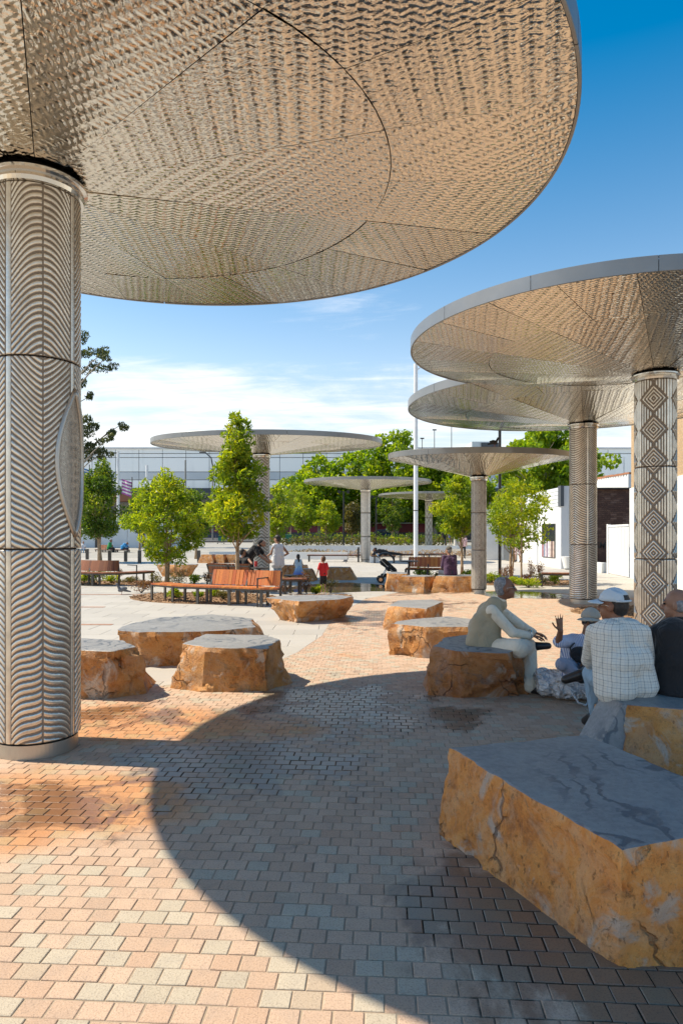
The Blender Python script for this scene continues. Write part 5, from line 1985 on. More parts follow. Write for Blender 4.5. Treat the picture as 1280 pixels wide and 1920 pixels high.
# white upper wall with a broken terracotta coping above the brown brick
uw = thing('white_parapet', 'white parapet wall with a ragged terracotta coping above the brown brick', 'wall', (15.8, 40.0, 0))
m = MB()
vs = [(16.3, 44.0, 0), (15.1, 36.0, 0), (15.1, 36.0, 4.85), (16.3, 44.0, 5.2), (16.7, 44.0, 0), (15.5, 36.0, 0), (15.5, 36.0, 4.85), (16.7, 44.0, 5.2)]
m._add(vs, [(0, 1, 2, 3), (5, 4, 7, 6), (4, 0, 3, 7), (1, 5, 6, 2), (3, 2, 6, 7), (4, 5, 1, 0)])
m.build('wall', MT['white_paint'], uw)
terr = pm('terracotta', (0.42, 0.18, 0.09), (0.30, 0.13, 0.07), 5, 0.8)
for i in range(14):
    m = MB()
    f = (i + 0.5) / 14
    m.box((16.5 - 1.2 * f, 44.0 - 8.0 * f, 5.27 - 0.35 * f + rnd.uniform(-.025, .035)), (0.50, 0.46, 0.10), rz=0.15 + rnd.uniform(-.08, .08), ry=rnd.uniform(-.07, .07), rx=rnd.uniform(-.06, .06))
    m.build('coping_tile', terr, uw)

# corrugated white fence
A2, B2 = Vector((11.45, 29.3, 0)), Vector((11.13, 26.42, 0))
fe = thing('white_fence', 'white corrugated metal fence between the brown brick and the tall building', 'fence', (11.3, 27.8, 0))
dw = (B2 - A2)
L = dw.length
dw.normalize()
nn = Vector((dw.y, -dw.x, 0))
if nn.x > 0:
    nn = -nn
k = 15
for i in range(k):
    p = A2 + dw * (L * (i + 0.08) / k)
    q = A2 + dw * (L * (i + 0.92) / k)
    m = MB()
    m.bar((p.x, p.y, 1.0), (q.x, q.y, 1.0), 0.05, 1.96)
    m.build('fence_panel', MT['roof_white'], fe)
m = MB()
p, q = A2 - nn * 0.04, B2 - nn * 0.04
m.bar((p.x, p.y, 1.0), (q.x, q.y, 1.0), 0.03, 2.0)
m.bar((A2.x, A2.y, 2.03), (B2.x, B2.y, 2.03), 0.09, 0.08)
m.build('rail', MT['white_paint'], fe)
m = MB()
m.box((A2.x, A2.y - 0.02, 1.05), (0.14, 0.14, 2.12))
m.build('post', MT['white_paint'], fe)

# white shop with grey louvre parapet
sh = thing('white_shop', 'low white shop with grey slatted parapet and a poster window', 'building', (10.7, 36, 0))
A3, B3 = Vector((10.85, 41.5, 0)), Vector((10.75, 33.6, 0))
m = MB()
m.prism([(10.85, 41.5), (10.75, 33.6), (11.31, 33.6), (11.31, 41.5)], 0, 3.05)
m.build('wall', MT['white_paint'], sh)
m = MB()
m.box((11.0, 33.45, 2.02), (0.62, 0.3, 4.04))
m.build('pillar', MT['roof_white'], sh)
m = MB()
m.box((10.72, 33.40, 3.55), (0.16, 0.42, 1.0))
m.build('dark_edge', MT['grey_band'], sh)
for i in range(5):
    m = MB()
    m.bar((10.80, 33.7, 3.16 + 0.19 * i), (10.9, 46.5, 3.16 + 0.19 * i), 0.06, 0.165)
    m.build('louvre_slat', MT['clad_white'], sh)
m = MB()
m.bar((10.95, 33.8, 3.55), (11.05, 46.5, 3.55), 0.1, 1.0)
m.build('parapet', MT['grey_band'], sh)
m = MB()
m.box((10.765, 35.5, 1.35), (0.06, 2.3, 1.75))
fr = m.build('window', MT['glass_dark'], sh)
for i, c in enumerate([(0.55, 0.42, 0.36), (0.16, 0.10, 0.09), (0.62, 0.52, 0.48), (0.70, 0.70, 0.74), (0.30, 0.22, 0.30), (0.66, 0.60, 0.66), (0.25, 0.30, 0.42), (0.45, 0.20, 0.22)]):
    m = MB()
    m.box((10.728, 34.6 + 0.26 * i, 0.92), (0.012, 0.24, 0.82))
    m.build('poster_panel', pm('poster_print_%s' % 'abcdefgh'[i], c, tuple(v * .6 for v in c), 9, 0.5), fr)
# shop awnings / wall further along
m = MB()
m.prism([(10.6, 47.0), (10.9, 41.6), (15.5, 41.6), (15.5, 47.0)], 0, 3.3)
m.build('wall', MT['clad_white'], sh)
m = MB()
m.box((10.62, 43.4, 1.2), (0.12, 2.2, 2.4))
m.build('doorway', MT['grey_band'], sh)
for px, py, ww in ((905, 1033, 1.0), (880, 1040, 1.2)):
    pass
fx = thing('white_pier', 'plain white pier left of the thin trees, at the corner of the shops', 'pier', ((925 - 640) / F * 45, 45, 0))
m = MB()
m.box(((926 - 640) / F * 45, 45.2, 1.6), (1.3, 0.8, 3.2))
m.build('shaft', MT['white_paint'], fx)
m = MB()
m.box(((926 - 640) / F * 45, 45.2, 3.25), (1.5, 1.0, 0.14))
m.build('cap', MT['white_paint'], fx)
fx = thing('white_pier', 'white pier behind the man in purple and the slim column', 'pier', ((862 - 640) / F * 52, 52, 0))
m = MB()
m.box(((862 - 640) / F * 52, 52.4, 1.2), (0.75, 0.6, 2.4))
m.build('shaft', MT['concrete'], fx)
m = MB()
m.box(((862 - 640) / F * 52, 52.4, 2.45), (0.9, 0.75, 0.12))
m.build('cap', MT['concrete'], fx)
m = MB()
m.bar((8.4, 52.0, 0.3), (11.5, 50.0, 0.3), 0.3, 0.6)
tag(m.build('garden_wall', MT['concrete']), 'low pale garden wall behind the slim ripple-patterned column', 'wall')

# white bench block along the brown brick
cb = thing('concrete_bench', 'white concrete bench block at the foot of the brown brick wall', 'bench', (11.0, 30.4, 0))
m = MB()
m.bar((10.45, 30.65, 0.28), (11.35, 29.55, 0.22), 0.42, 0.44)
m.build('seat', MT['white_paint'], cb)
m = MB()
m.bar((10.5, 30.62, 0.03), (11.3, 29.62, 0.03), 0.3, 0.06)
m.build('base', MT['concrete_dark'], cb)
cb = thing('planter_tub', 'white tapered tub at the corner of the white shop', 'planter', (10.7, 32.6, 0))
m = MB()
m.tube([(10.78, 32.5, 0.06), (10.78, 32.5, 0.62), (10.78, 32.5, 0.60)], [0.2, 0.33, 0.27], 20)
m.build('bowl', MT['white_paint'], cb)
m = MB()
m.cyl((10.78, 32.5), 0.15, 0, 0.06, 16)
m.build('foot', MT['concrete_dark'], cb)

# cars in the street, at the left
def car(label, x, y, z, rz, col, name='parked_car'):
    root = thing(name, label, 'car', (x, y, z))
    M_ = Matrix.Translation((x, y, z)) @ Matrix.Rotation(rz, 4, 'Z')
    prof = [(-2.1, .35), (-2.15, .75), (-1.9, .95), (-1.2, 1.0), (-.55, 1.42), (.75, 1.46), (1.5, 1.05), (2.05, .92), (2.15, .6), (2.1, .32)]
    m = MB()
    vs = []
    for sx, inset in ((-1, 1), (1, 1)):
        for (a, zz) in prof:
            wdt = .85 if zz < 1.02 else .68
            vs.append(M_ @ Vector((a, sx * wdt, zz)))
    n = len(prof)
    fs = [tuple(range(n)), tuple(range(2 * n - 1, n - 1, -1))] + [(i, n + i, n + (i + 1) % n, (i + 1) % n) for i in range(n)]
    m._add(vs, fs)
    m.build('body', col, root, bevel=0.04)
    for sx in (-1, 1):
        for a0, a1 in ((-.95, -.05), (.05, 1.1)):
            w_ = MB()
            w_._add([M_ @ Vector((a, sx * yy, zz)) for a, yy, zz in ((a0 - .1, .80, 1.04), (a1 + .1, .80, 1.04), (a1 - .1, .71, 1.38), (a0 + .25, .71, 1.38))], [(0, 1, 2, 3)])
            w_.build('window', MT['glass_dark'], root)
        for a in (-1.3, 1.35):
            w_ = MB()
            c = M_ @ Vector((a, sx * .80, .32))
            e = M_ @ Vector((a, sx * .92, .32))
            w_.tube([c, e], .32, 20)
            wo = w_.build('wheel', MT['black'], root)
            h_ = MB()
            h_.tube([e, M_ @ Vector((a, sx * .93, .32))], .19, 14)
            h_.build('hubcap', MT['fascia'], wo)


cw = pm('car_paint_white', (0.75, 0.76, 0.77), None, 2, 0.25)
cdk = pm('car_paint_black', (0.02, 0.022, 0.026), None, 2, 0.2)
car('white car parked at the far left behind the low tree', -18.5, 70, ground_z(70), 0.1, cw)
car('white car parked just behind the other white one at the far left', -21.5, 76, ground_z(76), 0.05, cw)
car('dark car in the street behind the lawn trees', (716 - 640) / F * 90, 90, ground_z(90), 0.1, cdk)

# striped banners in front of the warehouse
for (px, py, D, hh, lab) in ((238, 915, 74, 1.6, 'purple and white striped banner flag left of the low tree'), (158, 890, 74, 1.4, 'blue and white striped banner flag by the big column')):
    c = W(px, py, D)
    fl = thing('banner_flag', lab, 'flag', (c.x, c.y, c.z))
    cols = [pm('banner_print_' + lab.split()[0] + 'x', (0.45, 0.12, 0.42) if px == 238 else (0.05, 0.22, 0.5), None, 3, 0.7), MT['white_paint']]
    m = MB()
    nstr = 9
    for i in range(nstr):
        m.cur = i % 2
        z0, z1 = c.z + hh / 2 - hh * i / nstr, c.z + hh / 2 - hh * (i + 1) / nstr
        for k in range(6):
            x0_, x1_ = c.x - .55 + 1.1 * k / 6, c.x - .55 + 1.1 * (k + 1) / 6
            sl = -0.35
            y0_, y1_ = c.y + .12 * math.sin(k * 1.3), c.y + .12 * math.sin((k + 1) * 1.3)
            m.quad((x0_, y0_, z1 + sl * (x0_ - c.x)), (x1_, y1_, z1 + sl * (x1_ - c.x)), (x1_, y1_, z0 + sl * (x1_ - c.x)), (x0_, y0_, z0 + sl * (x0_ - c.x)))
    m.build('cloth', cols, fl)
    m = MB()
    m.tube([(c.x + .58, c.y, ground_z(D)), (c.x + .58, c.y, c.z + hh / 2 + .4)], .05, 8)
    m.build('pole', MT['dark_steel'], fl)

# green shopping trolleys parked by the street
for (px, lab) in ((408, 'green-handled shopping trolley left of the broad canopy column, by the street'), (541, 'green wheeled bin behind the woman in the white top')):
    x = (px - 640) / F * 78
    zz = ground_z(78)
    tr = thing('shopping_trolley' if px == 408 else 'wheelie_bin', lab, 'trolley' if px == 408 else 'bin', (x, 78, zz))
    grn = pm('green_plastic_%s' % ('a' if px == 408 else 'b'), (0.01, 0.16, 0.11), None, 3, 0.5)
    if px == 408:
        m = MB()
        for i in range(7):
            m.bar((x + .1 + .12 * i, 78, zz + .55), (x + .1 + .13 * i, 78, zz + .95), .02)
        for z_ in (.55, .75, .95):
            m.bar((x, 78, zz + z_), (x + .9, 78, zz + z_), .025)
            m.bar((x, 78.45, zz + z_), (x + .9, 78.45, zz + z_), .025)
        m.bar((x + .1, 77.98, zz + .56), (x + .9, 77.98, zz + .56), .4)
        m.build('basket', grn, tr)
        m = MB()
        m.bar((x, 78, zz + .1), (x - .25, 78, zz + 1.05), .035)
        m.bar((x, 78, zz + .12), (x + .8, 78, zz + .12), .035)
        m.bar((x + .5, 78, zz + .12), (x + .2, 78, zz + .55), .03)
        m.build('frame', MT['fascia'], tr)
        m = MB()
        for a in (0, .75):
            m.tube([(x + a, 77.97, zz + .06), (x + a, 78.03, zz + .06)], .06, 10)
        m.build('wheel', MT['black'], tr)
    else:
        m = MB()
        m._add([(x - .25, 77.7, zz + .1), (x + .25, 77.7, zz + .1), (x + .25, 78.2, zz + .1), (x - .25, 78.2, zz + .1), (x - .32, 77.65, zz + 1.0), (x + .32, 77.65, zz + 1.0), (x + .32, 78.3, zz + 1.0), (x - .32, 78.3, zz + 1.0)], [(3, 2, 1, 0), (4, 5, 6, 7), (0, 1, 5, 4), (1, 2, 6, 5), (2, 3, 7, 6), (3, 0, 4, 7)])
        m.build('body', grn, tr)
        m = MB()
        m.box((x, 78, zz + 1.04), (.7, .75, .07), bev=.02)
        m.build('lid', grn, tr)


# ------------------------------------------------------------------ people
def blob(mb, voxel, smooth=4, name='body', mat=None, parent=None):
    """fuse overlapping rounded shapes into one continuous skin"""
    me = mb.mesh(name + '_src', [])
    tmp = bpy.data.objects.new('tmp', me)
    COL.objects.link(tmp)
    r = tmp.modifiers.new('r', 'REMESH')
    r.mode = 'VOXEL'
    r.voxel_size = voxel
    r.use_smooth_shade = True
    s = tmp.modifiers.new('s', 'SMOOTH')
    s.iterations = smooth
    s.factor = 0.5
    dg = bpy.context.evaluated_depsgraph_get()
    out = bpy.data.meshes.new_from_object(tmp.evaluated_get(dg))
    bpy.data.objects.remove(tmp)
    bpy.data.meshes.remove(me)
    out.name = name
    out.materials.clear()
    if mat:
        out.materials.append(mat)
    return link(bpy.data.objects.new(name, out), parent)


def skin_mat(name, c):
    m, t, b = new_mat(name)
    p = t.pos()
    t.put(b, 'Base Color', t.mix(t.noise(p, 25.0, 3.0), c, tuple(v * 0.75 for v in c)))
    b.inputs['Roughness'].default_value = 0.5
    b.inputs['Subsurface Weight'].default_value = 0.06
    b.inputs['Subsurface Radius'].default_value = (0.02, 0.008, 0.005)
    return m


SK = {'brown': skin_mat('skin_deep_brown', (0.26, 0.115, 0.062)), 'tan': skin_mat('skin_tan', (0.36, 0.19, 0.12)), 'light': skin_mat('skin_light', (0.50, 0.30, 0.21))}


def cloth(name, c, c2=None, rough=0.85, pattern=None):
    m, t, b = new_mat(name)
    p = t.pos()
    n = t.noise(p, 14.0, 4.0, 0.6)
    cc = t.mix(n, c, c2 or tuple(v * 0.82 for v in c))
    if pattern:
        x, y, z = t.sep(p)[:3]
        if pattern[0] == 'check':
            wv_ = t.noise(p, 6.0, 2.0)
            u = t.m('MULTIPLY', t.m('ARCTAN2', t.m('SUBTRACT', x, pattern[4]), t.m('SUBTRACT', pattern[5], y)), 0.23)
            u = t.m('ADD', u, t.m('MULTIPLY', wv_, 0.022))
            z = t.m('ADD', z, t.m('MULTIPLY', t.noise(t.v('ADD', p, (5, 5, 5)), 6.0, 2.0), 0.022))
            k = pattern[1]
            lx = t.m('LESS_THAN', t.m('ABSOLUTE', t.m('SUBTRACT', t.m('FRACT', t.m('MULTIPLY', u, k)), 0.5)), pattern[2])
            lz = t.m('LESS_THAN', t.m('ABSOLUTE', t.m('SUBTRACT', t.m('FRACT', t.m('MULTIPLY', t.m('ADD', z, t.m('MULTIPLY', x, 0.06)), k)), 0.5)), pattern[2])
            hx_ = t.m('LESS_THAN', t.m('FRACT', t.m('MULTIPLY', u, k)), 0.10)
            hz_ = t.m('LESS_THAN', t.m('FRACT', t.m('MULTIPLY', t.m('ADD', z, t.m('MULTIPLY', x, 0.06)), k)), 0.10)
            cc = t.mix(t.m('MULTIPLY', t.m('MAXIMUM', hx_, hz_), 0.30), cc, (0.30, 0.36, 0.44))
            cc = t.mix(t.m('MULTIPLY', t.m('ADD', lx, lz), 0.42), cc, pattern[3])
        elif pattern[0] == 'stripe':
            lx = t.m('LESS_THAN', t.m('FRACT', t.m('MULTIPLY', t.m('ADD', x, t.m('MULTIPLY', z, 0.15)), pattern[1])), pattern[2])
            cc = t.mix(lx, cc, pattern[3])
        elif pattern[0] == 'fade':
            cc = t.mix(t.smooth(z, pattern[1], pattern[2]), pattern[3], cc)
    t.put(b, 'Base Color', cc)
    b.inputs['Roughness'].default_value = rough
    b.inputs['Sheen Weight'].default_value = 0.15
    # soft folds
    fold = t.noise(t.v('MULTIPLY', p, (1, 1, 0.7)), 9.0, 2.0, 0.5, 1.2)
    t.put(b, 'Normal', t.bump(t.m('ADD', fold, t.m('MULTIPLY', t.noise(p, 220.0, 2.0), 0.03)), 0.03))
    return m


def basis(fd):
    f = Vector((fd[0], fd[1], 0)).normalized()
    r = Vector((f.y, -f.x, 0))          # the person's right-hand side
    return f, r, Vector((0, 0, 1))


def hand(mb, w, d, nrm, s, side, curl=0.35, spread=0.16):
    """palm, four unequal bent fingers and a thumb leaving the side of the palm"""
    d = d.normalized()
    nrm = (nrm - d * nrm.dot(d)).normalized()
    a = d.cross(nrm).normalized() * side            # towards the thumb
    for q in (-0.026, -0.009, 0.009, 0.026):
        mb.cap(w + a * q * 0.6 * s, w + d * 0.082 * s + a * q * s, 0.0135 * s, 0.0125 * s, 8)
    for k, (off, L) in enumerate(((0.030, .070), (0.010, .080), (-0.010, .074), (-0.030, .058))):
        p = w + d * 0.085 * s + a * off * s
        dd = (d + a * (off * spread * 28)).normalized()
        for j, fr in enumerate((0.45, 0.32, 0.25)):
            dd = (dd + nrm * curl * (0.5 if j == 0 else 0.9)).normalized()
            q = p + dd * L * fr * s
            mb.cap(p, q, (0.0095 - 0.0008 * j) * s, (0.0088 - 0.0008 * j) * s, 7)
            p = q
    p = w + d * 0.022 * s + a * 0.028 * s
    dd = (d * 0.65 + a * 0.75 + nrm * curl * 0.6).normalized()
    for L in (.040, .032, .024):
        q = p + dd * L * s
        mb.cap(p, q, 0.0115 * s, 0.0098 * s, 7)
        p = q
        dd = (dd + d * 0.35 + nrm * curl * 0.3).normalized()


def human(label, J, fd, st, s=1.0, vox=0.02, group=None, hfd=None, name='person'):
    """J: joint positions; fd: facing direction; st: clothing; one continuous body with clothes as children"""
    f, r, up = basis(fd)
    hf, hr, _ = basis(hfd or fd)
    base = J['pel'].copy()
    base.z = min(p.z for p in J.values())
    root = thing(name, label, 'person', base, group)
    hv = st.get('vox_hand', vox)
    b = MB()
    hw = 0.085 * s
    b.cap(J['che'] + r * hw, J['pel'] + r * hw * .9, .098 * s, .105 * s)
    b.cap(J['che'] - r * hw, J['pel'] - r * hw * .9, .098 * s, .105 * s)
    b.cap(J['wai'] + r * hw * .7, J['wai'] - r * hw * .7, .10 * s)
    b.cap(J['ls'], J['rs'], .052 * s)
    b.cap(J['nec'] - up * .03 * s, J['nec'].lerp(J['hea'], .6), .056 * s, .055 * s)
    m3 = Matrix((hr, hf, up)).transposed()
    h = J['hea']
    tilt = st.get('tilt', 0.0)
    if tilt:
        m3 = Matrix.Rotation(-tilt, 3, hr) @ m3
    so = s
    s = so * st.get('head', 1.0)
    hsz = s
    def hp(x, y, z):
        return h + m3 @ Vector((x * hsz, y * hsz, z * hsz))
    b.ell(hp(0, -.008, .022), (.074 * s, .094 * s, .098 * s), m3)
    b.ell(hp(0, .020, -.045), (.056 * s, .070 * s, .072 * s), m3)
    b.ell(hp(0, .058, -.088), (.028 * s, .026 * s, .022 * s), m3)
    b.cap(hp(0, .088, .015), hp(0, .108, -.028), .009 * s, .015 * s, 8)
    b.cap(hp(-.014, .094, -.032), hp(.014, .094, -.032), .010 * s, .010 * s, 6)
    b.cap(hp(-.022, .080, -.062), hp(.022, .080, -.062), .0095 * s, .0095 * s, 6)
    b.cap(hp(-.036, .080, .030), hp(.036, .080, .030), .012 * s, .012 * s, 6)
    for e in (-1, 1):
        b.ell(hp(e * .077, -.008, -.008), (.012 * s, .022 * s, .034 * s), m3, 8, 6)
    s = so
    for q, sd in (('l', -1), ('r', 1)):
        b.cap(J[q + 's'], J[q + 'e'], .048 * s, .040 * s)
        b.cap(J[q + 'e'], J[q + 'w'], .040 * s, .027 * s)
        hd = st.get('hand_' + q)
        if hd:
            hand(b, J[q + 'w'], Vector(hd[0]), Vector(hd[1]), s, hd[2], *(hd[3:] or ()))
        else:
            dv = (J[q + 'w'] - J[q + 'e']).normalized()
            hand(b, J[q + 'w'], dv, -sd * r if abs(dv.z) > .5 else -up, s, 1 if (q == 'l') else -1)
        b.cap(J[q + 'h'], J[q + 'k'], .080 * s, .056 * s)
        b.cap(J[q + 'k'], J[q + 'a'], .056 * s, .036 * s)
        b.cap(J[q + 'a'], J[q + 't'], .036 * s, .028 * s)
    blob(b, hv, 2, 'body', SK[st['skin']], root)
    # eyes and brows
    if vox < 0.012:
        for e in (-1, 1):
            ey = MB()
            ey.ell(hp(e * .032, .083, .006), (.013 * s, .008 * s, .008 * s), m3, 8, 6)
            ey.build('eye', MT['black'], root, True)
            eb = MB()
            eb.cap(hp(e * .018, .092, .032), hp(e * .05, .078, .032), .005 * s, .004 * s, 6)
            eb.build('eyebrow', st.get('hairm', MT['black']), root, True)
    # top
    t = MB()
    lo = st.get('hem', 0.06) * s
    tw = st.get('girth', 0.0)
    hl = J['pel'] - up * lo * 0.2
    for sd in (-1, 1):
        t.cap(J['che'] + r * (hw + .01) * sd, hl + r * (hw + tw * .5) * sd, (.118 + tw * .4) * s, (.128 + tw) * s, 16)
    t.cap(J['che'] + up * .04 * s + r * hw, J['che'] + up * .04 * s - r * hw, .085 * s)
    t.cap(J['wai'] + r * hw * .9, J['wai'] - r * hw * .9, (.122 + tw) * s)
    t.cap(J['ls'] - up * .01, J['rs'] - up * .01, .066 * s)
    if st.get('collar', True):
        t.cap(J['nec'] - up * .06 * s, J['nec'] - up * .035 * s, .078 * s, .066 * s)
    for q in st.get('extra', ()):
        t.cap(*q)
    sl = st.get('sleeve', 0.0)
    vest = st.get('vest')
    if not vest:
        sleeves(t, J, sl, s)
    blob(t, max(vox, .012), st.get('smooth', 6), st.get('topname', 'shirt'), st['top'], root)
    if vest:
        t = MB()
        sleeves(t, J, sl, s)
        t.cap(J['nec'] - up * .05 * s, J['nec'] - up * .02 * s, .070 * s, .064 * s)
        blob(t, max(vox, .012), 4, 'shirt', vest, root)
    # trousers / skirt
    p = MB()
    leg = st.get('leg', 1.0)
    lw = st.get('legw', 0.0)
    p.cap(J['pel'] + r * .07 * s, J['pel'] - r * .07 * s, .118 * s)
    for q in 'lr':
        if leg <= 0.5:
            p.cap(J[q + 'h'], J[q + 'h'].lerp(J[q + 'k'], leg * 2), (.094 + lw * .5) * s, (.080 + lw) * s)
        else:
            p.cap(J[q + 'h'], J[q + 'k'], (.094 + lw * .3) * s, (.072 + lw) * s)
            e = J[q + 'k'].lerp(J[q + 'a'], (leg - .5) * 2 * .93)
            p.cap(J[q + 'k'], e, (.071 + lw) * s, (.056 + lw) * s)
    if st.get('skirt'):
        p.tube([J['pel'] + up * .1 * s, J['pel'] - up * .02 * s, J['pel'] - up * st['skirt'] * s], [.11 * s, .18 * s, .33 * s], 16)
    blob(p, max(vox, .013), 5, 'skirt' if st.get('skirt') else 'trousers', st['bottom'], root)
    # shoes
    if st.get('shoe'):
        for q in 'lr':
            sh_ = MB()
            a, tt = J[q + 'a'], J[q + 't']
            dv = (tt - a).normalized()
            sh_.cap(a - dv * .035 * s, a + dv * .02 * s, .056 * s, .056 * s)
            sh_.cap(a - dv * .035 * s - up * .015 * s, tt, .050 * s, .040 * s)
            sh_.cap(a.lerp(tt, .5), tt + dv * .03 * s, .050 * s, .038 * s)
            blob(sh_, max(vox * .8, .009), 2, 'shoe', st['shoe'], root)
    # hair / hat
    s = hsz
    hs_ = st.get('hair', 'short')
    if hs_:
        hm = MB()
        if hs_ == 'bald':
            for e in (-1, 1):
                hm.ell(hp(e * .062, -.035, -.005), (.026 * s, .055 * s, .048 * s), m3)
            hm.cap(hp(-.05, -.085, -.02), hp(.05, -.085, -.02), .034 * s)
        else:
            hm.ell(hp(0, -.036, .046), (.078 * s, .084 * s, .082 * s), m3)
            hm.ell(hp(0, -.052, .0), (.077 * s, .062 * s, .078 * s), m3)
            if hs_ == 'long':
                hm.cap(hp(0, -.07, .0), hp(0, -.10, -.20), .06 * s, .035 * s)
            if hs_ == 'bun':
                hm.ell(hp(0, -.10, .07), (.04 * s, .04 * s, .04 * s), m3)
        blob(hm, max(vox * .8, .009), 2, 'hair', st['hairm'], root)
    if st.get('cap'):
        cp = MB()
        nu, rows = 20, 6
        vs = []
        for j in range(rows):
            ph = R_(90) * j / rows
            for i in range(nu):
                a = 2 * math.pi * i / nu
                vs.append(hp(.094 * math.cos(ph) * math.cos(a), -.012 + .112 * math.cos(ph) * math.sin(a), .040 + .098 * math.sin(ph)))
        vs.append(hp(0, -.012, .140))
        fs = [(j * nu + i, j * nu + (i + 1) % nu, (j + 1) * nu + (i + 1) % nu, (j + 1) * nu + i) for j in range(rows - 1) for i in range(nu)]
        fs += [((rows - 1) * nu + i, (rows - 1) * nu + (i + 1) % nu, len(vs) - 1) for i in range(nu)]
        if st['cap'] == 'back_gap':
            fs = [q for k, q in enumerate(fs) if not (k < 2 * nu and k % nu in (13, 14, 15, 16))]
        cp._add(vs, fs)
        co = cp.build('cap', st['capm'], root, True)
        so_ = co.modifiers.new('thick', 'SOLIDIFY')
        so_.thickness = 0.004
        br = MB()
        vs, fs = [], []
        for j in range(5):
            y_ = j / 4
            for i in range(9):
                a = R_(20 + 140 * i / 8)
                rr_ = 0.096 + .075 * y_ * math.sin(a) ** 1.2
                vs.append(hp(rr_ * math.cos(a) * (.98), .0 + rr_ * math.sin(a) * 1.06, .044 - .022 * y_ * math.sin(a) - .010 * (abs(math.cos(a)) ** 2) * 2))
        fs = [(j * 9 + i, j * 9 + i + 1, (j + 1) * 9 + i + 1, (j + 1) * 9 + i) for j in range(4) for i in range(8)]
        br._add(vs, fs)
        bo_ = br.build('cap_brim', st['capm'], co, True)
        so_ = bo_.modifiers.new('thick', 'SOLIDIFY')
        so_.thickness = 0.005
        if st['cap'] == 'back_gap':
            sp = MB()
            sp.tube([hp(.094 * math.cos(a), -.012 + .112 * math.sin(a), .044) for a in [R_(200 + 14 * k) for k in range(11)]], .008, 8)
            sp.build('cap_strap', st['capm'], co, True)
    if st.get('beanie'):
        bn = MB()
        bn.ell(hp(0, -.02, .06), (.090 * s, .10 * s, .085 * s), m3)
        blob(bn, max(vox * .8, .01), 2, 'hat', st['beanie'], root)
    gl = st.get('glasses')
    if gl:
        gm = MB()
        for e in (-1, 1):
            ring = [hp(e * .034 + .026 * math.cos(a), .096 - .006 * abs(math.cos(a)), .004 + .019 * math.sin(a)) for a in [2 * math.pi * k / 16 for k in range(17)]]
            gm.tube(ring, .0022, 6)
            gm.tube([hp(e * .06, .092, .008), hp(e * .082, .02, .008), hp(e * .082, -.02, -.002)], .0022, 6)
        gm.tube([hp(-.008, .097, .008), hp(.008, .097, .008)], .0022, 6)
        go = gm.build('glasses', MT['dark_steel'] if gl == 'dark' else MT['polished'], root, True)
        if gl == 'dark':
            for e in (-1, 1):
                ln = MB()
                ln.ell(hp(e * .034, .096, .004), (.027 * s, .004 * s, .020 * s), m3, 12, 6)
                ln.build('lens', MT['glass_dark'], go, True)
    return root


def sleeves(t, J, sl, s):
    for q in 'lr':
        if sl > 0:
            if sl <= .5:
                t.cap(J[q + 's'], J[q + 's'].lerp(J[q + 'e'], sl * 2), .072 * s, .066 * s)
            else:
                t.cap(J[q + 's'], J[q + 'e'], .070 * s, .058 * s)
                t.cap(J[q + 'e'], J[q + 'e'].lerp(J[q + 'w'], (sl - .5) * 2), .057 * s, .042 * s)


HG = pm('grey_hair', (0.32, 0.32, 0.33), (0.16, 0.16, 0.17), 40, 0.7, bump=0.004, bscale=120)
HB = pm('black_hair', (0.012, 0.010, 0.009), (0.03, 0.024, 0.02), 40, 0.55, bump=0.004, bscale=120)
HBR = pm('brown_hair', (0.10, 0.05, 0.025), (0.06, 0.03, 0.016), 40, 0.6, bump=0.004, bscale=120)
LEATHER = pm('black_leather', (0.012, 0.011, 0.011), (0.022, 0.02, 0.02), 20, 0.38)
C_ = cloth

# man in the vest, sitting on the rust-red boulder and facing right
D = 7.3
JV = dict(pel=W(906, 1206, D), wai=W(905, 1180, D), che=W(917, 1152, D), nec=W(938, 1122, D), hea=W(947, 1103, D - .03),
          rs=W(922, 1146, D - .20), ls=W(934, 1143, D + .18), re=W(960, 1186, D - .24), rw=W(994, 1192, D - .17), le=W(980, 1176, D + .10), lw=W(1000, 1186, D - .02),
          rh=W(918, 1214, D - .12), rk=W(972, 1216, D - .42), ra=W(987, 1212, D - .08), rt=W(1022, 1211, D - .02),
          lh=W(918, 1214, D + .10), lk=W(988, 1214, D - .02), la=W(993, 1289, D - .22), lt=W(1016, 1297, D - .28))
VEST = C_('beige_utility_vest', (0.44, 0.37, 0.25), (0.37, 0.31, 0.205))
CREAM = C_('cream_cotton', (0.82, 0.75, 0.61), (0.74, 0.67, 0.54))
vm = human('grey-haired man in a beige vest sitting with one shoe crossed over his knee', JV, (1, -0.12), dict(
    skin='brown', top=VEST, topname='vest', vest=CREAM, sleeve=0.98, bottom=CREAM, legw=0.034, shoe=LEATHER, hair='short', hairm=HG, glasses='thin', tilt=-0.12, girth=0.045, hem=.12,
    smooth=16, extra=[q for k in (-.11, -.03, .06, .13) for q in ((W(924, 1131, D + k * .8), W(903, 1165, D + k), .075, .115), (W(903, 1165, D + k), W(893, 1202, D + k), .115, .125), (W(893, 1204, D + k), W(936, 1222, D + k * 1.2), .12, .085), (W(914, 1160, D + k), W(925, 1210, D + k), .10, .11))],
    hand_r=((1, .15, -.12), (0, 0, -1), -1, .55), hand_l=((1, -.4, -.25), (0, 0, -1), 1, .55)), vox=0.0085)
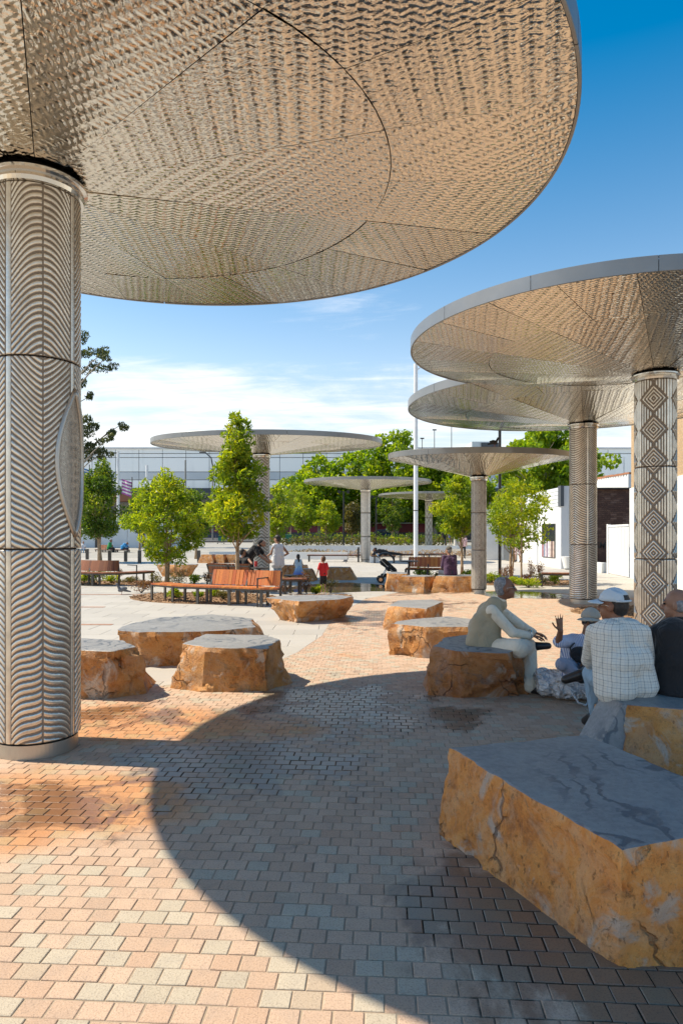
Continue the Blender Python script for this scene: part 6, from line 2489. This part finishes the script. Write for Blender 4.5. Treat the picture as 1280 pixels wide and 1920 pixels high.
# vest details: pockets, lower hem
m = MB()
m.box(W(948, 1222, D - .20), (0.16, 0.02, 0.15), rz=-0.15, ry=.12, bev=.006)
m.box(W(948, 1212, D - .213), (0.17, 0.02, 0.045), rz=-0.15, ry=.12, bev=.006)
m.build('vest_pocket', VEST, vm)
m = MB()
m.tube([W(993 + 3 * math.cos(a), 1190 + 9 * math.sin(a), D - .17 - .04 * math.cos(a)) for a in [2 * math.pi * k / 12 for k in range(13)]], .007, 6)
m.build('bracelet', MT['polished'], vm)

# man in checked shirt, seen from behind
D = 4.98
JC = dict(pel=W(1172, 1276, D), wai=W(1168, 1240, D), che=W(1158, 1192, D + .03), nec=W(1155, 1158, D + .06), hea=W(1148, 1136, D + .08),
          ls=W(1113, 1186, D + .08), rs=W(1203, 1187, D + .02), le=W(1102, 1238, D + .32), lw=W(1112, 1256, D + .55), re=W(1215, 1243, D + .15), rw=W(1180, 1258, D + .48),
          lh=W(1150, 1288, D + .06), lk=W(1110, 1264, D + .46), la=W(1120, 1340, D + .50), lt=W(1100, 1350, D + .68),
          rh=W(1190, 1288, D + .06), rk=W(1165, 1262, D + .62), ra=W(1104, 1259, D + .62), rt=W(1066, 1272, D + .66))
CHECK = C_('checked_shirt', (0.78, 0.77, 0.69), (0.70, 0.69, 0.62), pattern=('check', 25.0, 0.055, (0.07, 0.09, 0.13), 2.06, 5.12))
DENIM = C_('pale_blue_denim', (0.28, 0.42, 0.54), (0.21, 0.33, 0.45))
human('man seen from behind in a checked shirt and pale blue cap', JC, (-0.45, 1), dict(
    skin='brown', top=CHECK, sleeve=0.96, bottom=DENIM, legw=.012, shoe=LEATHER, hair='short', hairm=HB, cap='back_gap', capm=C_('pale_blue_cap', (0.55, 0.64, 0.71), (0.5, 0.6, 0.68)), girth=.036, glasses='thin', hem=.1),
    vox=0.0085, hfd=(-0.75, .65))

# man in black at the right edge
D = 5.08
JB = dict(pel=W(1288, 1278, D), wai=W(1286, 1240, D), che=W(1280, 1190, D + .03), nec=W(1276, 1158, D + .05), hea=W(1268, 1134, D + .09),
          ls=W(1232, 1186, D + .06), rs=W(1328, 1186, D + .02), le=W(1224, 1242, D + .22), lw=W(1240, 1262, D + .5), re=W(1345, 1243, D + .12), rw=W(1320, 1262, D + .45),
          lh=W(1266, 1290, D + .06), lk=W(1250, 1275, D + .55), la=W(1252, 1335, D + .6), lt=W(1244, 1345, D + .78),
          rh=W(1306, 1290, D + .06), rk=W(1315, 1275, D + .55), ra=W(1312, 1335, D + .6), rt=W(1312, 1345, D + .78))
human('balding grey-haired man in a black jacket at the right edge, seen from behind', JB, (-0.3, 1), dict(
    skin='tan', top=C_('black_jacket', (0.010, 0.010, 0.012), (0.018, 0.018, 0.02)), topname='jacket', sleeve=0.98, bottom=C_('dark_trousers', (0.02, 0.02, 0.024)), shoe=LEATHER, hair='bald', hairm=HG, girth=.045, hem=.1),
    vox=0.0085, hfd=(-0.8, .6))

# man in striped shirt facing us, hand raised
D = 6.85
JS = dict(pel=W(1090, 1252, D), wai=W(1090, 1236, D), che=W(1092, 1211, D - .02), nec=W(1099, 1189, D - .05), hea=W(1106, 1165, D - .08),
          rs=W(1068, 1202, D - .02), ls=W(1122, 1203, D), re=W(1046, 1203, D - .28), rw=W(1050, 1183, D - .34), le=W(1132, 1235, D - .05), lw=W(1106, 1242, D - .22),
          rh=W(1078, 1254, D - .05), rk=W(1054, 1246, D - .42), ra=W(1084, 1268, D - .42), rt=W(1104, 1272, D - .46),
          lh=W(1102, 1254, D - .05), lk=W(1138, 1250, D - .38), la=W(1112, 1271, D - .34), lt=W(1092, 1274, D - .46))
STRIPE = C_('blue_striped_shirt', (0.74, 0.77, 0.86), None, pattern=('stripe', 62.0, 0.42, (0.20, 0.27, 0.52)))
sm_ = human('man in a blue striped shirt, beige cap and dark glasses raising his hand', JS, (-0.30, -1), dict(
    skin='brown', top=STRIPE, sleeve=0.46, bottom=C_('grey_blue_jeans', (0.30, 0.32, 0.40), (0.24, 0.26, 0.34)), shoe=LEATHER, hair='short', hairm=HG, cap='plain', capm=C_('beige_cap', (0.44, 0.40, 0.33)), glasses='dark', girth=.012,
    hand_r=((-.12, -.05, 1), (0.45, -1, 0), -1, .06, .30)), vox=0.0085, hfd=(-0.55, -.85))
m = MB()
m.ell(W(1086, 1226, D - .22), (.10, .06, .075))
m.ell(W(1090, 1234, D - .24), (.085, .05, .05))
po = blob(m, .01, 3, 'pouch', C_('black_pouch', (0.012, 0.012, 0.015)), None)
tag(po, 'black pouch bag held at the waist of the man in the striped shirt', 'bag')
m = MB()
m.tube([W(1076, 1206, D - .14), W(1068, 1214, D - .2), W(1070, 1226, D - .24)], .008, 6)
o = m.build('strap', MT['black'], po)


def stand(x, y, z, fdv, s=1.0, arms=None, stride=0.0, lean=0.0):
    f, r, up = basis(fdv)
    o = Vector((x, y, z))
    def P(a, b, c):
        return o + (r * a + f * (b + lean * max(0, c - .9)) + up * c) * s
    J = dict(pel=P(0, 0, .93), wai=P(0, 0, 1.08), che=P(0, .01, 1.29), nec=P(0, .01, 1.44), hea=P(0, .03, 1.575), ls=P(-.18, 0, 1.395), rs=P(.18, 0, 1.395),
             le=P(-.23, -.03, 1.12), lw=P(-.235, .06, .87), re=P(.23, -.03, 1.12), rw=P(.235, .06, .87), lh=P(-.09, 0, .90), rh=P(.09, 0, .90),
             lk=P(-.10, .03 + stride * .5, .49), la=P(-.10, -.02 + stride, .085), lt=P(-.11, .12 + stride, .035), rk=P(.10, .03 - stride * .3, .49), ra=P(.10, -.02 - stride, .085), rt=P(.11, .12 - stride, .035))
    for k, v in (arms or {}).items():
        J[k] = P(*v)
    return J


def sit(x, y, z, fdv, s=1.0, seat=.45, over=None, lean=0.0):
    f, r, up = basis(fdv)
    o = Vector((x, y, z))
    def P(a, b, c):
        return o + (r * a + f * (b + lean * max(0, c - .1)) ) * s + up * (seat + c * s if c > -.2 else max(0.0, seat + c * s))
    J = dict(pel=P(0, 0, .09), wai=P(0, -.01, .24), che=P(0, .02, .44), nec=P(0, .03, .59), hea=P(0, .06, .725), ls=P(-.18, .02, .545), rs=P(.18, .02, .545),
             le=P(-.22, .08, .28), lw=P(-.12, .30, .20), re=P(.22, .08, .28), rw=P(.12, .30, .20), lh=P(-.09, .03, .07), rh=P(.09, .03, .07),
             lk=P(-.11, .43, .08), la=P(-.11, .44, -.36), lt=P(-.12, .58, -.41), rk=P(.11, .43, .08), ra=P(.11, .44, -.36), rt=P(.12, .58, -.41))
    for k, v in (over or {}).items():
        J[k] = P(*v)
    return J


WHITE = C_('white_singlet', (0.72, 0.73, 0.76), (0.64, 0.66, 0.70))
JEAN = C_('light_jeans', (0.30, 0.42, 0.54), (0.24, 0.35, 0.47))
BLACKC = C_('black_cotton', (0.014, 0.014, 0.016))
DARKJ = C_('dark_jeans', (0.03, 0.04, 0.07))
x = (521 - 640) / F * 20.3
human('woman in a loose white sleeveless top and denim shorts, hand on her hip', stand(x, 20.3, 0, (-.85, .5), .965, dict(re=(.34, -.14, 1.14), rw=(.20, .04, 1.0), le=(-.21, .10, 1.14), lw=(-.16, .32, 1.04))), (-.85, .5), dict(
    skin='tan', top=WHITE, girth=.035, hem=.5, bottom=JEAN, leg=.46, shoe=LEATHER, hair='bun', hairm=HB, beanie=HB, collar=False), .965, .014)
human('man in a black T-shirt and black cap bending over the steel table', stand((468 - 640) / F * 19.9, 19.9, 0, (1, -.2), 1.0, dict(
    pel=(0, -.1, .93), wai=(0, -.02, 1.07), che=(0, .16, 1.22), nec=(0, .27, 1.33), hea=(0, .38, 1.40), ls=(-.18, .20, 1.30), rs=(.18, .20, 1.30), le=(-.2, .36, 1.08), lw=(-.13, .55, .93), re=(.2, .36, 1.06), rw=(.13, .54, .92))), (1, -.2), dict(
    skin='tan', top=BLACKC, sleeve=.4, bottom=BLACKC, shoe=LEATHER, hair='short', hairm=HB, beanie=BLACKC, tilt=-.5, girth=.01), 1.0, .014)
rb_ = MB()
cc = W(480, 1050, 19.45)
rb_.cyl((cc.x, cc.y), .045, .745, .90, 16)
tag(rb_.build('red_tin', pm('red_tin_paint', (0.55, 0.03, 0.03), None, 5, .4)), 'red tin standing on the small round steel table', 'tin')
human('person with bare shoulder and dark top resting on the bench back by the steel table', sit(-2.85, 19.65, 0, (.3, 1), .95, .45, dict(lw=(-.05, .15, .42), rw=(.30, -.05, .42), re=(.36, -.1, .40))), (.3, 1), dict(
    skin='tan', top=BLACKC, bottom=DARKJ, shoe=LEATHER, hair='short', hairm=HB, collar=False), .95, .014, hfd=(.8, .5))
human('small boy in a red T-shirt and black shorts standing barefoot', stand((606 - 640) / F * 19.2, 19.2, 0, (-.55, .8), .60, dict(hea=(0, .03, 1.60), le=(-.27, .02, 1.12), lw=(-.27, .14, .92), re=(.27, 0, 1.12), rw=(.29, .08, .9))), (-.55, .8), dict(
    skin='light', top=C_('red_tshirt', (0.62, 0.015, 0.02)), sleeve=.42, bottom=BLACKC, leg=.46, legw=.015, hair='short', hairm=HBR, head=1.32), .60, .010)
human('little girl with a dark ponytail in a blue and white dress, by a boulder', stand((560 - 640) / F * 23.9, 23.9, 0, (-.4, .9), .55, dict(lw=(-.24, .30, 1.02), le=(-.28, .08, 1.15), re=(.28, .02, 1.12), rw=(.27, .16, .92), hea=(0, .03, 1.6)), lean=.15), (-.4, .9), dict(
    skin='light', top=C_('pale_blue_bodice', (0.52, 0.66, 0.76)), bottom=C_('blue_skirt', (0.30, 0.50, 0.75), None, pattern=('fade', .22, .5, (0.08, 0.13, 0.50))), skirt=.40, leg=.3, hair='long', hairm=HB, collar=False, head=1.3), .62, .011)
human('man in a purple shirt sitting on the pale boulder with his back turned', sit(3.2, 20.05, 0, (-.35, 1), 1.0, .46, lean=.12), (-.35, 1), dict(
    skin='tan', top=C_('purple_shirt', (0.075, 0.03, 0.08), (0.055, 0.025, 0.065)), sleeve=.95, bottom=DARKJ, shoe=LEATHER, hair='short', hairm=HG, beanie=C_('grey_cap', (0.10, 0.09, 0.075)), girth=.012), .97, .014, hfd=(-.7, .7))
# resting person on the far timber bench
o = Vector((2.05, 40.45, .47))
JL = dict(pel=o + Vector((.55, 0, .14)), wai=o + Vector((.4, 0, .18)), che=o + Vector((.2, 0, .22)), nec=o + Vector((.05, -.02, .26)), hea=o + Vector((-.08, -.05, .30)), ls=o + Vector((.12, -.17, .2)), rs=o + Vector((.12, .17, .24)),
          le=o + Vector((-.12, -.24, .03)), lw=o + Vector((-.14, -.12, .2)), re=o + Vector((-.1, .25, .04)), rw=o + Vector((-.25, .1, .03)), lh=o + Vector((.6, -.09, .13)), rh=o + Vector((.6, .09, .13)),
          lk=o + Vector((1.0, -.11, .06)), la=o + Vector((1.38, -.1, .05)), lt=o + Vector((1.5, -.1, .04)), rk=o + Vector((1.0, .1, .1)), ra=o + Vector((1.38, .1, .06)), rt=o + Vector((1.5, .1, .05)))
human('person in black lying on a timber bench, head propped on one hand', JL, (-1, -.1), dict(skin='brown', top=BLACKC, sleeve=.9, bottom=BLACKC, shoe=LEATHER, hair='short', hairm=HB, girth=.03), 1.1, .02)
# far left group
human('boy in a white T-shirt sitting at the far left beside the big column', sit((157 - 640) / F * 56, 56, 0, (.15, -1), .85, .42), (.15, -1), dict(skin='tan', top=C_('white_tshirt', (0.7, 0.7, 0.72)), sleeve=.4, bottom=JEAN, shoe=LEATHER, hair='short', hairm=HB), .85, .022)
human('person in a green top sitting side-on with head bowed at the far left', sit((204 - 640) / F * 56.5, 56.5, 0, (1, -.1), 1.0, .45, lean=.25), (1, -.1), dict(skin='brown', top=C_('green_top', (0.02, 0.28, 0.07)), sleeve=.9, bottom=BLACKC, shoe=LEATHER, hair='short', hairm=HB, tilt=-.4), 1.0, .022)
human('person in a bright blue top hunched over at the far left', sit((230 - 640) / F * 56.5, 56.5, 0, (1, -.15), 1.0, .45, dict(hea=(0, .42, .50), nec=(0, .32, .48), che=(0, .2, .42), ls=(-.18, .24, .46), rs=(.18, .24, .46), lw=(-.1, .5, .2), rw=(.1, .5, .2), le=(-.22, .34, .26), re=(.22, .34, .26))), (1, -.15), dict(
    skin='brown', top=C_('bright_blue_top', (0.03, 0.28, 0.62)), sleeve=.9, bottom=DARKJ, shoe=LEATHER, hair='short', hairm=HG), 1.0, .022)
human('person in a pale blue shirt sitting half hidden behind the low tree', sit((284 - 640) / F * 57, 57, 0, (-.2, -1), 1.0, .45), (-.2, -1), dict(skin='brown', top=C_('pale_shirt', (0.5, 0.54, 0.7)), sleeve=.9, bottom=BLACKC, shoe=LEATHER, hair='short', hairm=HB), 1.0, .022)
bench('backless bench under the seated person in bright blue', [(-18.6, 56.3), (-17.6, 56.2)], legs=[.05, .95], wood='wood_dark')
bench('backless bench under the person in the pale blue shirt', [(-16.4, 56.8), (-15.2, 56.8)], legs=[.05, .95], wood='wood_dark')
bench('bench under the boy in white at the far left', [(-22.0, 55.8), (-20.8, 55.8)], legs=[.05, .95], wood='wood_dark')
bench('bench under the person in green at the far left', [(-19.9, 56.3), (-18.8, 56.3)], legs=[.05, .95], wood='wood_dark')
# far walkers
for (px, D, fdv, top, bot, lab, sk) in ((725, 97, (-.5, .8), WHITE, WHITE, 'walker in white by the shop across the street', 'brown'), (844, 70, (.2, 1), C_('blue_backpack_top', (0.10, 0.14, 0.42)), C_('tan_shorts', (0.30, 0.2, 0.10)), 'walker in blue with tan shorts beyond the rounded tree', 'light'),
                                        (832, 71, (.2, 1), BLACKC, DARKJ, 'walker in black left of the one in blue', 'tan'), (868, 47, (.3, 1), C_('pink_top', (0.6, 0.4, 0.42)), BLACKC, 'walker in pink behind the man in purple', 'light'), (970, 41, (0, 1), C_('pale_pink_top', (0.70, 0.52, 0.55)), C_('pink_shorts', (0.62, 0.45, 0.46)), 'person in pale pink shorts at the shop doorway behind the sparse tree', 'light')):
    human(lab, stand((px - 640) / F * D, D, ground_z(D) , fdv, 1.0, stride=.12), fdv, dict(skin=sk, top=top, sleeve=.4, bottom=bot, leg=.45 if 'shorts' in lab else 1.0, shoe=LEATHER, hair='short', hairm=HB), 1.0, .024)

# ------------------------------------------------------------------ pushchair
def stroller():
    x, y = 1.62, 23.6
    root = thing('pushchair', 'black pushchair parked behind the two-tone boulder', 'pushchair', (x, y, 0))
    fab = C_('black_pushchair_fabric', (0.014, 0.014, 0.016))
    def P(a, b, z):
        return Vector((x + a, y + b, z))
    for sd in (-.24, .24):
        m = MB()
        m.tube([P(-.42, sd, 1.02), P(-.28, sd, .80), P(.10, sd, .42), P(.42, sd, .12)], .016, 8)
        m.tube([P(-.02, sd, .55), P(-.28, sd, .12)], .014, 8)
        m.tube([P(-.28, sd, .14), P(.20, sd, .30)], .012, 8)
        m.build('frame', MT['polished'], root, True)
        for a, rr in ((-.28, .12), (.42, .10)):
            m = MB()
            m.tube([P(a, sd - .03, rr), P(a, sd + .03, rr)], rr, 20)
            wo = m.build('wheel', MT['black'], root)
            m = MB()
            m.tube([P(a, sd - .034, rr), P(a, sd + .034, rr)], rr * .5, 14)
            m.build('hub', MT['polished'], wo)
    m = MB()
    m.tube([P(-.42, -.24, 1.02), P(-.46, -.12, 1.05), P(-.46, .12, 1.05), P(-.42, .24, 1.02)], .02, 8)
    m.build('handle', MT['black'], root, True)
    m = MB()
    m.cap(P(-.20, -.15, .72), P(-.2, .15, .72), .10)
    m.cap(P(.0, -.17, .50), P(.0, .17, .50), .11)
    m.cap(P(.22, -.16, .40), P(.22, .16, .40), .07)
    m.cap(P(.34, -.14, .26), P(.34, .14, .26), .05)
    m.cap(P(-.16, 0, .70), P(.2, 0, .42), .14, .10)
    blob(m, .02, 3, 'seat', fab, root)
    m = MB()
    vs, fs = [], []
    for i in range(9):
        a = R_(20 + 120 * i / 8)
        for j in range(7):
            b_ = -.26 + .52 * j / 6
            vs.append(P(-.12 + .34 * math.cos(a), b_, .70 + .36 * math.sin(a) - .12 * (b_ / .26) ** 2 * .4))
    fs = [(i * 7 + j, i * 7 + j + 1, (i + 1) * 7 + j + 1, (i + 1) * 7 + j) for i in range(8) for j in range(6)]
    m._add(vs, fs)
    o = m.build('hood', fab, root, True)
    o.modifiers.new('t', 'SOLIDIFY').thickness = .02
    m = MB()
    m.box(P(-.05, 0, .24), (.42, .36, .14), bev=.03)
    m.build('basket', fab, root)


stroller()

# ------------------------------------------------------------------ plastic bag, birds
m = MB()
c0 = W(1064, 1284, 6.86)
rs = random.Random(3)
m.cap(c0 + Vector((-.20, .04, -.02)), c0 + Vector((.16, .0, -.03)), .115, .10)
m.cap(c0 + Vector((-.22, .10, .06)), c0 + Vector((-.06, .08, .03)), .10, .09)
m.cap(c0 + Vector((.10, -.05, -.05)), c0 + Vector((.26, -.10, -.07)), .085, .06)
m.cap(c0 + Vector((-.10, -.07, -.05)), c0 + Vector((.05, -.08, -.06)), .075, .075)
for k in range(7):
    m.cap(c0 + Vector((rs.uniform(-.25, .25), rs.uniform(-.08, .08), rs.uniform(-.08, .08))), c0 + Vector((rs.uniform(-.25, .25), rs.uniform(-.08, .08), rs.uniform(-.06, .10))), .045, .03)
bag_m, t, b = new_mat('thin_white_plastic')
p_ = t.pos()
t.put(b, 'Base Color', (0.86, 0.87, 0.89))
b.inputs['Roughness'].default_value = 0.3
b.inputs['Transmission Weight'].default_value = 0.12
t.put(b, 'Normal', t.bump(t.n('ShaderNodeTexVoronoi', {'Vector': t.v('ADD', p_, t.v('SCALE', t.n('ShaderNodeTexNoise', {'Vector': p_, 'Scale': 9.0}).outputs['Color'], sc=.12)), 'Scale': 19.0}).outputs[0], 0.06))
bag = blob(m, .009, 3, 'plastic_bag', bag_m)
for v in bag.data.vertices:
    n_ = noise.ridged_multi_fractal(v.co * 7, 0.9, 2.1, 4, 0.9, 2.0) - 1.0
    v.co += v.normal * 0.015 * n_
    v.co.z = max(v.co.z, 0.004)
tag(bag, 'crumpled white plastic bag on the ground between the vest man and the striped-shirt man', 'bag')
m = MB()
h0 = W(1084, 1292, 6.66)
for k in range(2):
    m.tube([Vector((h0.x - .05 + .10 * k, h0.y + .1, .12)), Vector((h0.x - .06 + .13 * k, h0.y, .10)), Vector((h0.x - .03 + .11 * k, h0.y - .08, .03)), Vector((h0.x + .03 + .07 * k, h0.y - .10, .012)), Vector((h0.x + .08 + .04 * k, h0.y - .04, .03)), Vector((h0.x + .08, h0.y + .08, .12))], .011, 6)
o = m.build('handle', bag_m, bag, True)
m = MB()
m.box((W(1104, 1284, 7.0).x, 7.0, .085), (.24, .12, .16), rz=.1, bev=.02)
gb = m.build('carton', pm('grey_white_carton', (0.55, 0.56, 0.58), None, 6, .6))
tag(gb, 'pale grey carton on the paving behind the checked-shirt man', 'carton')


def bird(label, c, s, fdv, cols, name='pigeon'):
    f, r, up = basis(fdv)
    root = thing(name, label, 'bird', c)
    m3 = Matrix((r, f, up)).transposed()
    def P(a, b, z):
        return Vector(c) + (r * a + f * b + up * z) * s
    m = MB()
    m.ell(P(0, 0, .13), (.055 * s, .105 * s, .06 * s), Matrix.Rotation(-.35, 3, r) @ m3)
    m.cap(P(0, .07, .17), P(0, .10, .235), .038 * s, .026 * s)
    m.ell(P(0, .115, .25), (.028 * s, .034 * s, .028 * s), m3)
    m.cap(P(0, -.07, .10), P(0, -.20, .07), .035 * s, .016 * s)
    blob(m, .009 * s, 2, 'body', cols, root)
    m = MB()
    m.tube([P(0, .14, .25), P(0, .175, .243)], [.009 * s, .002 * s], 6)
    m.build('beak', MT['black'], root)
    for sd in (-1, 1):
        m = MB()
        m.tube([P(sd * .025, .0, .09), P(sd * .025, .005, .0), P(sd * .025, .04, .004)], .006 * s, 5)
        m.build('leg', pm('bird_leg', (0.35, 0.12, 0.10), None, 5), root)
        m = MB()
        m.ell(P(sd * .05, -.03, .135), (.014 * s, .10 * s, .042 * s), Matrix.Rotation(-.25, 3, r) @ m3)
        m.build('wing', cols, root, True)


pg = pm('pigeon_grey', (0.10, 0.105, 0.12), (0.17, 0.175, 0.19), 30, .6)
g = G(229, 1115)
bird('grey pigeon standing on the pale slabs at the left tip of the front bed', (g.x, g.y, 0), 1.15, (-.9, -.3), pg)
bird('dark bird perched on the rim of the smallest canopy', (4.02, 17.98, 3.965), .95, (.8, .2), MT['black'], 'crow')
bird('small grey pigeon by the terrace wall left of the smooth far column', ((648 - 640) / F * 40, 40, 0), 1.1, (.9, .2), pg)

# trees may sway, people may not: nothing else moves here
for o in list(bpy.data.objects):
    if o.type == 'MESH' and not o.data.vertices:
        bpy.data.objects.remove(o)
